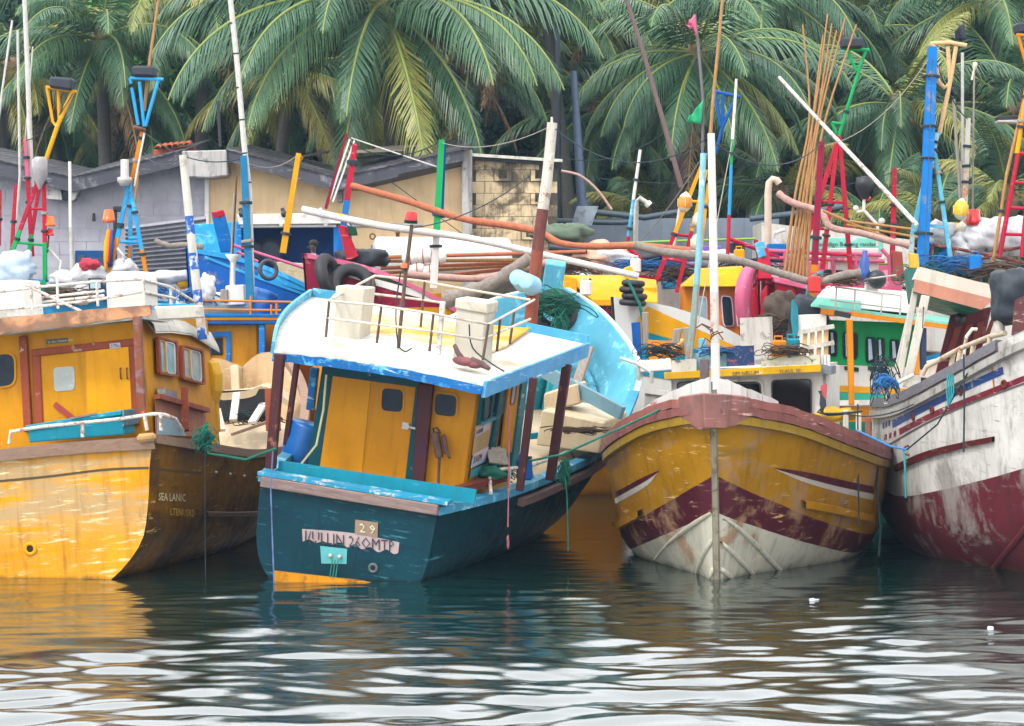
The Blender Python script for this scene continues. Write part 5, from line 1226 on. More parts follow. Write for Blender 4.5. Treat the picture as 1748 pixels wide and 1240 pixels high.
for q in ([(1416, 566), (1428, 567), (1428, 608), (1416, 606)], [(1441, 568), (1463, 570), (1463, 613), (1441, 611)], [(1480, 577), (1494, 578), (1494, 619), (1480, 618)], [(1498, 578), (1509, 579), (1509, 621), (1498, 620)], [(1521, 581), (1534, 582), (1534, 616), (1521, 615)]):
    f = wbox(Mb, rounded(grow(q, 2)), YM - .04, .06, M_dgreen, 'window', cm, 0); wbox(Mb, rounded(q), YM - .06, .05, M_glass, 'pane', f, 0)
    x0, y0 = q[0]; x1 = q[1][0]
    wbox(Mb, [(x0 + 2, y0 + 2), (x0 + (x1 - x0) * .5, y0 + 2), (x0 + (x1 - x0) * .7, q[2][1] - 6), (x0 + 3, q[3][1] - 2)], YM - .066, .01, M_bagb, 'curtain', f, 0)
for x in (1442, 1482): wbox(Mb, [(x, 625), (x + 24, 628), (x + 24, 635), (x, 632)], YM - .09, .04, M_dgreen, 'vent', cm, 0)
for q, mt, yy, nm in (([(1405, 657), (1575, 665), (1575, 676), (1405, 668)], M_yellow, YM - .1, 'orange_band'), ([(1405, 668.5), (1575, 676.5), (1575, 694), (1405, 690)], clean('teal_band', '#18a888', .5), YM - .1, 'teal_band_board')):
    wbox(Mb, q, yy, .06, mt, nm, cm, 0)
m = MB(); m.hexa([P(1398, 526, 47.6), P(1625, 556, 47.6), P(1625, 545, 50.6), P(1398, 520, 50.6)], [P(1398, 520, 47.6), P(1625, 551, 47.6), P(1625, 542, 50.6), P(1398, 516, 50.6)]); rm = m.build('roof', M_mint, Mb, world=True)
m = MB(); m.bar(P(1452, 536, 47.55), P(1622, 559, 47.55), .05, .09); m.build('roof_edge', M_orange, rm, world=True)
m = MB(); m.bar(P(1401, 531, 47.55), P(1424, 535, 47.55), .05, .1); m.build('roof_edge', M_orange, rm, world=True)
m = MB(); m.bar(P(1424, 534, 47.54), P(1452, 540, 47.54), .06, .1); m.build('roof_edge', M_black, rm, world=True, label='broken blackened roof edge')
m = MB(); m.hexa([P(1385, 520, 47.8), P(1560, 536, 47.8), P(1560, 530, 50), P(1385, 516, 50)], [P(1410, 490, 48.4), P(1555, 500, 48.4), P(1555, 498, 49.8), P(1412, 488, 49.8)]); m.build('upper_cabin', M_white, Mb, .03, world=True)
m = MB(); m.hexa([P(1384, 524, 47.7), P(1470, 530, 47.7), P(1470, 526, 47.9), P(1384, 520, 47.9)], [P(1396, 508, 47.9), P(1470, 514, 47.9), P(1470, 513, 48.0), P(1396, 507, 48.0)]); m.build('mint_band', M_mint, Mb, world=True)
wbox(Mb, [(1360, 538), (1411, 536), (1411, 612), (1360, 614)], 47.6, .5, M_white, 'locker')
for q in ([(1445, 545), (1456, 546), (1459, 692), (1450, 692)], [(1559, 566), (1569, 567), (1570, 640), (1561, 640)]): wbox(Mb, q, 47.4, .13, M_orange, 'roof_post')
wbox(Mb, [(1572, 562), (1582, 560), (1582, 632), (1572, 632)], 47.8, .15, clean('navy_post', '#102a52', .5), 'cabin_post')
wpipes(Mb, [[(1425, 490), (1540, 505)], [(1418, 512), (1540, 528)], [(1428, 490), (1426, 530)], [(1460, 494), (1458, 530)], [(1506, 500), (1504, 535)], [(1538, 505), (1536, 538)], [(1398, 474), (1440, 485), (1470, 478), (1530, 470)]], 47.6, .018, M_steel, 'roof_rail')
m = MB(); m.ball(P(1497, 477, 48.2), .19, 0, 14, 8, (1, .8, 1)); m.build('roof_horn', M_black, Mb, world=True)
wbox(Mb, [(1478, 478), (1500, 480), (1500, 505), (1478, 503)], 48.4, .2, M_white, 'roof_box')
m = MB(); m.lathe([(.03, .0), (.11, .05), (.12, .2), (.09, .28), (.11, .42), (.05, .5), (.05, .62), (0, .62)], P(1475, 482, 48.3), (.03, 0, 1), 12); tag(m.build('buoy', clean('blue_buoy', '#1a4a9a', .4)), 'blue and yellow lamp buoy standing on the mint roof', 'buoy')
m = MB(); m.lathe([(.122, .1), (.122, .19)], P(1475, 482, 48.3), (.03, 0, 1), 12)
# ============================================================ roof clutter, masts, spars and buoys of the boats behind
def seg(T, pts, Y, r, mat, name='mast', n=7, r2=None, parent=None, label=None):
    m = MB(); p = [P(x, y, Y) for x, y in pts]; k = len(p)
    m.tube(p, [r + ((r2 or r) - r) * i / (k - 1) for i in range(k)], n); return m.build(name, mat, parent or T, world=True, label=label)
def bands(T, a, b, Y, w, cols, name='mast', parent=None, square=True, label=None):
    """a painted pole from pixel a (top) to b (foot); cols = [(material, share)]"""
    n = sum(c[1] for c in cols); t = 0; out = []
    for m_, s_ in cols: out.append((m_, t / n, (t + s_) / n)); t += s_
    if w >= .045 and name in ('mast', 'tripod_leg') and T is not None:                # rope whippings and wire turns
        pa, pb = P(*a, Y), P(*b, Y); d = pb - pa
        for k in range(random.choice((1, 2, 2, 3))):
            q = MB(); c = pa + d * random.uniform(.12, .85); ax = d.normalized() + Vector((random.uniform(-.1, .1), 0, 0))
            q.lathe([(w * 1.5, -.03), (w * 1.62, 0), (w * 1.5, .03)], c, ax, 8); q.build('rope_whipping', random.choice((M_black, M_dkrope, M_dkrope, M_greywood)), T, world=True)
    return mast(T, [a, b], Y, (w * .72, w * .9), out, name, 8, parent, label, square)

# ---- the boat whose roof clutter shows above the yellow boat
BL = Thing('moored_boat', 'white and blue boat with sacks, tube rails and coloured tripod masts on its roof', 'fishing boat', pose((-10.5, 54, 0), 90), 'fishing boats moored behind the front row')
HBL = Hull(BL, [st(-5, 1.4, 2.0), st(-2, 1.6, 1.9), st(2, 1.6, 1.9), st(4.2, 1.2, 2.1), st(5.4, .05, 2.4)], 24, 10)
HBL.shell(M_white); HBL.inside(M_blue, M_cream, lambda y: 1.5); HBL.rail(M_blue, .12, .1)
YB = 53.2
wbox(BL, [(-80, 518), (262, 512), (262, 534), (-80, 538)], YB, 2.4, M_cyan, 'roof'); wbox(BL, [(-60, 534), (240, 534), (240, 640), (-60, 640)], YB + .3, 1.8, M_white, 'cabin')
wpipes(BL, [[(30, 478), (130, 482)], [(50, 497), (180, 500)], [(130, 470), (205, 472)], [(205, 480), (300, 492)], [(215, 496), (300, 500)], [(60, 478), (60, 515)], [(128, 470), (128, 512)], [(298, 490), (298, 520)]], YB - .1, .028, M_cyan, 'roof_rail')
wpipes(BL, [[(58, 483), (76, 483)], [(58, 497), (78, 497)], [(58, 483), (58, 515)], [(76, 470), (78, 515)]], YB - .2, .03, M_green, 'tripod_foot')
for i, (px, py, r, sq, mt, lb) in enumerate(((30, 462, .36, (1.15, .7, 1.1), M_bagb, 'bluish white sack slumped beside the red tripod mast'), (18, 444, .24, (1, .7, .8), M_bagb, 'bluish sack topmost at the frame edge'),
        (118, 476, .3, (1.3, .7, .6), M_bag, 'flat white sack on the blue rail'), (152, 470, .4, (1.1, .7, .75), M_bag, 'large white sack with red cloth on it'),
        (140, 500, .32, (1.1, .7, .8), M_bag, 'white sack below the red cloth'), (212, 458, .28, (1.1, .7, .7), M_bag, 'white sack between the legs of the blue tripod'),
        (290, 473, .34, (1.9, .7, .42), M_bag, 'long white bundle by the chipped mast'), (316, 482, .16, (1.2, .7, .9), clean('yellow_cloth', '#e0a814', .9), 'small yellow bag at the foot of the chipped mast'))):
    lump('sack', lb, 'sack', P(px, py, YB - .2 + .03 * i), r, sq, mt, i * 3.1, .3, 'sacks on the boat roofs')
lump('cloth', 'crumpled red cloth on the large white sack', 'cloth', P(152, 452, YB - .35), .22, (1.0, .6, .6), clean('red_cloth', '#b83244', .9), 5, .4)
wbox(BL, [(-10, 462), (8, 460), (8, 470), (-10, 472)], YB - .3, .3, M_black, 'pipe_end')
sc = Thing('screen', 'small dark framed display standing among the white sacks', 'screen', Matrix.Translation(P(163, 497, YB - .6)))
wbox(sc, [(150, 475), (174, 475), (175, 497), (152, 498)], YB - .6, .08, M_black, 'housing'); wbox(sc, [(153, 478), (171, 478), (172, 493), (154, 494)], YB - .62, .03, clean('pale_screen', '#9cc0c4', .2), 'display')
for q, mt, lb in (([(70, 500), (90, 496), (96, 515), (74, 515)], M_blue, 'blue crate under the white pipe rail'), ([(175, 497), (200, 497), (200, 515), (175, 515)], M_blueD, 'dark blue crate beside the white roof locker'), ([(100, 505), (125, 503), (126, 514), (100, 515)], M_yellow, 'yellow crate under the tube rail')):
    m = MB(); f = [P(x, y, YB - .4) for x, y in q]; m.prism(f, (0, .4, 0)); tag(m.build('crate', mt, bevel=.02), lb, 'crate', 'crates on the boat roof')
# red, green and yellow tripod
TR = [(M_red, .72), (M_green, .28)]
bands(BL, (76, 278), (18, 438), YB, .05, TR, 'tripod_leg'); bands(BL, (70, 300), (48, 440), YB + .4, .045, TR, 'tripod_leg'); bands(BL, (75, 280), (77, 478), YB - .1, .05, [(M_red, .68), (M_green, .32)], 'tripod_leg')
for a, b, mt in (((52, 357), (75, 357), M_red), ((28, 414), (76, 419), M_green), ((57, 278), (78, 278), M_red), ((60, 282), (68, 297), M_red)): seg(BL, [a, b], YB, .03, mt, 'crossbar')
seg(BL, [(77, 277), (99, 213), (124, 157)], YB, .05, M_yellow, 'mast', 8)
for pts in ([(80, 150), (90, 208), (97, 216)], [(99, 155), (101, 205)], [(78, 149), (131, 157)]): seg(BL, pts, YB, .035, M_yellow, 'mast_fork')
def bagbox(q, Y, lb, d=.45, mat=None):
    m = MB(); f = [P(x, y, Y) for x, y in q]; m.prism(f, (0, d, 0)); o = m.build('lamp_box', mat or M_tarp, bevel=.05); tag(o, lb, 'lamp box', 'wrapped lamp boxes on the masts')
bagbox([(84, 130), (124, 133), (122, 155), (82, 149)], YB - .2, 'black wrapped box on the yellow fork mast')
m = MB(); c = P(68, 292, YB - .25); m.lathe([(.1, .3), (.17, .22), (.17, -.1), (.06, -.32), (.03, -.4)], c, (0, 0, 1), 14); o = m.build('lantern_cage', clean('pale_wire_glass', '#9a9496', .3, .2)); tag(o, 'pale lantern hung at the head of the red tripod', 'lantern')
bands(BL, (43, 238), (55, 438), YB + .6, .05, [(M_pinkp, .33), (M_red, .67)]); bands(BL, (27, 315), (20, 432), YB + .5, .045, [(M_red, 1)])
bands(BL, (0, 325), (-2, 420), YB + .6, .045, [(M_red, 1)])
seg(BL, [(41, -15), (47, 120), (54, 320)], YB + .7, .05, M_bamw, 'pole', 7, .06); seg(BL, [(21, 35), (3, 160), (-4, 220)], YB + .8, .025, M_bamw, 'pole'); seg(BL, [(30, 52), (34, 300), (25, 420)], YB + .9, .03, M_bamw, 'pole')
seg(BL, [(56, 80), (42, 250)], YB + 1.0, .016, M_bamw, 'pole')
seg(BL, [(119, 276), (120, 388)], YB - .1, .035, M_white, 'pole'); seg(BL, [(121, 388), (124, 515)], YB - .1, .05, M_steel, 'pole')
seg(BL, [(84, 390), (81, 432)], YB, .02, M_rust, 'lamp_pole'); seg(BL, [(82, 424), (104, 446), (100, 475)], YB, .03, M_whitem, 'lamp_arm')
for px, py, r, mt in ((85, 378, .11, M_orlamp), (86, 397, .07, M_redlamp)):
    m = MB(); c = P(px, py, YB - .05); m.lathe([(0, r), (r * .85, r * .9), (r, -.5 * r), (r * 1.1, -.55 * r), (r * 1.05, -r), (0, -r)], c, (0, 0, 1), 12); m.build('beacon_lamp', mt, BL, world=True)
# blue and yellow tripod with box lamp
SB, OY = M_cyan, M_orange
bands(BL, (222, 308), (186, 472), YB - .1, .055, [(SB, .6), (OY, .4)], 'tripod_leg'); bands(BL, (222, 308), (223, 455), YB + .5, .05, [(SB, 1)], 'tripod_leg'); bands(BL, (224, 330), (254, 490), YB - .2, .05, [(SB, .6), (OY, .4)], 'tripod_leg')
bands(BL, (222, 420), (219, 466), YB + .2, .045, [(OY, 1)], 'tripod_leg')
for a, b in (((204, 413), (238, 414)), ((220, 407), (236, 407)), ((206, 307), (222, 330))): seg(BL, [a, b], YB - .1, .035, SB, 'crossbar')
bands(BL, (243, 222), (226, 305), YB - .1, .05, [(M_orange, 1)]); seg(BL, [(247, 226), (229, 318)], YB - .2, .022, M_white, 'cable_tube')
for a, b in (((225, 150), (236, 214)), ((238, 140), (246, 216)), ((270, 138), (248, 216)), ((222, 134), (279, 136)), ((222, 134), (224, 143))): seg(BL, [a, b], YB - .1, .038, SB, 'mast_fork')
m = MB(); m.torus(P(238, 220, YB - .1), .1, .05, (.3, 0, 1), 12, 6); m.build('lashing', M_rust, BL, world=True)
bagbox([(224, 112), (264, 112), (265, 132), (225, 130)], YB - .2, 'black wrapped box on the blue fork mast')
seg(BL, [(272, -12), (256, 100), (246, 190)], YB + .2, .03, M_bamboo, 'whip_pole', 6, .04); seg(BL, [(236, 292), (230, 350)], YB + .3, .03, M_bamboo, 'pole')
m = MB(); m.lathe([(.0, .28), (.09, .27), (.09, -.1), (.16, -.12), (.16, -.2), (.1, -.3), (0, -.3)], P(213, 294, YB - .3), (0, 0, 1), 12); m.build('pedestal_lamp', M_steel, BL, world=True)
seg(BL, [(204, 308), (226, 309)], YB - .3, .04, OY, 'lamp_ring')
m = MB(); c = P(186, 369, YB - .1); m.lathe([(0, .14), (.1, .13), (.13, -.06), (.14, -.07), (.13, -.14), (0, -.14)], c, (0, 0, 1), 12); m.build('beacon_lamp', M_orlamp, BL, world=True)
seg(BL, [(185, 378), (184, 470)], YB - .05, .02, M_steel, 'lamp_pole')
for i, (c0, mt) in enumerate(((183, M_yellow), (186, M_orange), (189, M_red), (191, M_blueD))):
    m = MB(); pts = [P(c0 + 1.5, 393, YB - .15), P(c0 - 1, 415, YB - .2), P(c0 - 2 - i * .5, 440 + i * 5, YB - .18), P(c0 - 3, 462 - i * 4, YB - .16)]; m.tube(pts, [.03, .06, .06, .03], 6)
    o = m.build('furled_flag', mt, BL, world=True)
wbox(BL, [(193, 358), (199, 356), (199, 465), (193, 465)], YB + .6, .1, M_black, 'stove_pipe'); wbox(BL, [(193, 352), (208, 352), (208, 362), (193, 362)], YB + .6, .1, M_black, 'stove_pipe')
seg(BL, [(200, 424), (211, 436), (207, 470)], YB - .2, .03, M_whitem, 'lamp_arm')
# ---- bamboo and blue mast on F, bare branch, yellow pole on G
seg(F, [(392, -12), (404, 100), (417, 250), (426, 330), (430, 500)], YF + .3, .055, M_bamw, 'bamboo_pole', 8, .06)
for t in ((396, 40), (403, 92), (407, 150), (413, 205), (418, 262), (424, 312)):
    m = MB(); c = P(*t, YF + .3); m.lathe([(.062, -.015), (.062, .015)], c, (.09, 0, -1), 8); m.build('joint', M_black, F, world=True)
bands(F, (416, 266), (427, 512), YF + .1, .085, [(paint('teal_blue_mast', '#1878a8', wa=.2, sa=.1, da=.3), 1)])
seg(F, [(404, 300), (395, 470)], YF + .5, .022, M_rust, 'pole'); seg(F, [(400, 330), (391, 520)], YF + .45, .02, M_greywood, 'pole')
seg(F, [(372, 172), (376, 250)], 60, .04, M_black, 'pole')
def spar(lb, pts, Y, r, mat, n=24, r2=None, rough=.25, cat='spar', group=None, name='timber_spar'):
    """a crooked tree trunk used as a boom, as a thing of its own"""
    c = curve([(*P(x, y, (Y if not isinstance(Y, tuple) else Y[0] + (Y[1] - Y[0]) * i / (len(pts) - 1))),) for i, (x, y) in enumerate(pts)], n); r2 = r2 or r
    m = MB(); m.tube(c, [(r + (r2 - r) * i / n) * (1 + rough * noise.noise(Vector((i * .7, r * 50, 0)))) for i in range(n + 1)], 9)
    o = m.build(name, mat); tag(o, lb, cat, group); return o
M_bark = wood('orange_brown_bark', '#84442c', '#aa6442', (3, 3, 3), .85); M_barkg = wood('grey_bark', '#5c544e', '#8a7f76', (3, 3, 3), .9); M_barkp = wood('pinkish_bark', '#8a6a60', '#b09086', (3, 3, 3), .9)
spar('short bare branch pointing out beside the chipped mast', [(264, 411), (290, 420), (318, 418), (347, 422)], 52, .06, M_barkg, 12)
bands(G, (510, 262), (483, 432), 54.2, .075, [(M_yellow, 1)]); seg(G, [(513, 266), (517, 270), (512, 276)], 54.2, .012, M_yellow, 'hook')
for a, b, mt, w in (((592, 228), (556, 357), M_crim, .035), ((597, 238), (563, 340), M_white, .025), ((605, 240), (568, 345), M_white, .022)): bands(H_, a, b, 51.6, w, [(mt, 1)], 'pole')
bands(H_, (606, 246), (580, 432), 51.2, .075, [(M_red, .52), (M_blue, .48)])
m = MB(); m.torus(P(584, 368, 51.2), .1, .03, (.1, 0, 1), 12, 6); tag(m.build('lashing', clean('yellow_cord', '#c8c030', .9)), 'yellow cord lashing on the red and blue mast', 'rope')
bands(H_, (754, 239), (740, 492), 51.0, .085, [(M_green, .62), (M_white, .38)]); bands(H_, (760, 246), (755, 365), 51.1, .03, [(M_blueD, 1)], 'pole')
m = MB()
for i in range(3): m.torus(P(749, 362 + 3 * i, 51), .12, .03, (.1 * i, .1, 1), 12, 6)
tag(m.build('lashing', M_blueD), 'blue rope lashing on the green and white mast', 'rope')
spar('crooked orange brown spar lashed to the green and white mast', [(600, 317), (640, 328), (700, 345), (750, 362), (800, 376), (870, 386), (925, 398), (955, 415), (1010, 421), (1080, 420), (1180, 428)], (50.6, 49), .068, M_bark, 40, .07)
spar('long pale straight spar slanting above the red striped hull', [(516, 358), (650, 386), (800, 407), (940, 438), (1090, 472)], (51.3, 50), .08, wood('pale_spar_timber', '#b4b0aa', '#d0ccc4', (3, 3, 3), .7), 20, .065, .06)
spar('grey bark log with sawn end across the teal boat roof rail', [(760, 512), (800, 500), (850, 478), (905, 440)], (45.5, 45), .15, M_barkg, 16, .12, .3)
spar('dark brown log behind the white mast foot', [(690, 468), (800, 476), (860, 468), (960, 440)], (53.5, 53), .08, M_barkp, 18, .07)
spar('grey crooked boom lashed across the pale blue mast', [(1082, 418), (1130, 430), (1185, 436), (1260, 445), (1330, 466), (1390, 482), (1430, 472), (1470, 465)], (47.6, 47.2), .085, M_barkg, 30, .07, .25)
spar('pinkish crooked spar with bamboo rods above the green sign', [(1328, 330), (1352, 346), (1400, 362), (1418, 388), (1470, 398), (1520, 412), (1560, 420)], (55, 54), .08, M_barkp, 26, .07)
for i, (a, b) in enumerate((((1405, 360), (1560, 428)), ((1420, 368), (1580, 432)), ((1445, 384), (1580, 408)), ((1450, 378), (1560, 392)))):
    o = seg(None, [a, b], 54.4, .03, M_bamboo, 'bamboo_rod'); tag(o, ('upper', 'second', 'lower', 'pale')[i] + ' tan bamboo rod resting along the pinkish spar', 'bamboo rod', 'bamboo rods on the spar')
for i, (a, b) in enumerate((((640, 440), (1000, 430)), ((640, 446), (960, 444)), ((650, 458), (960, 446)), ((650, 466), (900, 452)), ((700, 478), (960, 448)), ((640, 472), (880, 470)))):
    o = seg(None, [a, b], 55 + i * .12, .045, M_bamboo if i % 2 else M_bark, 'bamboo_rod'); tag(o, 'tan bamboo rod lying in the bundle behind the crimson boat', 'bamboo rod', 'bamboo rods behind the crimson boat')
for i, (px, py) in enumerate(((737, 436), (722, 438), (712, 460), (734, 464), (748, 440), (700, 441))):
    m = MB(); c = P(px, py, 54.5); m.lathe([(0, -.19), (.14, -.15), (.165, 0), (.14, .15), (0, .19)], c, (1, 0, .1), 12); m.torus(c, .168, .012, (1, 0, .1), 14, 5, 1)
    tag(m.build('float', [M_white, M_redlamp]), 'white net float with red cord in the cluster by the white mast foot', 'float', 'white net floats')
# ---- poles, pipes, flags in the middle
Q = Thing('moored_boat', 'white cluttered boat with pink rails and blue boxes moored nearest the quay', 'fishing boat', pose((5.5, 58.6, 0), 90), 'fishing boats moored behind the front row')
HQ = Hull(Q, [st(-6, 1.3, 2.6), st(-3, 1.6, 2.4), st(1, 1.6, 2.4), st(4.2, 1.2, 2.8), st(6, .05, 3.4)], 24, 10); HQ.shell(M_white); HQ.inside(M_cyan, M_cream, lambda y: 2.0); HQ.rail(M_white, .12, .1)
YQ = 57.4
wbox(Q, [(960, 446), (1330, 446), (1330, 560), (960, 560)], YQ + .6, 1.8, M_white, 'deckhouse'); wbox(Q, [(955, 428), (1180, 424), (1180, 447), (955, 447)], YQ + .4, 1.8, M_mint, 'roof')
wbox(Q, [(1330, 446), (1540, 450), (1540, 540), (1330, 540)], YQ + .8, 1.4, M_pinkp, 'deckhouse')
for a in ([(1050, 452), (1075, 470), (1130, 478)], [(1120, 448), (1290, 462)], [(1048, 430), (1050, 470)], [(1072, 424), (1108, 452)], [(1140, 440), (1290, 450)], [(1290, 410), (1300, 470)], [(1245, 408), (1330, 440)], [(1300, 428), (1505, 436)], [(1300, 440), (1510, 446)], [(1340, 430), (1340, 470)],
          [(1505, 425), (1518, 440), (1520, 480)], [(1250, 470), (1420, 490)], [(1420, 432), (1424, 470)], [(1460, 436), (1462, 470)]): seg(Q, a, YQ - .6, .05, M_red if a[0][0] < 1300 else M_pinkp, 'rail')
for a in ([(955, 420), (1150, 412), (1290, 408)], [(1400, 448), (1560, 452)], [(1000, 418), (1002, 440)]): seg(Q, a, YQ - .05, .03, clean('lime_rail_paint', '#7aa828', .5), 'rail')
for q, mt, lb in (([(1132, 430), (1152, 430), (1152, 475), (1132, 475)], M_blue, 'tall blue box beside the yellow tripod'), ([(1130, 474), (1172, 472), (1176, 492), (1132, 494)], M_cyan, 'low cyan crate under the tall blue box'),
                  ([(1312, 416), (1342, 416), (1342, 428), (1312, 428)], M_blue, 'blue crate left open beside the bamboo bundle'), ([(1314, 432), (1340, 432), (1340, 448), (1314, 448)], M_blueD, 'striped blue crate below the open blue crate'),
                  ([(1418, 424), (1500, 424), (1500, 470), (1418, 470)], M_white, 'big white fish box in front of the green sign'), ([(1410, 460), (1440, 460), (1440, 478), (1410, 478)], M_tarp, 'black covered box behind the mint roof'),
                  ([(1246, 415), (1272, 412), (1272, 430), (1246, 432)], M_tarp, 'black box above the pink rails'), ([(962, 456), (985, 456), (985, 484), (962, 484)], M_tarp, 'black and white case on the yellow boat'),
                  ([(1200, 420), (1232, 420), (1232, 438), (1200, 438)], clean('violet_crate', '#7a4ab8', .5), 'violet crate beside the pale blue mast')):
    m = MB(); m.prism([P(x, y, YQ - .5) for x, y in q], (0, .5, 0)); tag(m.build('crate', mt, bevel=.02), lb, 'crate', 'crates and boxes on the quay side boat')
for i, (px, py, r, sq, mt, lb) in enumerate(((1120, 436, .5, (1.6, .7, .5), M_tarp, 'dark tarpaulin heap behind the pink rails'), (1020, 440, .5, (1.4, .7, .7), clean('peach_cloth', '#d8a890', .9), 'peach cloth heap beside the yellow post'),
        (960, 398, .45, (1.5, .7, .5), clean('grey_green_cloth', '#5a6a58', .9), 'grey green tarpaulin heap by the block wall'), (1050, 440, .4, (1.5, .7, .5), M_bag, 'white sack heap on the mint roof'),
        (1215, 442, .4, (1.6, .7, .5), M_bagb, 'bluish sack heap beside the pale mast'), (990, 480, .3, (1.2, .7, .8), M_bag, 'black marked white sack on the yellow bow'))):
    lump('sack' if mt in (M_bag, M_bagb) else 'tarpaulin', lb, 'heap', P(px, py, YQ - .3 - .05 * i), r, sq, mt, i * 5.3 + 40, .35)
for i in range(3):
    o = seg(None, [(938, 421 + 4 * i), (1002, 428 + 4 * i)], YQ - .7 + .1 * i, .06, clean('slate_pipe', '#3c4a56', .4), 'plastic_pipe'); tag(o, ('topmost', 'middle', 'lowest')[i] + ' slate grey plastic pipe in the small stack by the pale spar', 'pipe', 'slate grey pipes')
bands(Q, (1093, 256), (1062, 480), YQ, .05, [(M_white, .38), (M_skyblue, .28), (M_red, .34)], square=False)
seg(Q, [(1085, 430), (1086, 345), (1092, 338), (1106, 348)], YQ + .2, .06, M_steel, 'vent_pipe', 9); seg(Q, [(1104, 346), (1109, 351)], YQ + .2, .09, M_white, 'vent_head', 9)
seg(Q, [(1066, -12), (1095, 80), (1130, 200), (1163, 320)], 56, .045, clean('brown_grey_pole', '#6a5250', .7), 'whip_pole', 6, .06)
seg(Q, [(1162, 345), (1148, 440)], 56, .04, M_bamw, 'pole')
for a, b, w, cc in (((1202, 272), (1112, 500), .055, [(M_yellow, .55), (M_red, .35), (M_crim, .1)]), ((1206, 290), (1155, 500), .05, [(M_yellow, .5), (M_red, .5)]), ((1212, 285), (1195, 440), .045, [(M_yellow, 1)])): bands(Q, a, b, 55.6, w, cc, 'tripod_leg')
for a, b, mt in (((1160, 342), (1192, 345), M_yellow), ((1150, 400), (1180, 404), M_red), ((1130, 440), (1168, 448), M_red)): seg(Q, [a, b], 55.6, .035, mt, 'crossbar')
def buoy(px, py, Y, s, cols, lb, group=None):
    m = MB(); c = P(px, py, Y); pr = [(0, -1.45), (.28, -1.4), (.62, -1.15), (.86, -.8), (1, -.35), (1, .35), (.86, .8), (.62, 1.15), (.28, 1.4), (.14, 1.55), (0, 1.6)]; ax = (.12, 0, 1)
    for i, (mt, a, b) in enumerate(cols): m.lathe([(r * s, z * s) for r, z in pr[a:b + 1]], c, ax, 14, i)
    for k in range(4):
        a = k * PI / 2; m.tube([c + Vector((math.cos(a) * s * 1.01, math.sin(a) * s * 1.01, z * s)) for z in (-.6, 0, .6)], .012, 4, 0)
    tag(m.build('buoy', [q[0] for q in cols]), lb, 'buoy', group)
M_buoyw = clean('cream_buoy', '#d4ccb4', .5, .15); M_buoyo = clean('orange_buoy', '#d88a14', .45, .15); M_buoyy = clean('yellow_buoy', '#e6b80c', .4, .1)
buoy(1169, 346, 55, .155, [(M_buoyw, 0, 3), (M_buoyo, 3, 6), (M_buoyw, 6, 10)], 'orange banded cream buoy hung on the yellow tripod', 'buoys on the yellow tripod')
buoy(1192, 375, 55, .12, [(M_buoyw, 0, 10)], 'small cream buoy hung between tripod and pale blue mast', 'buoys on the yellow tripod'); buoy(1189, 414, 55, .13, [(M_buoyw, 0, 10)], 'lowest cream buoy above the lashed boom', 'buoys on the yellow tripod')
bands(K_, (1186, 25), (1188, 60), 53, .03, [(M_greywood, 1)], 'whip_pole', square=False)
seg(K_, [(1186, 25), (1192, 80), (1200, 170), (1199, 300), (1192, 470)], 53, .03, clean('grey_whip_pole', '#6a6468', .7), 'whip_pole', 6, .035)
def flag(px, Y, lb, mat, c4):
    m = MB(); a, b, c, d = [P(x, y, Y) for x, y in c4]; rows = []
    for j in range(7):
        l = a.lerp(d, j / 6); r = b.lerp(c, j / 6)
        rows.append([l.lerp(r, i / 8) + Vector((.0, .12 * math.sin(i * 1.1 + j * .5) * i / 8, .03 * math.sin(i * 1.7 + j)  * i / 8)) for i in range(9)])
    m.grid(rows, 0, True); o = m.build('flag', mat); sm = o.modifiers.new('thickness', 'SOLIDIFY'); sm.thickness = .006; tag(o, lb, 'flag')
flag(0, 52.9, 'torn pink flag near the top of the thin whip pole', M_pinkp, [(1186, 24), (1170, 44), (1180, 46), (1191, 63)]); flag(0, 52.9, 'torn green flag on the thin whip pole', clean('emerald_cloth', '#18a870', .8), [(1200, 171), (1178, 198), (1170, 207), (1197, 213)])
seg(K_, [(1234, -12), (1228, 60), (1218, 160), (1212, 240)], 52, .03, M_bamboo, 'bamboo_pole', 6, .04)
bands(K_, (1257, 135), (1250, 245), 52.4, .04, [(M_white, 1)], square=False); bands(K_, (1250, 238), (1242, 440), 52.3, .045, [(M_green, .22), (M_cyan, .42), (M_red, .36)], square=False)
for a, b in (((1218, 156), (1264, 166)), ((1221, 158), (1230, 216)), ((1234, 160), (1234, 210)), ((1256, 168), (1231, 222)), ((1233, 216), (1222, 262)), ((1196, 262), (1208, 266))): seg(K_, [a, b], 52.6, .038, M_blueD, 'mast_fork')
# ---- bamboo bundle, red mast and tripod, white boom, vent pipe on the green cabin side
for i, (a, b) in enumerate((((1370, 42), (1382, 200)), ((1413, 24), (1392, 180)), ((1428, 52), (1398, 190)), ((1443, 30), (1402, 190)), ((1462, 42), (1410, 200)), ((1405, 60), (1388, 200)), ((1420, 40), (1396, 200)))):
    f = 1338 + 6.5 * i
    m = MB(); pts = curve([P(*a, 55.2), P(b[0], b[1], 55.1), P((b[0] + f) / 2 - 2, 330, 55), P(f, 478, 54.9)], 12); m.tube(pts, [.018 + .022 * k / 12 for k in range(13)], 6)
    tag(m.build('bamboo_stalk', M_bamboo), 'tall tan bamboo stalk in the upright bundle beside the red mast', 'bamboo stalk', 'bamboo stalks in the upright bundle')
bands(Mb, (1402, 242), (1386, 530), 48.9, .075, [(M_crim, .73), (M_orange, .27)], label='crimson mast with orange foot')
m = MB()
for k in range(3): m.tube([P(1380, 478 + 4 * k, 48.7), P(1392, 472 + 5 * k, 48.6), P(1402, 466 + 6 * k, 48.7)], .05, 6)
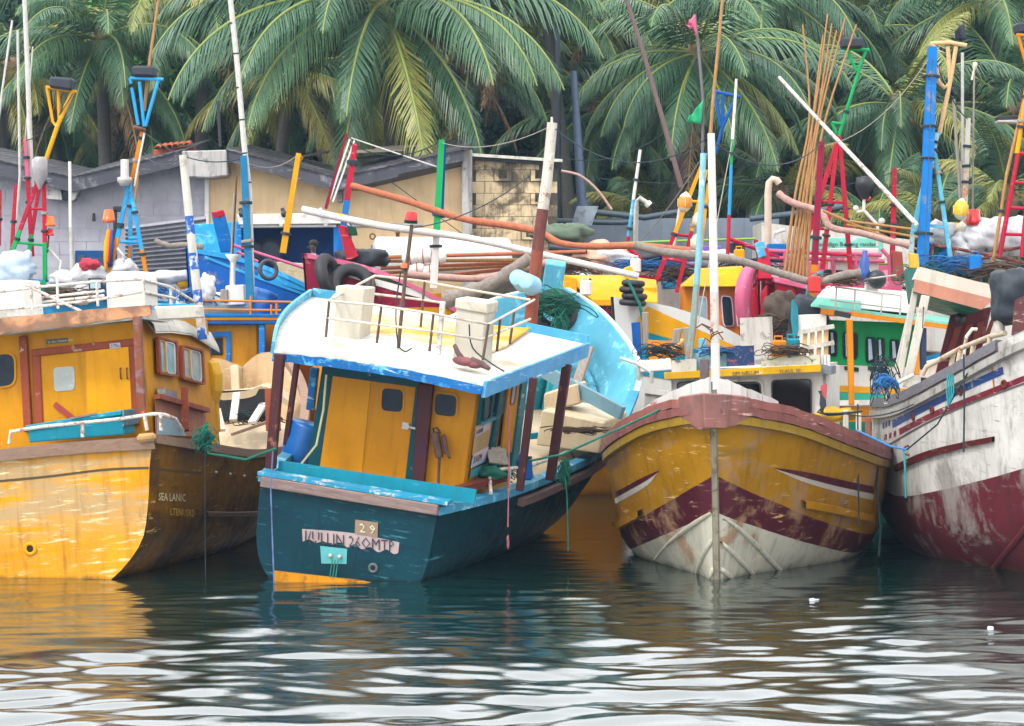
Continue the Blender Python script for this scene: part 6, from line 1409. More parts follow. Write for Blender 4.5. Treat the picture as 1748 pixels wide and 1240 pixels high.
m.tube([P(1381, 482, 48.7), P(1376, 510, 48.7), P(1374, 540, 48.7)], .03, 5); tag(m.build('lashing', clean('teal_lashing', '#16858c', .9)), 'teal rope lashing at the foot of the crimson mast', 'rope')
for a, b in (((1432, 232), (1358, 470)), ((1428, 250), (1404, 460)), ((1433, 236), (1452, 460))): bands(Q, a, b, 56.4, .06, [(M_red, 1)], 'tripod_leg')
for a, b in (((1410, 298), (1427, 298)), ((1404, 345), (1442, 346)), ((1383, 390), (1408, 391)), ((1368, 432), (1450, 436))): seg(Q, [a, b], 56.4, .035, M_red, 'crossbar')
bands(Q, (1466, 122), (1432, 232), 56.4, .05, [(M_green, 1)], square=False)
for a, b in (((1440, 84), (1484, 86)), ((1447, 86), (1462, 122)), ((1478, 88), (1464, 124)), ((1420, 210), (1438, 212)), ((1420, 210), (1428, 228))): seg(Q, [a, b], 56.4, .04, M_green, 'mast_fork')
bagbox([(1437, 63), (1475, 63), (1474, 82), (1438, 82)], 56.2, 'black wrapped box on the green fork mast')
spar('thin white tube boom slanting down to the blue mast', [(1330, 132), (1400, 208), (1470, 282), (1566, 385)], (53, 50), .036, M_whitem, 16, .05, .03)
seg(Q, [(1311, 424), (1311, 330), (1313, 312), (1319, 306), (1326, 308), (1330, 314)], YQ + .2, .085, clean('cream_pipe', '#cdb8a4', .5), 'vent_pipe', 10)
seg(Q, [(1340, 392), (1322, 398), (1320, 410), (1340, 428), (1338, 460)], YQ, .045, M_white, 'pipe_frame', 8)
for pts in ([(1475, 340), (1475, 360), (1462, 362)], [(1475, 360), (1498, 384), (1498, 420)]): seg(Q, pts, YQ + .3, .04, M_white, 'lamp_arm')
m = MB(); m.lathe([(0, .24), (.2, .2), (.22, 0), (.1, -.3), (0, -.32)], P(1476, 318, YQ + .3), (0, 0, 1), 12); m.build('radar_dome', M_black, Q, world=True)
for px, py, r, mt in ((1482, 339, .07, M_redlamp), (1461, 356, .07, M_white), (1505, 378, .08, M_white)):
    m = MB(); m.ball(P(px, py, YQ + .3), r, 0, 10, 6); m.build('lamp', mt, Q, world=True)
bands(Q, (1527, 288), (1523, 452), 57.6, .065, [(M_red, 1)])
wbox(Q, [(1524, 428), (1540, 430), (1545, 480), (1524, 480)], 56.6, .3, paint('terracotta_board', '#9a4a40', wa=.2), 'stem_post')
# ---- the cluttered boat behind the white one
N = Thing('moored_boat', 'brown railed boat heaped with white sacks and buoys under the tall blue mast', 'fishing boat', pose((12.5, 52, 0), 90), 'fishing boats moored behind the front row')
HN = Hull(N, [st(-4.5, 1.4, 2.6), st(-2, 1.6, 2.4), st(1, 1.6, 2.4), st(3.5, 1.2, 2.7), st(5, .05, 3.2)], 24, 10); HN.shell(M_white); HN.inside(M_white, M_cream, lambda y: 2.0); HN.rail(M_redbrown, .12, .1)
YN = 51
wbox(N, [(1590, 470), (1800, 500), (1800, 620), (1590, 600)], YN + .5, 2, M_white, 'deckhouse')
for pts in ([(1585, 438), (1592, 418), (1650, 428), (1760, 452)], [(1583, 450), (1640, 458), (1760, 476)], [(1592, 420), (1588, 452)], [(1628, 424), (1622, 460)], [(1672, 434), (1660, 468)], [(1722, 446), (1712, 476)], [(1640, 462), (1700, 430), (1760, 420)], [(1610, 462), (1640, 445), (1690, 440)]):
    seg(N, pts, YN - .3, .035, paint('rusty_brown_tube', '#74403a', wear='#a87868', wa=.3, wscale=5, sa=.1, da=.3), 'roof_rail')
for i, (px, py, r, sq, mt, lb) in enumerate(((1690, 400, .42, (1.3, .8, .8), M_bag, 'large white sack beside the red ladder'), (1722, 410, .4, (1.1, .8, .9), M_bag, 'white sack leaning on the red ladder'), (1655, 420, .36, (1.2, .8, .8), M_bag, 'white sack under the yellow buoy'),
        (1680, 440, .34, (1.5, .8, .6), M_bag, 'flattened white sack under the brown rail'), (1605, 398, .32, (1, .8, .8), M_bag, 'white sack beside the blue mast foot'), (1735, 388, .3, (1, .8, .8), M_bag, 'topmost white sack by the frame edge'),
        (1640, 448, .26, (1.2, .8, .8), M_bag, 'pale sack among the brown rails'), (1610, 440, .26, (1, .8, 1), M_blue, 'blue sack behind the brown rail'), (1586, 430, .3, (.8, .8, 1.1), M_netting, 'green net bundle beside the blue mast'), (1630, 395, .2, (1, .8, .9), clean('yellow_sack', '#d8b020', .9), 'yellow sack at the pale tripod foot'))):
    lump('sack' if mt is not M_netting else 'net_bundle', lb, 'sack', P(px, py, YN + .1 + .06 * i), r, sq, mt, i * 2.7 + 80, .3, 'sacks on the brown railed boat')
wbox(N, [(1553, 432), (1568, 434), (1570, 458), (1555, 458)], 49.6, .25, clean('yellow_jerrycan', '#dca018', .4), 'fuel_can')
bands(N, (1592, 80), (1584, 270), YN - .4, .12, [(paint('azure_mast_paint', '#0c7cd0', wa=.15, sa=.05, da=.15), 1)]); bands(N, (1584, 270), (1574, 455), YN - .4, .125, [(paint('azure_mast_paint', ''), 1)])
m = MB(); m.torus(P(1584, 270, YN - .4), .14, .02, (.05, 0, 1), 12, 5); m.build('mast_band', M_black, N, world=True)
for pts in ([(1588, 75), (1620, 73), (1650, 78)], [(1590, 76), (1600, 85)], [(1618, 80), (1622, 140), (1617, 150)], [(1632, 80), (1622, 140), (1604, 228)], [(1598, 110), (1602, 140), (1612, 150), (1618, 146)]): seg(N, pts, YN - .2, .045, wood('peeled_tan_timber', '#b08a5c', '#d0aa7c', (4, 4, 4)), 'mast_fork', 8)
for a, b, w in (((1600, 228), (1592, 262), .06), ((1594, 240), (1558, 400), .055), ((1558, 400), (1540, 560), .06), ((1596, 262), (1622, 440), .05), ((1594, 228), (1606, 228), .03), ((1572, 384), (1612, 388), .04)): bands(N, a, b, YN - .3, w, [(M_bowblue if w < .06 else paint('pale_mint_mast', '#b4d2d0', wa=.2, sa=.1, da=.2), 1)], 'tripod_leg')
seg(N, [(1643, 90), (1643, 400)], YN + 1, .035, M_steel, 'pole', 7); seg(N, [(1663, 120), (1660, 370)], YN + 1, .02, M_greywood, 'pole'); seg(N, [(1628, 170), (1645, 420)], YN + .9, .035, M_greywood, 'pole')
bands(N, (1653, 202), (1645, 400), YN + .8, .06, [(M_dirtywhite, .45), (paint('rusted_white_base', ''), .55)])
m = MB(); m.lathe([(0, .09), (.05, .07), (.05, -.02), (.025, -.08), (.025, -.3)], P(1664, 113, YN + 1), (.2, 0, 1), 8); m.build('pole_lamp', M_buoyw, N, world=True)
flag(0, YN + .9, 'black marker flag near the top of the steel pole', M_tarp, [(1646, 38), (1630, 52), (1628, 70), (1650, 68)]); flag(0, YN + .85, 'small black marker flag on the grey pole', M_tarp, [(1628, 148), (1618, 152), (1622, 166), (1634, 162)])
buoy(1640, 358, YN - .2, .15, [(M_buoyw, 0, 3), (M_buoyy, 3, 7), (M_buoyw, 7, 10)], 'yellow and white buoy hung below the grey poles')
buoy(1640, 396, YN + .5, .14, [(M_buoyw, 0, 10)], 'cream buoy under the yellow and white buoy')
m = MB(); c = P(1662, 371, YN); m.lathe([(0, .17), (.12, .16), (.15, -.05), (.16, -.06), (.14, -.17), (0, -.17)], c, (0, 0, 1), 12); m.build('beacon_lamp', M_redlamp, N, world=True); wbox(N, [(1657, 382), (1668, 382), (1668, 412), (1657, 412)], YN, .12, M_orange, 'lamp_post')
m = MB(); c = P(1672, 406, YN - .1); m.lathe([(0, .1), (.08, .08), (.09, -.08), (0, -.1)], c, (0, 0, 1), 10); m.build('beacon_lamp', M_redlamp, N, world=True)
for a, b, w, cc in (((1752, 150), (1736, 262), .06, [(M_yellow, 1)]), ((1738, 262), (1706, 440), .06, [(M_red, 1)]), ((1762, 240), (1744, 440), .055, [(M_red, 1)]), ((1750, 160), (1718, 300), .04, [(M_bamboo, 1)]), ((1718, 300), (1684, 520), .045, [(M_bamboo, 1)])): bands(N, a, b, YN - .5, w, cc, 'ladder_leg' if cc[0][0] is M_red else 'mast', square=False)
for y in (262, 312, 355, 400): seg(N, [(1735 - (y - 262) * .17, y), (1758 - (y - 262) * .1, y + 1)], YN - .5, .035, M_red, 'ladder_rung')
bagbox([(1735, 38), (1768, 34), (1768, 56), (1738, 58)], YN - .5, 'black wrapped box at the frame edge'); wpipes(N, [[(1735, 60), (1775, 62)], [(1738, 62), (1752, 110)]], YN - .5, .035, M_orange, 'mast_fork')
wbox(N, [(1704, 198), (1748, 197), (1748, 204), (1704, 205)], YN - .2, .4, M_black, 'lamp_bar'); wbox(N, [(1704, 205), (1748, 204), (1748, 210), (1704, 209)], YN - .2, .4, M_steel, 'lamp_bar')
tl = lump('tarpaulin', 'black tarpaulin over gear on the white boat foredeck', 'tarpaulin', P(1740, 508, 36.2), .44, (.82, .8, .95), M_tarp, 61, .14, box=True)
# ---- floodlights, tyre and netting on the teal boat's bow and mast
for i, (px, py) in enumerate(((888, 478), (903, 484))):
    m = MB(); c = P(px, py, 39.4 - i * .15); ax = Vector((-.35, -.9, .25))
    m.lathe([(0, .16), (.12, .16), (.13, .15), (.16, -.13), (.165, -.16), (0, -.15)], c, ax, 18); tag(m.build('bucket', clean('pale_blue_bucket', '#8abcd2', .5)), ('farther' if i == 0 else 'nearer') + ' of two pale blue buckets hung on the rotten mast', 'bucket', 'pale blue buckets')
torus_thing('tyre', 'black tyre hung inside the pale blue bow under green netting', 946, 532, 45.6, .33, .12, (.1, -1, .35), M_rubber)
lump('net_bundle', 'dark green netting bundled round the pale blue stem post', 'fishing net', P(945, 520, 45.4), .34, (1.1, .7, .62), M_netting, 21, .5, None, None, 22, 14, 2.6)
lump('net_bundle', 'green netting hanging down over the tyre in the pale blue bow', 'fishing net', P(958, 548, 45.2), .26, (.45, .5, 1.3), M_netting, 33, .5, None, None, 18, 12, 2.6)
m = MB(); c = B.at(514, 768, 37.5); m.lathe([(0, -.42), (.27, -.42), (.28, -.38), (.265, -.2), (.28, -.12), (.28, .12), (.265, .2), (.28, .38), (.27, .42), (0, .42)], c, (.17, .02, .98), 20)
dm = m.build('plastic_drum', clean('blue_drum_plastic', '')); dm.matrix_world = B.M; tag(dm, 'blue plastic drum standing beside the mustard cabin of the teal boat', 'drum')
rope('hose', [P(557, 640, 35.9), P(552, 700, 35.9), P(540, 760, 35.9), P(508, 800, 35.8)], .018, clean('cream_hose', '#c8c090', .6), 'cream hose hanging down beside the teal door frame', 'hose')
pm = Thing('hand_pump', 'rusty hand pump hanging on the mustard cabin wall', 'pump', B.M)
a = B.ray(747, 755, 1, 1.36); m = MB(); m.bar(B.ray(742, 738, 1, 1.36), B.ray(751, 782, 1, 1.36), .13, .1); m.bar(B.ray(757, 742, 1, 1.36), B.ray(762, 775, 1, 1.36), .07, .07); m.build('pump_body', clean('rusty_iron', '#5a4038', .8, .35, .4), pm, .02)
m = MB(); m.tube([B.ray(750, 780, 1, 1.36), B.ray(748, 832, 1, 1.36)], .022, 7); m.tube([B.ray(762, 770, 1, 1.36), B.ray(768, 782, 1, 1.3)], .025, 6); m.build('pump_rod', clean('rusty_iron', ''), pm)
m = MB(); m.tube([B.ray(742, 742, 1, 1.34), B.ray(739, 732, 1, 1.34), B.ray(746, 730, 1, 1.34), B.ray(752, 740, 1, 1.34)], .015, 6); m.build('handle', M_dkrope, pm)
lump('net_bundle', 'green netting and rope heap on the teal boat side deck', 'fishing net', B.M @ B.ray(838, 808, 0, 1.55), .16, (1.2, 1, .6), M_netting, 71, .5)
# ---- mooring ropes
rope('mooring_rope', [P(342, 735, 36.6), P(350, 742, 36.0), P(356, 775, 35.6), P(380, 778, 35.4), P(420, 785, 35.2), P(455, 772, 35.0), P(472, 766, 34.9)], .022, M_netting, 'thick teal rope between the yellow and the teal boats')
lump('rope_knot', 'teal rope knot hanging over the yellow boat quarter', 'rope', P(350, 750, 35.8), .15, (.6, .5, 1.3), M_netting, 5, .6, None, None, 22, 14, 3.4)
rope('mooring_rope', [P(349, 760, 35.7), P(350, 800, 35.7), P(350, 900, 35.7), P(351, 1000, 35.5)], .007, M_dkrope, 'thin grey line hanging from the yellow boat quarter to the water')
rope('mooring_rope', [P(x, y, Y) for x, y, Y in ((890, 790, 36.4), (960, 776, 36), (1040, 740, 35.6), (1120, 703, 35.4), (1198, 660, 35.2))], .017, M_greenrope, 'green mooring line from the teal boat to the charred bitt')
m = MB()
for k in range(4): m.torus(P(1203, 655 + 3 * k, 35.35), .1, .018, (.1 * k - .1, .1, 1), 14, 6)
m.tube([P(1192, 660, 35.2), P(1190, 685, 35.15), P(1195, 700, 35.1), P(1186, 712, 35.15)], .016, 6); tag(m.build('rope_coil', M_greenrope), 'green rope wound round the charred bitt', 'rope')
rope('hanging_rope', [P(466, 770, 34.6), P(462, 830, 34.6), P(465, 920, 34.6), P(468, 1002, 34.5)], .011, clean('blue_white_rope', '#5a6a9a', .9, .4), 'twisted bluish rope hanging at the teal transom corner')
rope('hanging_rope', [P(868, 690, 36.2), P(869, 800, 36.0), P(867, 900, 35.9)], .011, clean('dull_pink_rope', '#a05a6a', .9), 'dull pink cord hanging over the teal hull side'); lump('rope_end', 'frayed pink end of the cord on the teal hull', 'rope', P(867, 925, 35.9), .05, (.4, .4, 2), clean('dull_pink_rope', ''), 2, .4)
rope('hanging_rope', [P(962, 790, 37.5), P(968, 850, 37.2), P(970, 940, 37)], .012, M_greenrope, 'green rope hanging down the teal hull by the maroon post')
lump('rope_knot', 'green rope knot on the teal boat side rail', 'rope', P(964, 808, 37.5), .11, (.6, .6, 1.6), M_netting, 15, .6, None, None, 20, 12, 3.2)
rope('mooring_rope', [P(1462, 735, 37), P(1490, 748, 36.6), P(1520, 762, 36.4), P(1548, 768, 36.3)], .018, M_bluerope, 'light blue rope between the mustard and the white boats')
rope('mooring_rope', [P(1548, 768, 36.2), P(1600, 725, 35.9), P(1650, 640, 35.8), P(1700, 590, 35.6)], .013, M_dkrope, 'dark line from the mooring ring up to the white bow rail')
rope('hanging_rope', [P(1645, 605, 35.7), P(1646, 700, 35.5), P(1645, 772, 35.4)], .014, M_dkrope, 'dark teal rope hanging down the white hull'); rope('hanging_rope', [P(1543, 770, 36.1), P(1545, 800, 36), P(1546, 850, 36)], .016, clean('teal_lashing', ''), 'short teal rope end hanging from the mooring ring')
for i in range(4): rope('hanging_rope', [P(1618 + i * 3, 640, 35.9), P(1616 + i * 4, 668, 35.8), P(1619 + i * 2, 696 - i * 5, 35.75)], .012, clean('teal_lashing', ''), 'strand of the teal rope tangle on the white hull stripes', 'rope', group='teal strands on the white hull')
rope('hanging_rope', [P(1464, 690, 37.4), P(1465, 800, 37.2), P(1466, 900, 37)], .012, M_dkrope, 'dark cord hanging down the mustard hull flank'); rope('hanging_rope', [P(1500, 780, 38), P(1496, 830, 38), P(1503, 900, 37.8), P(1500, 950, 37.6)], .02, M_dkrope, 'dark rope hanging in the gap beside the white hull')
m = MB()
for i in range(5): m.tube(curve([P(1398 + i, 668, 37.2), P(1410 - 2 * i, 690 + 2 * i, 37.1), P(1396 + 5 * i, 705 + i, 37.1), P(1440 + i * 8, 706 - i, 37)], 8), .016, 5)
o = m.build('rope_tangle', M_dkrope); tag(o, 'navy rope tangle round the red fender on the mustard boat', 'rope')
rope('mooring_rope', sag(P(1440, 706, 37), P(1560, 690, 36.4), .1), .01, M_dkrope, 'thin dark line from the rope tangle to the white boat')
for px in (1440, 1462, 1478): wbox(C, [(px, 700 + (px - 1440) * .3), (px + 9, 700 + (px - 1440) * .3), (px + 9, 742 + (px - 1440) * .2), (px, 742 + (px - 1440) * .2)], 38.2, .1, M_dirtywhite if px < 1470 else M_pink, 'bulwark_post')
lump('net_bundle', 'yellow netting heap on the mustard boat side deck', 'fishing net', P(1428, 708, 38.4), .22, (1.5, .7, .5), clean('yellow_net', '#b8901c', .95, .3, .5), 41, .4)
bt = MB(); bt.lathe([(0, 0), (.028, 0), (.03, .06), (.018, .07), (.01, .13), (0, .13)], P(1382, 1022, 32.2) - Vector((0, 0, .03)), (1, .2, .1), 10); tag(bt.build('bottle', clean('clear_plastic', '#c8ccd4', .2)), 'small pale bottle floating in front of the mustard bow', 'bottle')
bt = MB(); bt.lathe([(0, 0), (.035, 0), (.04, .08), (.03, .1), (0, .1)], P(1690, 1078, 29.1) - Vector((0, 0, .04)), (.1, .1, 1), 10); tag(bt.build('cup', clean('clear_plastic', '')), 'white cup floating upright on the rippled water', 'cup')
# ============================================================ buildings and gear on the quay
YW = 66.0
def wp(x, y, Y=YW): return P(x, y, Y)
M_block = paint('grey_white_block_paint', world=True, base='#aba9b2', wear='#8f8e94', wa=.25, wscale=1.0, sa=.1, dirt='#5a5a60', da=.25, bump=.3, hscratch=False)
M_mortar = clean('mortar_joint', '#a3a2aa', .95, .2, .4)
M_cwall = paint('cream_yellow_wall_paint', world=True, base='#e4c496', wear='#c8a678', wa=.25, wscale=.5, sa=.05, dirt='#7a6040', da=.25, bump=.3, hscratch=False)
M_stain = paint('stained_block_paint', world=True, base='#dcc49c', wear='#3f382e', wa=.62, wscale=1.1, sa=.1, dirt='#24221e', da=.85, bump=.5, hscratch=False)
M_fas = paint('weathered_grey_fascia', '#4e4e56', wear='#7c7a7e', wa=.35, wscale=1.2, scratch='#a09ea0', sa=.3, dirt='#222226', da=.5)
M_sheet = paint('old_asbestos_sheet', world=True, base='#46454a', wear='#6a686a', wa=.35, wscale=.8, sa=.2, dirt='#1e1e22', da=.5)
M_pillar = paint('streaked_white_pillar', world=True, base='#b8b4b0', wear='#3a3836', wa=.3, wscale=2, sa=.2, dirt='#141414', da=.85, hscratch=False)
M_tile = paint('orange_roof_tile', '#b8603c', wear='#8a4a34', wa=.3, sa=.1, da=.3)
bl = Thing('block_building', 'grey white painted block building with sagging grey gable roof and blue doorway', 'building', Matrix.Translation(wp(160, 676)))
def below(x, y, line):
    for (x0, y0), (x1, y1) in zip(line, line[1:]):
        if x0 <= x <= x1: return y > y0 + (y1 - y0) * (x - x0) / (x1 - x0)
    return False
g1 = [(-120, 262), (0, 294), (112, 322), (120, 322), (312, 276), (356, 276)]
m = MB(); m.prism([wp(x, y, YW + .06) for x, y in [(-120, 680)] + g1 + [(356, 680)]], (0, 6, 0)); wl_ = m.build('wall', M_mortar, bl, world=True)
def blocks(T, parent, x0, x1, y0, y1, bw, bh, Y, line, mat, seed, skip=(), clip=None):
    w, h = bw * Y / FPX, bh * Y / FPX; me = None; rnd = random.Random(seed)
    mb = MB(); mb.box((0, 0, 0), (w - .014, .1, h - .014)); me = mb.mesh('block', mat)
    k = 0
    for r in range(int((y1 - y0) / bh)):
        for c in range(int((x1 - x0) / bw) + 1):
            x = x0 + (c + .5 * (r % 2)) * bw; y = y0 + (r + .5) * bh
            if x + bw / 2 > x1 or not (below(x - bw / 2 + 1, y - bh / 2 - 1, line) and below(x + bw / 2 - 1, y - bh / 2 - 1, line)) or (r, c) in skip: continue
            if clip and clip(x, y): continue
            o = bpy.data.objects.new('block', me); COL.objects.link(o); o.parent = parent
            o.location = T.Mi @ (P(x, y, Y) + Vector((0, .1 + rnd.uniform(-.005, .005), 0))); ROOT[o.name] = T
blocks(bl, wl_, -60, 358, 278, 484, 46, 22.5, YW, g1, M_block, 4, clip=lambda x, y: 105 < x < 205 and y > 425)
dr0 = wbox(bl, [(128, 428), (182, 428), (182, 560), (128, 560)], YW - .1, .14, paint('blue_door_frame', '#0c4a80', wa=.2, sa=.05, da=.2), 'door_frame'); wbox(bl, [(132, 436), (146, 436), (146, 560), (132, 560)], YW - .14, .06, clean('slate_blue_door', '#2c3850', .6), 'door', dr0); wbox(bl, [(148, 440), (178, 440), (178, 560), (148, 560)], YW - .13, .05, clean('mid_blue_door', '#0a3a66', .6), 'door', dr0)
def board(T, a, b, h, Y, mat, name='fascia', d=.09, parent=None):
    m = MB(); p, q = P(*a, Y), P(*b, Y); z = Vector((0, 0, h * Y / FPX)); y = Vector((0, d, 0)); m.hexa([p - z, q - z, q - z + y, p - z + y], [p, q, q + y, p + y]); return m.build(name, mat, parent or T, world=True)
for a, b, h in (((-120, 248), (0, 276), 24), ((0, 276), (118, 303), 24), ((119, 305), (215, 282), 24), ((215, 282), (314, 258), 24)): board(bl, a, b, h, YW - .75, M_fas)
def sheet(T, a, b, Y, d, rise, n=16, mat=None, parent=None, name='roof'):
    """corrugated roof running back from its front edge"""
    m = MB(); p, q = P(*a, Y), P(*b, Y); rows = []
    for j in range(3):
        rows.append([p.lerp(q, i / (4 * n)) + Vector((0, d * j / 2, rise * j / 2 + .010 * math.sin(i * PI / 2) + .02)) for i in range(4 * n + 1)])
    m.grid(rows, 0, False); o = m.build(name, mat or M_sheet, parent or T, world=True); sm = o.modifiers.new('thickness', 'SOLIDIFY'); sm.thickness = .03; return o
sheet(bl, (-120, 248), (118, 302), YW - .8, 6, .5); sheet(bl, (119, 304), (316, 257), YW - .8, 6, .75)
m = MB(); m.prism([wp(310, 258, YW - .9), wp(386, 256, YW - .9), wp(388, 300, YW - .9), wp(356, 304, YW - .9), (wp(316, 302, YW - .9))], (0, .9, 0)); m.build('gable_end', M_pillar, bl, .03, world=True)
wbox(bl, [(349, 300), (357, 300), (357, 560), (349, 560)], YW - .06, .2, M_white, 'corner_strip')
for q in ([(80, 310), (103, 314), (106, 342), (76, 340)], [(117, 314), (136, 314), (128, 340), (122, 344)]): wbox(bl, q, YW - .6, .5, M_pillar, 'corbel')
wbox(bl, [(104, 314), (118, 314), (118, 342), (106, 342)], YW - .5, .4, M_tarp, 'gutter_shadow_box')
for i in range(6):
    m = MB(); c = P(272 + i * 10, 256 - i * 1.1, YW + 1.2); m.v = []; rows = [[c + Vector((math.cos(a) * .1, -.35 + .5 * j, math.sin(a) * .09 + .1 * j)) for a in np.linspace(PI, 0, 7)] for j in range(2)]
    m.grid(rows, 0, True); o = m.build('roof_tile', M_tile, bl, world=True); sm = o.modifiers.new('thickness', 'SOLIDIFY'); sm.thickness = .02
wbox(bl, [(262, 256), (330, 249), (330, 262), (262, 266)], YW + 1.3, .5, M_tile, 'tile_ridge')
for px, py in ((160, 372),): wbox(bl, [(px - 2, py - 8), (px + 2, py - 8), (px + 3, py + 6), (px - 3, py + 6)], YW - .12, .06, M_black, 'wall_hook')
cs = MB(); rows = [[P(214 + 138 * i / 60, 388 - 18 * i / 60 + (78 + 10 * i / 60) * j / 22, YW - 1.6 + .02 * j) + Vector((0, .04 * math.cos(j * PI / 1), 0)) for i in range(0, 61, 6)] for j in range(23)]
cs.grid(rows, 0, False); o = cs.build('corrugated_sheet', paint('grey_corrugated_sheet', '#8e8e96', wear='#6c6c74', wa=.25, wscale=.8, sa=.1, da=.3)); sm = o.modifiers.new('thickness', 'SOLIDIFY'); sm.thickness = .02; tag(o, 'grey corrugated sheet leaning against the block building', 'sheet')
# cream building and the stained block annex
cb = Thing('cream_building', 'cream yellow walled building with dark valley roof', 'building', Matrix.Translation(wp(580, 676)))
g2 = [(357, 272), (392, 276), (572, 320), (580, 320), (790, 276)]
m = MB(); m.prism([wp(x, y) for x, y in [(357, 680)] + g2 + [(790, 680)]], (0, 6, 0)); m.build('wall', M_cwall, cb, world=True)
for a, b, h in (((386, 256), (480, 280), 20), ((480, 280), (572, 303), 22), ((574, 304), (680, 280), 22), ((680, 280), (792, 256), 18)): board(cb, a, b, h, YW - .8, M_fas)
sheet(cb, (386, 255), (572, 302), YW - .85, 6, .55); sheet(cb, (574, 303), (800, 254), YW - .85, 6, .8)
m = MB(); m.prism([wp(590, 322, YW - .7), wp(790, 274, YW - .7), wp(790, 284, YW - .02), wp(610, 326, YW - .02)], (0, 0, .03)); m.build('soffit', clean('purple_grey_soffit', '#5f5a62', .8), cb, world=True)
for i, (a, b, dz) in enumerate((((600, 262), (690, 258), .2), ((610, 272), (700, 266), .15), ((640, 256), (730, 250), .3), ((500, 272), (560, 262), .2))):
    m = MB(); p, q = P(*a, YW + 1 + .5 * i), P(*b, YW + 1.4 + .5 * i); m.hexa([p, q, q + Vector((0, 1, .12)), p + Vector((0, 1, .12))], [v + Vector((0, 0, .04)) for v in (p, q, q + Vector((0, 1, .12)), p + Vector((0, 1, .12)))]); m.build('loose_sheet', M_sheet if i % 2 else M_greywood, cb, world=True)
wbox(cb, [(574, 322), (584, 322), (584, 345), (576, 345)], YW - .5, .4, M_fas, 'valley_bracket')
wbox(cb, [(600, 383), (720, 381), (720, 386), (600, 388)], YW - .05, .05, M_steel, 'wall_conduit')
ax_ = Thing('block_annex', 'stained cream block annex with vent holes beside a black streaked pillar', 'building', Matrix.Translation(wp(870, 676)))
wa_ = wbox(ax_, [(796, 266), (952, 272), (952, 680), (796, 680)], YW + .06, 4, clean('dark_mortar', '#4a4438', .95, .3, .4), 'wall')
g3 = [(790, 264), (956, 270)]
vents = {(1, 1), (1, 3), (3, 3), (6, 3)}
blocks(ax_, wa_, 812, 956, 270, 436, 31, 20, YW, g3, M_stain, 9, skip=vents)
for r_, c_ in vents:
    x, y = 812 + (c_ + .5 * (r_ % 2)) * 31, 270 + (r_ + .5) * 20
    for q in ([(x - 14.5, y - 9), (x - 7, y - 9), (x - 7, y + 9), (x - 14.5, y + 9)], [(x + 7, y - 9), (x + 14.5, y - 9), (x + 14.5, y + 9), (x + 7, y + 9)], [(x - 7, y + 5), (x + 7, y + 5), (x + 7, y + 9), (x - 7, y + 9)]): wbox(ax_, q, YW - .04, .1, M_stain, 'vent_block', wa_, 0)
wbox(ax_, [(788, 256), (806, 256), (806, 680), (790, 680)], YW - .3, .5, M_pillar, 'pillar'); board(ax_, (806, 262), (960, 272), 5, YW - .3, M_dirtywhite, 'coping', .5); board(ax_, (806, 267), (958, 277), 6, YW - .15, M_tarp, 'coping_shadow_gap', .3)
# blue shed with open front
sh_ = Thing('blue_shed', 'blue open fronted shed with white roof edge behind the blue bow', 'shed', Matrix.Translation(P(470, 676, 62.5)))
wbox(sh_, [(330, 384), (408, 378), (412, 660), (330, 660)], 62.3, .12, M_cyan, 'side_panel'); wbox(sh_, [(400, 378), (600, 376), (600, 660), (400, 660)], 64.4, .1, M_blueD, 'back_wall')
wbox(sh_, [(569, 386), (590, 384), (600, 660), (572, 660)], 62.3, 2.0, M_blue, 'side_wall'); wbox(sh_, [(404, 382), (412, 382), (412, 660), (404, 660)], 62.2, 2.2, M_blue, 'side_wall')
wbox(sh_, [(404, 366), (576, 364), (590, 382), (408, 384)], 62.1, 2.4, M_white, 'roof'); wbox(sh_, [(410, 384), (574, 383), (574, 388), (410, 389)], 62.2, .1, M_white, 'door_head')
for px in (428, 480, 556): wbox(sh_, [(px - 4, 382), (px + 4, 382), (px + 3, 388), (px - 3, 388)], 62.05, .06, M_steel, 'hinge')
for px, r in ((430, 22), (462, 26)):
    m = MB(); c = P(px, 430, 63.6); m.lathe([(.36, 0), (.36, .2), (.2, .22), (0, .22)], c, (0, -1, 0), 18); m.build('machine_drum', clean('slate_machine', '#3a4656', .5), sh_, world=True)
for px in (412, 478, 548):
    m = MB(); m.lathe([(.05, .1), (.05, 0), (.09, -.02), (.08, -.12), (0, -.14)], P(px if px != 478 else 484, 362, 62), (-.4, 0, 1), 8); m.build('roof_lamp', M_black if px != 548 else M_white, sh_, world=True)
# white tank on its cradle
tk = Thing('water_tank', 'big white steel tank with round end lying by the cream wall', 'tank', Matrix.Translation(P(740, 676, 63.6)))
m = MB(); c = P(640, 440, 63.2); m.lathe([(0, -.06), (.3, -.05), (.5, 0), (.54, .06), (.54, 3.4), (.5, 3.5), (0, 3.6)], c, (.98, .2, 0), 26); m.build('shell', M_white, tk, world=True)
m = MB(); m.lathe([(.33, -.075), (.35, -.06), (.35, -.05)], c, (.98, .2, 0), 20); m.build('end_cap', clean('grey_end_cap', '#9aa0a6', .5), tk, world=True)
for px in (655, 800): wbox(tk, [(px, 468), (px + 12, 468), (px + 12, 676), (px, 676)], 63.3, .5, M_steel, 'cradle_leg')
m = MB(); m.torus(P(636, 404, 63.2), .07, .02, (.3, -1, 0), 12, 6); m.build('lifting_eye', M_rust, tk, world=True); m = MB(); m.lathe([(.05, -.15), (.05, .1), (.09, .1), (0, .16)], P(679, 405, 63.3), (0, 0, 1), 10); m.build('valve', M_rust, tk, world=True)
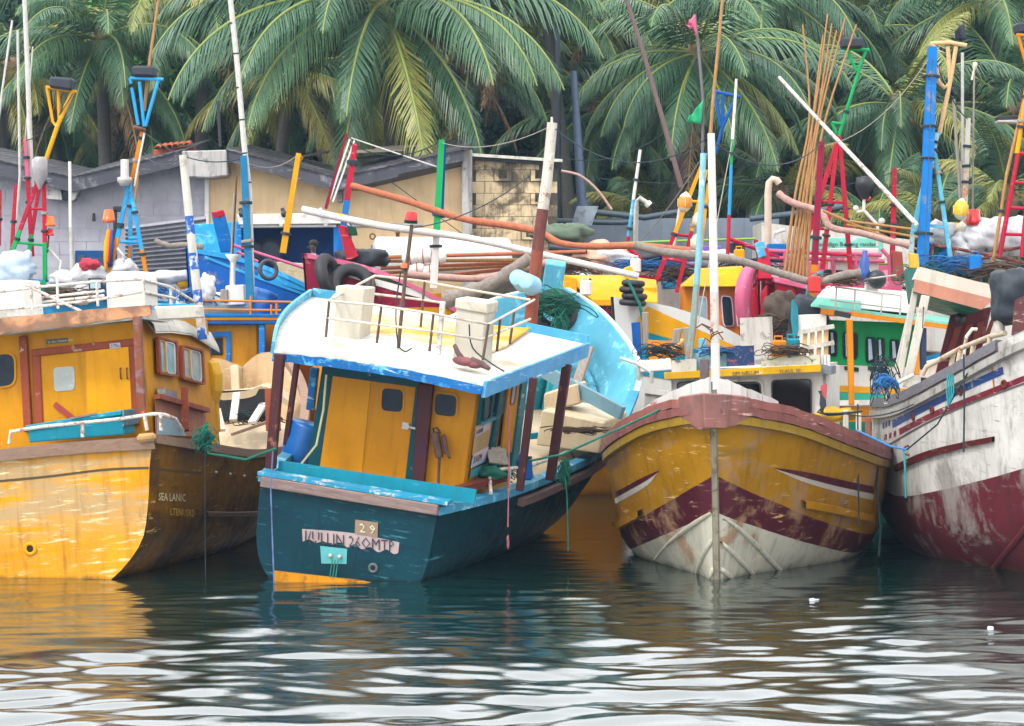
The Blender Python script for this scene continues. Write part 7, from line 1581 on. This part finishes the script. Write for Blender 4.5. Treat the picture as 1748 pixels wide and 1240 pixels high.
# sign, low grey wall, pipes, lamp posts, cables
sg = Thing('sign_board', 'mint green sign board with dark writing behind the crimson mast', 'sign', Matrix.Translation(P(1445, 676, 62)))
wbox(sg, [(1384, 406), (1508, 406), (1508, 434), (1384, 434)], 62, .08, M_mint, 'board'); lettering('anedigo Bdcong randan', P(1398, 420.5, 61.99), (1, 0, .0), (0, 0, 1), .155, clean('dark_sign_ink', '#1a4a44', .7), sg, .002, world=True); lettering('Wadu', P(1398, 431, 61.99), (1, 0, 0), (0, 0, 1), .14, clean('dark_sign_ink', ''), sg, .002, world=True)
for px in (1392, 1500): wbox(sg, [(px, 434), (px + 4, 434), (px + 4, 676), (px, 676)], 62, .08, M_steel, 'sign_post')
wl2 = MB(); wl2.prism([P(950, 374, 70), P(1330, 372, 70), P(1330, 670, 70), P(950, 670, 70)], (0, .5, 0)); tag(wl2.build('low_wall', paint('blue_grey_wall', '#7d8794', wear='#5c6672', wa=.3, wscale=.6, sa=.1, da=.4)), 'low blue grey wall behind the boats under the palms', 'wall')
wl3 = MB(); wl3.prism([P(1300, 380, 66), P(1560, 410, 66), P(1560, 660, 66), P(1300, 660, 66)], (0, 2.5, 0)); tag(wl3.build('white_hut', M_dirtywhite), 'off white hut wall behind the pink rails', 'hut')
for i, (pts, lb) in enumerate((([(1010, 362), (1050, 366), (1100, 372), (1160, 362)], 'slate pipe along the top of the low blue grey wall'), ([(950, 378), (1060, 380), (1080, 378)], 'thin slate pipe beside the lamp post foot'), ([(1280, 374), (1400, 360), (1440, 352)], 'slate pipe rising behind the bamboo bundle'))):
    o = seg(None, pts, 69, .09, clean('slate_pipe', ''), 'pipe'); tag(o, lb, 'pipe')
lp = Thing('lamp_post', 'tall tapering blue grey post in front of the palms', 'post', Matrix.Translation(P(998, 670, 72)))
seg(lp, [(979, 122), (986, 230), (993, 345)], 72, .1, clean('blue_grey_post', '#4f5f78', .5), 'post', 12, .15); seg(lp, [(993, 345), (998, 670)], 72, .24, clean('blue_grey_post', ''), 'post_base', 12)
lp2 = Thing('utility_pole', 'thin dark pole beside the annex in front of the palms', 'post', Matrix.Translation(P(955, 670, 76))); seg(lp2, [(952, 30), (954, 300), (956, 670)], 76, .08, clean('dark_pole', '#2a3440', .7), 'post', 8)
bo = MB(); bo.prism([P(985, 352, 68), P(1022, 352, 68), P(1010, 385, 68), P(975, 385, 68)], (0, .06, 0)); tag(bo.build('notice_board', paint('pale_board', '#9aa4b0', wear='#5a5f70', wa=.4, wscale=3)), 'tilted pale board leaning at the lamp post foot', 'board')
for i, (a, b, d, lb) in enumerate((((955, 268), (1150, 215), .4, 'thin cable from the annex up to the palms'), ((960, 296), (1320, 304), .2, 'thin level cable crossing before the palms'), ((1330, 318), (1580, 270), .3, 'thin cable behind the crimson mast'), ((600, 236), (745, 285), .0, 'grey stay wire from the pole tops to the green mast'), ((660, 305), (790, 400), .0, 'dark wire slanting across the cream wall'))):
    o = MB(); o.tube(sag(P(*a, 64), P(*b, 60 if i == 3 else 64), d), .012 if i != 3 else .02, 5); tag(o.build('cable', M_steel if i == 3 else M_dkrope), lb, 'cable')
arc = MB(); arc.tube(curve([P(958, 292, 64), P(990, 300, 64), P(1020, 325, 64), P(1044, 358, 64)], 10), .035, 6); tag(arc.build('bent_pole', M_barkp), 'bent bare pole bowing down from the annex corner', 'pole')
# person in a white shirt bending over on the blue boat
def person():
    base = P(546, 700, 56.2); z0 = 3.82; x0 = base.x
    T = Thing('person', 'person in white shirt bending forward in front of the dark open shed', 'person', Matrix.Translation((x0, 56.2, z0)))
    J = {'pelvis': (0.05, 0, .92), 'waist': (-.0, 0, 1.08), 'chest': (-.12, -.02, 1.3), 'neck': (-.16, -.03, 1.46), 'head0': (-.15, -.04, 1.52), 'head1': (-.16, -.05, 1.62), 'head2': (-.15, -.04, 1.72),
         'hl': (.03, -.1, .88), 'kl': (.02, -.14, .48), 'al': (.06, -.12, .08), 'fl': (-.08, -.14, .03), 'hr': (.03, .1, .88), 'kr': (.06, .14, .48), 'ar': (.1, .12, .08), 'fr': (-.04, .14, .03),
         'sl': (-.14, -.19, 1.36), 'el': (-.3, -.24, 1.16), 'wl': (-.46, -.18, 1.02), 'hdl': (-.53, -.17, .97), 'sr': (-.14, .17, 1.36), 'er': (-.3, .2, 1.14), 'wr': (-.46, .14, 1.0), 'hdr': (-.53, .13, .95)}
    rad = {'pelvis': .15, 'waist': .14, 'chest': .16, 'neck': .06, 'head0': .06, 'head1': .1, 'head2': .075, 'hl': .09, 'kl': .06, 'al': .04, 'fl': .04, 'hr': .09, 'kr': .06, 'ar': .04, 'fr': .04, 'sl': .07, 'el': .045, 'wl': .03, 'hdl': .035, 'sr': .07, 'er': .045, 'wr': .03, 'hdr': .035}
    E = ['pelvis-waist', 'waist-chest', 'chest-neck', 'neck-head0', 'head0-head1', 'head1-head2', 'pelvis-hl', 'hl-kl', 'kl-al', 'al-fl', 'pelvis-hr', 'hr-kr', 'kr-ar', 'ar-fr', 'chest-sl', 'sl-el', 'el-wl', 'wl-hdl', 'chest-sr', 'sr-er', 'er-wr', 'wr-hdr']
    nm = list(J); me = bpy.data.meshes.new('body'); me.from_pydata([J[k] for k in nm], [tuple(nm.index(q) for q in e.split('-')) for e in E], [])
    o = bpy.data.objects.new('body', me); COL.objects.link(o); o.parent = T.e; ROOT[o.name] = T
    sk = o.modifiers.new('skin', 'SKIN'); me.skin_vertices or None
    for i, k in enumerate(nm): me.skin_vertices[0].data[i].radius = (rad[k], rad[k])
    me.skin_vertices[0].data[0].use_root = True
    sb = o.modifiers.new('smooth', 'SUBSURF'); sb.levels = 1; sb.render_levels = 1
    q = NT('person_colours'); z = q.sep()[2]; x = q.sep()[0]
    c = q.mix(q.ramp(z, .93, .96), lin('#28303c'), lin('#b8b8ba')); c = q.mix(q.ramp(z, 1.44, 1.46), c, lin('#3a241c')); c = q.mix(q.ramp(x, -.34, -.36), c, lin('#3a241c')); q.l(c, q.b.inputs['Base Color']); me.materials.append(q.m)
    m = MB(); m.ball((-.14, -.04, 1.69), .115, 0, 12, 7, (1, .95, .75)); m.build('hair', clean('black_hair', '#0c0a0a', .8), T)
    m = MB(); m.ball((-.265, -.06, 1.6), .022, 0, 8, 6); m.build('nose', M_skin, T)
    for yy in (-.15, .05): m = MB(); m.ball((-.15, yy, 1.61), .03, 0, 8, 6, (1, .5, 1.3)); m.build('ear', M_skin, T)
person()
wbox(G, [(470, 447), (560, 452), (560, 640), (470, 640)], 55.4, 1.4, M_cream, 'deckhouse')
# ============================================================ palms, broadleaf trees, the wood behind
def leaf_mat(name, a, b, rough=.42):
    q = NT(name); oi = q.n('ShaderNodeObjectInfo'); n = q.noise(.8, 3, .6); n2 = q.noise(9, 3, .6)
    f = q.math('ADD', q.math('MULTIPLY', oi.outputs['Random'], .6), q.math('MULTIPLY', n, .5))
    c = q.mix(q.math('MULTIPLY', f, 1, True), lin(a), lin(b)); c = q.mix(q.ramp(n2, .35, .7, 0, .35), c, lin('#1c3420'))
    q.l(c, q.b.inputs['Base Color']); q.b.inputs['Roughness'].default_value = rough; q.b.inputs['Specular IOR Level'].default_value = .4
    MATS[name] = q.m; return q.m
M_palm = leaf_mat('palm_leaf_green', '#234a38', '#4d7046'); M_palmy = leaf_mat('palm_leaf_yellowing', '#546c34', '#9a8c38'); M_palmd = leaf_mat('palm_leaf_dead', '#6a5440', '#8a6c4c', .8)
M_rib = clean('palm_midrib', '#7c8a3c', .5); M_trunk = wood('palm_trunk_bark', '#33322f', '#504c46', (2, 2, 9), .9)
M_leafd = leaf_mat('broad_leaf_dark', '#1c4238', '#30604a', .5); M_leafb = leaf_mat('broad_leaf_bright', '#3c7a34', '#5fa03e', .4); M_leafg = leaf_mat('broad_leaf_greyish', '#4f6e5c', '#7a9484', .5)

def frond_mesh(elev, droop, L, mats, seed, nl=58, lmax=.95, tat=.0):
    """one pinnate leaf along +x: arching midrib, leaflets hanging from both sides"""
    rnd = random.Random(seed); m = MB(); n = 22; pts = []; p = Vector((0, 0, 0)); ang = elev; side = rnd.uniform(-.12, .12); yaw = 0
    for i in range(n + 1):
        pts.append(p.copy()); ang -= droop / n * (.5 + 1.1 * i / n); yaw += side / n
        p = p + Vector((math.cos(ang) * math.cos(yaw), math.cos(ang) * math.sin(yaw), math.sin(ang))) * (L / n)
    m.tube(pts, [.045 * (1 - .85 * i / n) + .006 for i in range(n + 1)], 5, 1)
    for sd in (1, -1):
        for k in range(nl):
            s = .10 + .9 * (k + rnd.uniform(-.3, .3)) / nl; s = min(max(s, .06), .995)
            i = min(int(s * n), n - 1); b = pts[i].lerp(pts[i + 1], s * n - i); t = (pts[i + 1] - pts[i]).normalized()
            sv = Vector((-t.y, t.x, 0)); sv = sv.normalized() if sv.length > .05 else Vector((0, 1, 0))
            l = lmax * (math.sin(PI * min(1, .16 + s * .86)) ** .55) * rnd.uniform(.82, 1.08)
            if rnd.random() < tat: l *= rnd.uniform(.3, .7)
            hang = rnd.uniform(.22, .62)
            d = (sv * sd * .72 + t * (.55 + .3 * s) - Vector((0, 0, hang))).normalized(); d2 = (d * .8 - Vector((0, 0, rnd.uniform(.45, .8))) + t * .12).normalized()
            w = Vector((t.x, t.y, t.z)) * .0165
            q1 = b + d * l * .5; q2 = q1 + d2 * l * .5
            m.add([b - w, b + w, q1 + w * 1.15, q1 - w * 1.15, q2 + w * .15, q2 - w * .15], [(0, 1, 2, 3), (3, 2, 4, 5)], 0, False)
    return m.mesh('frond', mats)
FR = {}
def fronds(kind):
    if kind not in FR:
        mt = {'g': M_palm, 'y': M_palmy, 'd': M_palmd}[kind]
        FR[kind] = [(e, frond_mesh(R(e), R(dr), 4.3, [mt, M_rib if kind != 'd' else M_palmd], 100 + i * 7 + ord(kind), 88 if kind != 'd' else 46, 1.15 if kind != 'd' else .8, .0 if kind == 'g' else .25))
                    for i, (e, dr) in enumerate(((72, 50), (60, 75), (48, 85), (35, 88), (22, 84), (8, 74), (-8, 62), (-25, 48), (-48, 30), (54, 110)))]
    return FR[kind]
M_nut = clean('yellow_coconut', '#a8862c', .5, .3)
def palm(label, px, py, Y, sc=1.0, n=26, seed=0, yel=.15, foot=0.0, explicit=(), lo=-48, nuts=True, grp='coconut palms behind the harbour'):
    rnd = random.Random(seed); c = P(px, py, Y); g = 1.9
    T = Thing('palm_tree', label, 'palm tree', Matrix.Translation((c.x + foot, Y, g)), grp)
    top = c - Vector((c.x + foot, Y, g))
    m = MB(); tp = curve([(0, 0, -.5), (top.x * .25, 0, top.z * .4), (top.x * .75, 0, top.z * .8), tuple(top)], 16); m.tube(tp, [.26 - .1 * i / 16 + .012 * (i % 2) for i in range(17)], 9); m.build('trunk', M_trunk, T)
    m = MB(); m.ball(top, .34, 0, 10, 6, (1, 1, 1.5)); m.build('crown_base', M_palmd, T)
    if nuts:
        for i in range(7):
            a = rnd.uniform(0, 6.28); m = MB(); m.ball(top + Vector((math.cos(a) * .38, math.sin(a) * .38 - .1, rnd.uniform(-.7, -.2))), .16, 0, 8, 6, (1, 1, 1.2)); m.build('coconut', M_nut if i % 3 else M_palm, T)
    lst = list(explicit)
    for i in range(n):
        f = (i + .5) / n; el = 74 - (74 - lo) * f ** .85 + rnd.uniform(-6, 6)
        lst.append((i * 137.5 + seed * 31 + rnd.uniform(-14, 14), el, rnd.uniform(.88, 1.1)))
    for az, el, s in lst:
        kd = 'd' if el < -38 and rnd.random() < .55 else ('y' if rnd.random() < (yel + (.15 if el < -10 else 0)) else 'g')
        e, me = min(fronds(kd), key=lambda q: abs(q[0] - el) + rnd.uniform(0, 9))
        o = bpy.data.objects.new('frond', me); COL.objects.link(o); o.parent = T.e; ROOT[o.name] = T
        o.location = top; o.rotation_euler = (rnd.uniform(-.12, .12), 0, R(az)); o.scale = (s * sc * 1.2,) * 3
palm('large coconut palm with crown above the valley of the dark roof', 652, 8, 71, 1.3, 24, 3, .12, .6,
     [(266, -8, 1.0), (232, 8, 1.05), (300, 8, 1.1), (338, 22, 1.15), (352, 35, 1.1), (196, 22, 1.15), (180, 35, 1.1), (212, 8, 1.2), (284, -25, .9), (250, -25, .8), (322, 8, 1.1), (205, -8, 1.05)])
palm('coconut palm with hanging yellow rib fronds behind the flag pole', 1192, 92, 74, .95, 24, 8, .12, -1.2, [(196, 8, 1), (180, -8, .9), (250, -25, 1), (262, -48, 1.05), (215, -8, 1), (300, -25, 1.1), (340, 22, 1.1), (10, 8, 1.1)])
palm('coconut palm with yellow nuts behind the tall blue mast', 1535, 182, 77, .92, 24, 12, .2, .4, [(180, 8, 1.1), (200, -8, 1), (350, 8, 1.1), (250, 8, .9), (300, 8, 1)])
palm('coconut palm behind the yellow fork mast', 172, 70, 79, .95, 24, 17, .1, .3, [(200, 22, 1), (250, 35, 1), (290, 8, 1), (330, 22, 1.05)])
for i, (px, py, Y, sc, n, lb, yl) in enumerate(((18, 120, 84, .95, 22, 'coconut palm at the edge behind the thin grey poles', .1), (350, -30, 80, 1.1, 22, 'coconut palm whose fronds hang above the orange tiles', .3), (500, 118, 78, .9, 16, 'coconut palm with yellow fronds over the cream building roof', .55),
        (925, -40, 82, 1.1, 22, 'coconut palm above the stained block annex', .1), (1300, -20, 83, 1.15, 24, 'coconut palm behind the top of the bamboo bundle', .1), (1440, 70, 88, 1.0, 22, 'coconut palm behind the green fork mast', .1),
        (1690, 0, 84, 1.1, 24, 'coconut palm behind the steel pole with black flag', .15), (1735, 190, 82, .9, 20, 'coconut palm behind the red ladder', .25), (70, -40, 90, 1.1, 22, 'coconut palm high behind the pink topped pole', .1),
        (1065, -30, 90, 1.1, 22, 'coconut palm behind the brown whip pole', .1), (800, 120, 88, .9, 20, 'coconut palm low behind the green and white mast', .15), (1570, 10, 92, 1.1, 22, 'coconut palm high behind the tan mast fork', .1),
        (560, -80, 86, 1.1, 20, 'coconut palm above the large central palm', .1), (1400, -60, 94, 1.1, 20, 'coconut palm high behind the bamboo tips', .1), (250, 190, 88, .8, 18, 'coconut palm low behind the block building roof', .1), (1020, 190, 86, .9, 20, 'coconut palm low behind the blue grey post', .08),
        (330, 130, 90, .95, 20, 'coconut palm behind the bamboo and teal mast', .1), (90, 190, 88, .8, 18, 'coconut palm low behind the red tripod', .08), (640, 190, 90, .9, 20, 'coconut palm low under the large central palm', .12), (930, 110, 90, .95, 20, 'coconut palm between annex and thin dark pole', .1),
        (1310, 190, 88, .9, 20, 'coconut palm low behind the white tube boom', .1), (1660, 150, 90, .95, 20, 'coconut palm behind the tan fork and steel pole', .12), (1130, 210, 90, .85, 18, 'coconut palm low behind the green flag pole', .08), (1430, 200, 90, .85, 18, 'coconut palm low behind the red tripod and bamboo', .1), (740, -30, 92, 1.1, 20, 'coconut palm high above the green and white mast', .1), (460, 20, 92, 1.0, 20, 'coconut palm high behind the bamboo and blue mast', .1))):
    palm(lb, px, py, Y, sc, n, 30 + i * 3, yl, random.uniform(-1.5, 1.5))
for i, (px, py, Y, sc, lb) in enumerate(((1600, 372, 72, .62, 'young palm with low arching fronds behind the pale mint tripod'), (1722, 345, 71, .62, 'young yellowish palm behind the red ladder and sacks'), (1490, 392, 73, .6, 'young palm behind the mint green sign'), (1330, 330, 75, .7, 'young palm with drooping fronds behind the cream vent pipe'), (1110, 372, 76, .6, 'young palm low behind the grey wall'))):
    palm(lb, px, py, Y, sc, 14, 200 + i * 5, .45, 0, lo=0, nuts=False, grp='young palms along the shore')
# broadleaf trees: trunk, limbs and a crown of leaves in clumps
def crown_mesh(seed, rx, rz, nleaf, size, mat, nclump=26):
    rng = np.random.default_rng(seed); cl = []
    while len(cl) < nclump:
        p = rng.uniform(-1, 1, 3)
        if .25 < np.linalg.norm(p) < 1: cl.append(p * (rx, rx * .7, rz))
    cl = np.array(cl); c = cl[rng.integers(0, nclump, nleaf)] + rng.normal(0, 1, (nleaf, 3)) * (rx * .17, rx * .15, rz * .15)
    d1 = rng.normal(0, 1, (nleaf, 3)); d1[:, 2] -= .3; d1 /= np.linalg.norm(d1, axis=1)[:, None]; d2 = np.cross(d1, rng.normal(0, 1, (nleaf, 3))); d2 /= np.linalg.norm(d2, axis=1)[:, None]
    s = size * rng.uniform(.6, 1.3, (nleaf, 1)); v = np.stack([c - d1 * s, c + d2 * s * .42, c + d1 * s, c - d2 * s * .42], 1).reshape(-1, 3)
    me = bpy.data.meshes.new('crown'); me.from_pydata(v.tolist(), [], np.arange(nleaf * 4).reshape(-1, 4).tolist()); me.materials.append(mat); return me
CR = {k: [crown_mesh(s, 4.2, 4.0, 3600, sz, mt) for s in (1, 2)] for k, mt, sz in (('d', M_leafd, .24), ('b', M_leafb, .3), ('g', M_leafg, .26))}
for i, (px, py, Y, sc, k, lb) in enumerate(((235, 60, 86, .62, 'b', 'bright green large leaved tree behind the blue fork mast'), (330, 110, 88, .6, 'b', 'bright green tree over the orange roof tiles'), (830, 50, 92, .9, 'g', 'greyish leaved tree beside the large palm'), (960, 100, 94, .8, 'g', 'greyish tree behind the thin dark pole'),
        (110, 170, 95, 1, 'd', 'dark tree behind the red tripod'), (430, 190, 94, 1, 'd', 'dark tree behind the cream roof'), (700, 180, 96, 1, 'd', 'dark tree behind the central palm trunk'), (1000, 260, 94, 1, 'd', 'dark tree behind the blue grey post'), (1130, 230, 92, .9, 'd', 'dark tree behind the hanging yellow rib fronds'),
        (1300, 170, 95, 1, 'd', 'dark tree behind the white tube boom'), (1460, 250, 93, 1, 'd', 'dark tree behind the red tripod mast'), (1620, 230, 96, 1, 'd', 'dark tree behind the azure mast'), (1720, 100, 93, .8, 'b', 'bright green tree at the frame edge'), (1070, 40, 97, 1, 'd', 'dark tree high behind the brown whip pole'),
        (560, 20, 98, 1, 'd', 'dark tree high behind the central palm'), (20, 20, 97, 1, 'd', 'dark tree high at the frame edge'), (1480, 40, 98, 1, 'g', 'greyish tree high behind the green fork mast'), (1340, 10, 96, .7, 'b', 'bright green tree top behind the bamboo tips'), (250, 300, 92, .9, 'd', 'dark shrubby tree behind the block building'), (860, 220, 90, .8, 'd', 'dark tree behind the annex roof'))):
    c = P(px, py, Y); T = Thing('broadleaf_tree', lb, 'tree', Matrix.Translation((c.x, Y, 2.0)), 'broadleaf trees on the wooded slope'); top = c.z - 2.0
    m = MB(); m.tube([(0, 0, -.5), (.1, 0, top * .5), (0, 0, top)], [.3, .22, .1], 8)
    for k_ in range(5):
        a = k_ * 1.3; m.tube([(0, 0, top * .55), (math.cos(a) * 1.6 * sc, math.sin(a) * 1.2 * sc, top), (math.cos(a) * 3 * sc, math.sin(a) * 2.2 * sc, top + 1.4 * sc)], [.12, .08, .03], 6)
    m.build('trunk', M_trunk, T)
    o = bpy.data.objects.new('crown', CR[k][i % 2]); COL.objects.link(o); o.parent = T.e; ROOT[o.name] = T; o.location = (0, 0, top); o.scale = (sc * 1.15, sc, sc); o.rotation_euler = (0, 0, i * 1.7)
rng = np.random.default_rng(5); nlf = 60000
cx = rng.uniform(-34, 34, nlf); cy = rng.uniform(98, 106, nlf); hz_ = 20.5 + 1.8 * np.sin(cx * .35) + 1.2 * np.sin(cx * .9 + 1); cz = 2.5 + (hz_ - 2.5) * rng.random(nlf) ** .8
c = np.stack([cx, cy, cz], 1); d1 = rng.normal(0, 1, (nlf, 3)); d1 /= np.linalg.norm(d1, axis=1)[:, None]; d2 = np.cross(d1, rng.normal(0, 1, (nlf, 3))); d2 /= np.linalg.norm(d2, axis=1)[:, None]; s = rng.uniform(.18, .45, (nlf, 1))
me = bpy.data.meshes.new('woods'); me.from_pydata(np.stack([c - d1 * s, c + d2 * s * .5, c + d1 * s, c - d2 * s * .5], 1).reshape(-1, 3).tolist(), [], np.arange(nlf * 4).reshape(-1, 4).tolist()); me.materials.append(M_leafd)
o = bpy.data.objects.new('woods', me); COL.objects.link(o); o['kind'] = 'stuff'; o['label'] = 'dense dark wood on the slope behind the palms'

# ============================================================ damp air: one closed box round the whole place
bm = bmesh.new(); bmesh.ops.create_cube(bm, size=1)
me = bpy.data.meshes.new('haze'); bm.to_mesh(me); bm.free(); o = bpy.data.objects.new('haze', me); COL.objects.link(o)
o.scale = (700, 760, 30); o.location = (0, 290, 12.4); o['kind'] = 'stuff'
hm = bpy.data.materials.new('damp_air'); hm.use_nodes = True; ht = hm.node_tree; ht.nodes.clear()
hv = ht.nodes.new('ShaderNodeVolumePrincipled'); hv.inputs['Density'].default_value = .0003; hv.inputs['Color'].default_value = (.5, .74, 1, 1)
ho = ht.nodes.new('ShaderNodeOutputMaterial'); ht.links.new(hv.outputs[0], ho.inputs['Volume']); me.materials.append(hm)
# ============================================================ tangled nets and lines, rigging, small gear
def tangle(name, label, px, py, Y, r, sq, mat, n=16, seed=0, th=.018, cat='fishing net', group=None):
    """a heap of loosely looped line"""
    rnd = random.Random(seed); m = MB(); c = P(px, py, Y)
    n = int(n * 2.2); th *= .62
    for k in range(n):
        a = rnd.uniform(0, 6.28); pts = []; o = Vector((rnd.gauss(0, .4), rnd.gauss(0, .3), rnd.gauss(0, .3))); q = rnd.uniform(.3, .8); tl = rnd.uniform(-.5, .5)
        for i in range(10):
            b = a + i * .7; pts.append(c + Vector(((o.x + q * math.cos(b)) * sq[0], (o.y + q * math.sin(b) * .7) * sq[1], (o.z + q * .5 * math.sin(b * 1.7 + tl) + tl * q * math.cos(b)) * sq[2])) * r)
        m.tube([Vector(p) for p in curve(pts, 14)], th, 3)
    ob = m.build(name, mat); tag(ob, label, cat, group); return ob
M_bluenet = clean('blue_net_line', '#1d5f9a', .9, .3); M_brnnet = clean('brown_net_line', '#5a4636', .9, .3)
tangle('rope_tangle', 'loose green rope looped over the netting on the pale blue stem post', 946, 518, 45.0, .42, (1, .8, .7), M_netting, 20, 1, .02, 'rope')
tangle('rope_tangle', 'green rope tail tangled under the netting in the pale blue bow', 955, 548, 44.9, .3, (.5, .5, 1.1), M_greenrope, 10, 2, .016, 'rope')
tangle('rope_tangle', 'teal rope tangle at the yellow boat quarter', 350, 748, 35.7, .2, (.7, .6, 1.1), M_greenrope, 14, 3, .014, 'rope')
tangle('rope_tangle', 'green rope tangle on the teal boat side rail', 964, 806, 37.4, .16, (.6, .6, 1.4), M_greenrope, 12, 4, .012, 'rope')
tangle('rope_tangle', 'mixed rope heap beside the teal boat side wall', 846, 806, 37.0, .24, (1.2, .8, .6), M_netting, 18, 5, .012, 'rope')
tangle('rope_tangle', 'dark rope tangle hung beside the leaning white posts', 1506, 640, 37.6, .3, (.6, .6, 1.5), M_dkrope, 14, 6, .014, 'rope')
tangle('rope_tangle', 'blue rope tangle on the white boat rail end', 1512, 655, 37.2, .2, (.8, .6, 1.2), M_bluerope, 12, 7, .012, 'rope')
for i, (px, py, Y, r, sq, mt, lb) in enumerate(((110, 505, 52.4, .4, (1.6, .8, .5), M_brnnet, 'brown line heap behind the yellow boat roof rail'), (250, 498, 52.2, .35, (1.2, .8, .7), M_bluenet, 'blue line heap beside the white roof locker'), (90, 500, 52.6, .3, (1.2, .8, .6), M_netting, 'green line heap under the tripod'),
        (330, 505, 50.5, .3, (1.2, .7, .7), M_bluenet, 'blue line heap at the chipped mast foot'), (975, 455, 55, .4, (1.6, .8, .6), M_brnnet, 'brown line heap by the rotten mast'), (1110, 455, 56.2, .45, (1.8, .8, .5), M_bluenet, 'blue line heap behind the tyre stack'),
        (1160, 470, 56, .4, (1.5, .8, .6), M_brnnet, 'brown line heap by the pale blue mast'), (1280, 455, 56, .4, (1.4, .8, .6), M_dkrope, 'dark line heap behind the curled pink bow'), (1440, 478, 47.4, .3, (1.4, .8, .5), M_brnnet, 'brown line heap on the mint roof'), (1570, 470, 50, .35, (1, .8, .9), M_netting, 'green line heap at the azure mast foot'),
        (1625, 455, 50.4, .4, (1.5, .8, .6), M_bluenet, 'blue line heap behind the brown rails'), (1700, 460, 50.2, .4, (1.6, .8, .5), M_brnnet, 'brown line heap among the brown rails'), (1225, 600, 39.2, .2, (1.4, .8, .5), M_bluenet, 'blue line heap on the mustard boat roof'), (1345, 598, 39, .22, (1.4, .8, .6), M_brnnet, 'brown line heap between locker and rack'),
        (1330, 555, 48.9, .35, (1, .8, .9), M_brnnet, 'brown line heap below the pink bow'), (430, 712, 43.4, .35, (1.4, .8, .5), M_dkrope, 'dark line heap in the broken cream foredeck'), (985, 735, 40.4, .25, (1.6, .9, .3), M_brnnet, 'brown line heap on the cream fish hatch'), (1130, 600, 44.4, .3, (1.2, .8, .6), M_dkrope, 'dark line heap among the orange planks'))):
    tangle('line_heap', lb, px, py, Y, r, sq, mt, 16, 20 + i, .02 if Y > 48 else .013, 'rope', 'heaps of line on the boats')
for i, (a, b, Y0, Y1, d, lb) in enumerate((((606, 250), (754, 240), 51, 51, .25, 'red blue mast and the green white mast'), ((754, 244), (942, 215), 51, 40, .2, 'green white mast and the rotten mast'), ((942, 215), (1214, 232), 39.6, 37.6, .5, 'rotten mast and the white mast'), ((1214, 240), (1402, 246), 37.6, 48.9, .4, 'white mast and the crimson mast'),
        ((1592, 90), (1402, 250), 50.6, 48.9, .4, 'azure mast and the crimson mast'), ((1592, 100), (1575, 560), 50.6, 38, .0, 'azure mast head and the peach roof'), ((416, 270), (245, 225), 50.1, 53, .3, 'teal blue mast and the blue fork mast'), ((416, 275), (508, 265), 50.1, 54, .2, 'teal blue mast and the yellow mast'), ((312, 268), (245, 260), 38.5, 53, .2, 'chipped mast and the blue tripod'),
        ((1653, 205), (1592, 90), 51.8, 50.6, .2, 'white steel pole and the azure mast'), ((1201, 265), (1085, 420), 39.6, 50, .1, 'pale blue mast and the grey boom'), ((702, 390), (905, 300), 36.4, 39.6, .15, 'red lamp pole and the rotten mast'), ((124, 160), (45, 240), 53, 53.6, .2, 'yellow fork mast and the pink topped pole'), ((1250, 240), (1190, 560), 52, 40, .0, 'blue white pole and the pale blue mast foot'))):
    rope('stay_line', sag(P(*a, Y0), P(*b, Y1), d), .009 if i % 3 else .012, (M_dkrope, M_greywood, M_dkrope)[i % 3], 'thin stay line between ' + lb, 'rope', group=None)
for i, (px, py, Y, mt, lb) in enumerate(((1262, 450, 55.5, M_yellow, 'yellow can behind the yellow wheelhouse roof'), (1085, 466, 55.8, M_white, 'white can beside the yellow stem post'), (1000, 505, 51.6, M_white, 'white can on the yellow bow cover'), (1390, 500, 47.2, M_redlamp, 'red can beside the mint roof rail'), (228, 502, 52.3, M_blue, 'blue can behind the white roof locker'), (1665, 462, 50.1, M_blue, 'blue can among the brown rails'), (1352, 612, 39.4, M_turq, 'teal can on the mustard boat roof'), (1330, 615, 39.3, M_orange, 'orange can on the mustard boat roof'), (895, 820, 37.2, M_blueD, 'dark blue can by the maroon post'))):
    T = Thing('jerrycan', lb, 'can', Matrix.Translation(P(px, py, Y)), 'cans lying about the boats'); m = MB(); m.box((0, 0, .16), (.24, .16, .32)); m.build('can_body', mt, T, .03); m = MB(); m.tube([(-.07, 0, .32), (-.07, 0, .38), (.05, 0, .38), (.05, 0, .32)], .014, 6); m.build('handle', mt, T); m = MB(); m.lathe([(.03, .32), (.03, .36), (0, .365)], (.09, 0, 0), (0, 0, 1), 8); m.build('cap', M_black, T)
